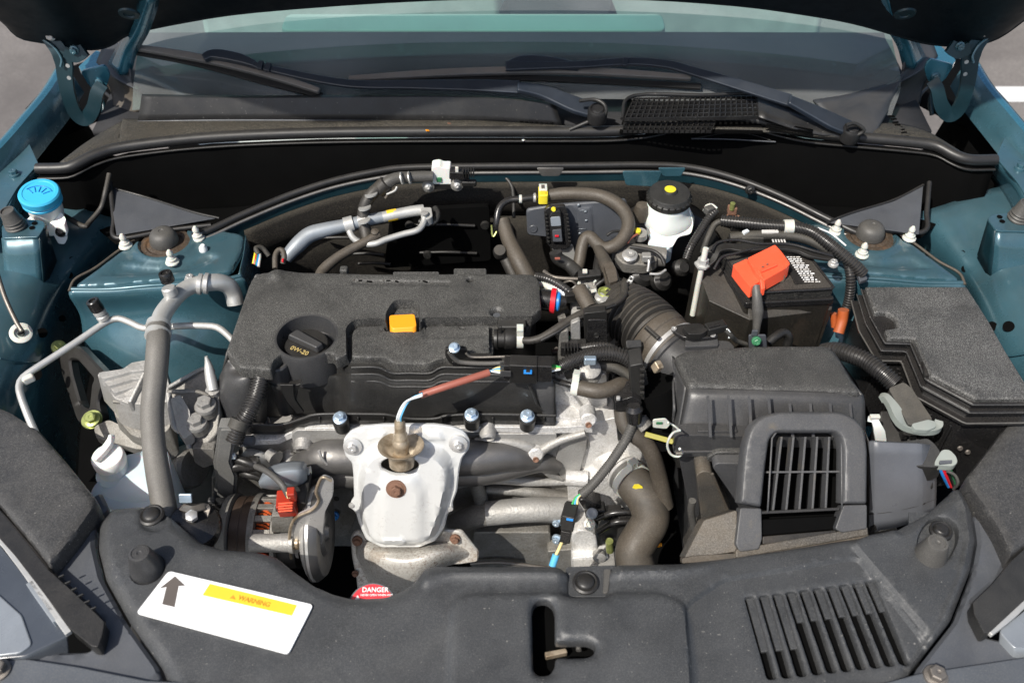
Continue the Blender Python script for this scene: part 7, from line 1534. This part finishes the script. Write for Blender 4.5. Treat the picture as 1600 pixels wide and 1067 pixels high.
for k in range(10):
    t = .70 if k < 3 else .40
    a, b = Vector(Z8(tops[k], ty[k]-6)), Vector(Z8(tops[k]+58, ty[k]-10)); d, c = Vector(Z8(bots[k]-2, by[k])), Vector(Z8(bots[k]+52, by[k]-6))
    q = [a, b, b.lerp(c, t), a.lerp(d, t)]
    lo = [H(p.x, p.y, ZP-.0095) for p in q]; tipz = H((q[2].x+q[3].x)/2, (q[2].y+q[3].y)/2, ZP)
    prism('louvre', lo, (0,0,-.004), 'grey_panel', fp, .001)
prism('latch_well', LH(ZP-.03, (815,925),(945,985),(945,1060),(815,1080)), (0,0,-.002), 'felt', fp, 0)
prism('latch_striker', rc(LH(ZP-.016, (851,1018),(884,1012),(887,1019),(853,1026)), .001, 2), (0,0,-.008), 'brass', fp, .001); tube('latch_pin', LH(ZP-.014, (904,1005),(904,1016)), .003, 'rubber_grey', fp)
prism('pin_plate', rc(LH(ZP-.009, (884,885),(962,882),(960,932),(884,932)), .002, 2), (0,0,-.003), 'grey_panel', fp, .001)
prism('pin_plate_side', rc(LH(ZP-.006, (944,888),(955,888),(950,926),(942,926)), .002, 2), (0,0,-.003), 'rubber_grey', fp, .001)
prism('oval_floor', LH(ZP-.006, (1420,800),(1505,800),(1505,900),(1420,900)), (0,0,-.002), 'grey_panel', fp, 0)
for x, y, z, r, lb in ((237,805,ZP-.0035,.0155,'round push clip at the upper left corner of the front panel'), (915,910,ZP-.008,.0155,'round push clip in the notch at the middle of the front panel'), (1470,829,ZP+.004,.0135,'round push clip behind the right rubber post')):
    c_ = lathe('push_clip', H(x,y,z), (0,0,1), [(.001,-.002),(r,-.002),(r,.0015),(r*.85,.003),(r*.70,.0022),(r*.66,.004),(r*.5,.0058),(.001,.0062)], 'black', None, n=32)
    tag(c_, lb, 'push clip', 'push clips on the front panel')
for x, y, lb in ((232,892,'tapered grey rubber post left on the front panel'), (1449,876,'tapered grey rubber post right on the front panel')):
    b_ = lathe('bump_stop', H(x,y,ZP-.008), (0,0,1), [(.001,0),(.0205,0),(.0195,.010),(.0125,.038),(.0115,.040),(.009,.0405),(.0085,.0395),(.003,.0395),(.002,.0385),(.001,.0385)], 'air_box' if x < 800 else 'rubber_grey', None, n=36)
    tag(b_, lb, 'rubber post', 'rubber posts on the front panel')
# side fillers
def sidepiece(pts, lab):
    o = relief('side_cover', rc(LH(-.056, *pts), .004, 2), -.056, 'side_panel', None, sp=.012, skirt=.012, rnd=.004, fine=.005)
    o['label'] = lab; o['category'] = 'side cover'; return o
sidepiece([(130,800),(147,771),(158,768),(168,790),(149,812),(146,850),(158,901),(196,970),(246,1040),(272,1110),(280,1150),(-80,1150),(-80,1050),(20,1036),(60,1020),(140,1016),(162,974),(72,885)], 'pale grey filler panel between the left headlamp and the front panel')
sidepiece([(1503,764),(1520,766),(1552,815),(1577,868),(1560,905),(1518,941),(1536,992),(1570,1000),(1680,985),(1680,1150),(1395,1150),(1402,1110),(1433,1044),(1491,970),(1521,892),(1529,845),(1522,800)], 'grey filler panel between the right headlamp and the front panel')
# bumper strips at the very bottom
bs = T('bumper_trim', 'grey bumper trim strip along the bottom edge of the view', 'bumper trim', H(800,1075,-.09))
bm1 = rc(LH(-.048, (-80,1040),(40,1028),(120,1040),(230,1062),(420,1070),(700,1072),(1100,1074),(1380,1066),(1440,1050),(1600,1026),(1680,1020),(1700,1200),(-80,1200)), .004, 2)
prism('trim', bm1, (0,0,-.012), 'trim_mid', bs, .002)
for x, y in ((-2,1047),(1462,1056)): bolt(H(x,y,-.047), (0,0,1), .013, bs, 'steel_dark')
# ================================================================ headlamps
hl = T('headlamp', 'left headlamp housing with dusty grey top and bright edge trim', 'headlamp', H(60,900,-.1))
relief('housing_top', rc(LH(-.030, (-90,560),(-30,622),(18,642),(58,668),(100,716),(150,778),(146,792),(118,832),(76,884),(48,848),(-5,786),(-90,720)), .004, 3), lambda x, y: -.030, 'lamp_top', hl, sp=.012, skirt=.05, rnd=.008, fine=.005)
prism('housing_arm', rc(LH(-.034, (-90,725),(-5,790),(46,852),(76,890),(112,922),(146,954),(163,971),(160,990),(153,1010),(143,1009),(112,984),(56,910),(22,866),(-5,836),(-90,790)), .002, 2), (0,0,-.02), 'black', hl, .002)
for k in range(6): block('arm_rib', H(96+k*10,900+k*10,-.033), (.006,.0018,.003), 'cover_wall', hl, rot=(0,0,30), bev=.0004)
prism('lens_highlight', rc(LH(-.0435, (-90,890),(-5,925),(34,960),(50,1006),(30,1020),(-90,1034)), .004, 2), (0,0,-.004), 'lens_light', hl, .002)  # bright piece paints the highlight on the lens corner
ribbon('edge_trim', LH(-.040, (-60,800),(-4,840),(22,870),(50,908),(92,968),(108,990)), .007, .006, 'pipe', hl); ribbon('edge_trim', LH(-.042, (48,912),(60,930),(90,972)), .008, .010, 'blue_pipe', hl)
prism('lens', rc(LH(-.046, (-90,800),(-6,842),(20,874),(54,918),(108,992),(60,1014),(40,1024),(-90,1036)), .004, 2), (0,-.02,-.03), 'lens', hl, .004)
block('lamp_screw', H(127,790,-.04), (.006,.006,.006), 'yel_pl', hl, bev=.001); block('lamp_tab', H(98,862,-.04), (.006,.014,.006), 'blue_pipe', hl, rot=(0,0,-30), bev=.001)
h2_ = T('headlamp', 'right headlamp housing with shaded grey top', 'headlamp', H(1560,900,-.1))
relief('housing_top', rc(LH(-.030, (1700,520),(1640,580),(1600,628),(1553,688),(1511,742),(1514,756),(1538,790),(1562,828),(1580,868),(1604,850),(1700,780)), .004, 3), -.030, 'lamp_top', h2_, sp=.012, skirt=.05, rnd=.008, fine=.005)
prism('housing_arm', rc(LH(-.034, (1700,786),(1606,852),(1582,874),(1550,912),(1520,941),(1522,958),(1538,989),(1547,987),(1600,938),(1700,860)), .002, 2), (0,0,-.02), 'cover_wall', h2_, .002)
ribbon('edge_trim', LH(-.038, (1545,990),(1580,962),(1604,940),(1690,866)), .007, .006, 'pipe', h2_)
prism('lens', rc(LH(-.046, (1700,870),(1604,950),(1560,985),(1585,1012),(1620,1012),(1700,1000)), .004, 2), (0,-.02,-.03), 'lens_light', h2_, .004)
for x, y in ((1527,770),(1556,818)): block('lamp_tab', H(x,y,-.04), (.004,.010,.006), 'blue_pipe', h2_, rot=(0,0,25), bev=.001)
# ================================================================ warning label
wl_ = T('warning_label', 'white label with black arrow and yellow warning band on the front panel', 'label', H(350,955,ZP))
Z1 = lambda x, y: H(200+x/5.333, 880+y/5.333, 0)
def lab(pts, dz): return [Vector((p.x, p.y, ZP+dz)) for p in [H(200+x/5.333, 880+y/5.333, ZP+dz) for x, y in pts]]
prism('label_sheet', rc(lab(((338,60),(1545,342),(1335,755),(65,412)), .0035), .005, 4), (0,0,-.0025), 'white_paper', wl_, .0003)
prism('arrow', lab(((392,105),(476,183),(422,187),(388,362),(285,338),(320,195),(264,206)), .0037), (0,0,-.0006), 'print_dark', wl_, 0)
prism('yellow_band', lab(((682,168),(1408,346),(1366,434),(620,262)), .0037), (0,0,-.0006), 'yellow', wl_, 0)
q = lab(((900,270),(1180,338),(1010,305),(1080,200)), .0040); rgt = q[1]-q[0]; upv = lab(((1366,434),(1408,346)), .004); upv = upv[1]-upv[0]
text('warning_print', 'WARNING', lab(((1050,316),), .0039)[0], rgt, upv, .0080, 'print_amber', wl_)
tri = lab(((846,288),(893,298),(878,262)), .0041); prism('warning_triangle', tri, (0,0,-.0005), 'print_amber', wl_, 0)
rr = random.Random(9)
for x0, x1 in ((175,290),(345,440)):     # worn, unreadable print under the arrow
    x = x0
    while x < x1:
        w_ = rr.uniform(4,10); y = 376+(x-175)*.225+rr.uniform(-2,2)
        mk('print_mark', lab(((x,y),(x+w_,y+1.5),(x+w_-1,y+8),(x-1,y+6)), .0038), [(0,1,2,3)], 'print_faint', wl_, smooth=False); x += w_+rr.uniform(4,9)
for y0 in (0,): pass
for k, (x, y) in enumerate(((672,340),(635,405),(590,462),(1385,540))): mk('print_mark', lab(((x,y),(x+12,y+3),(x+9,y+9),(x-3,y+6)), .0039), [(0,1,2,3)], 'print_faint', wl_, smooth=False)
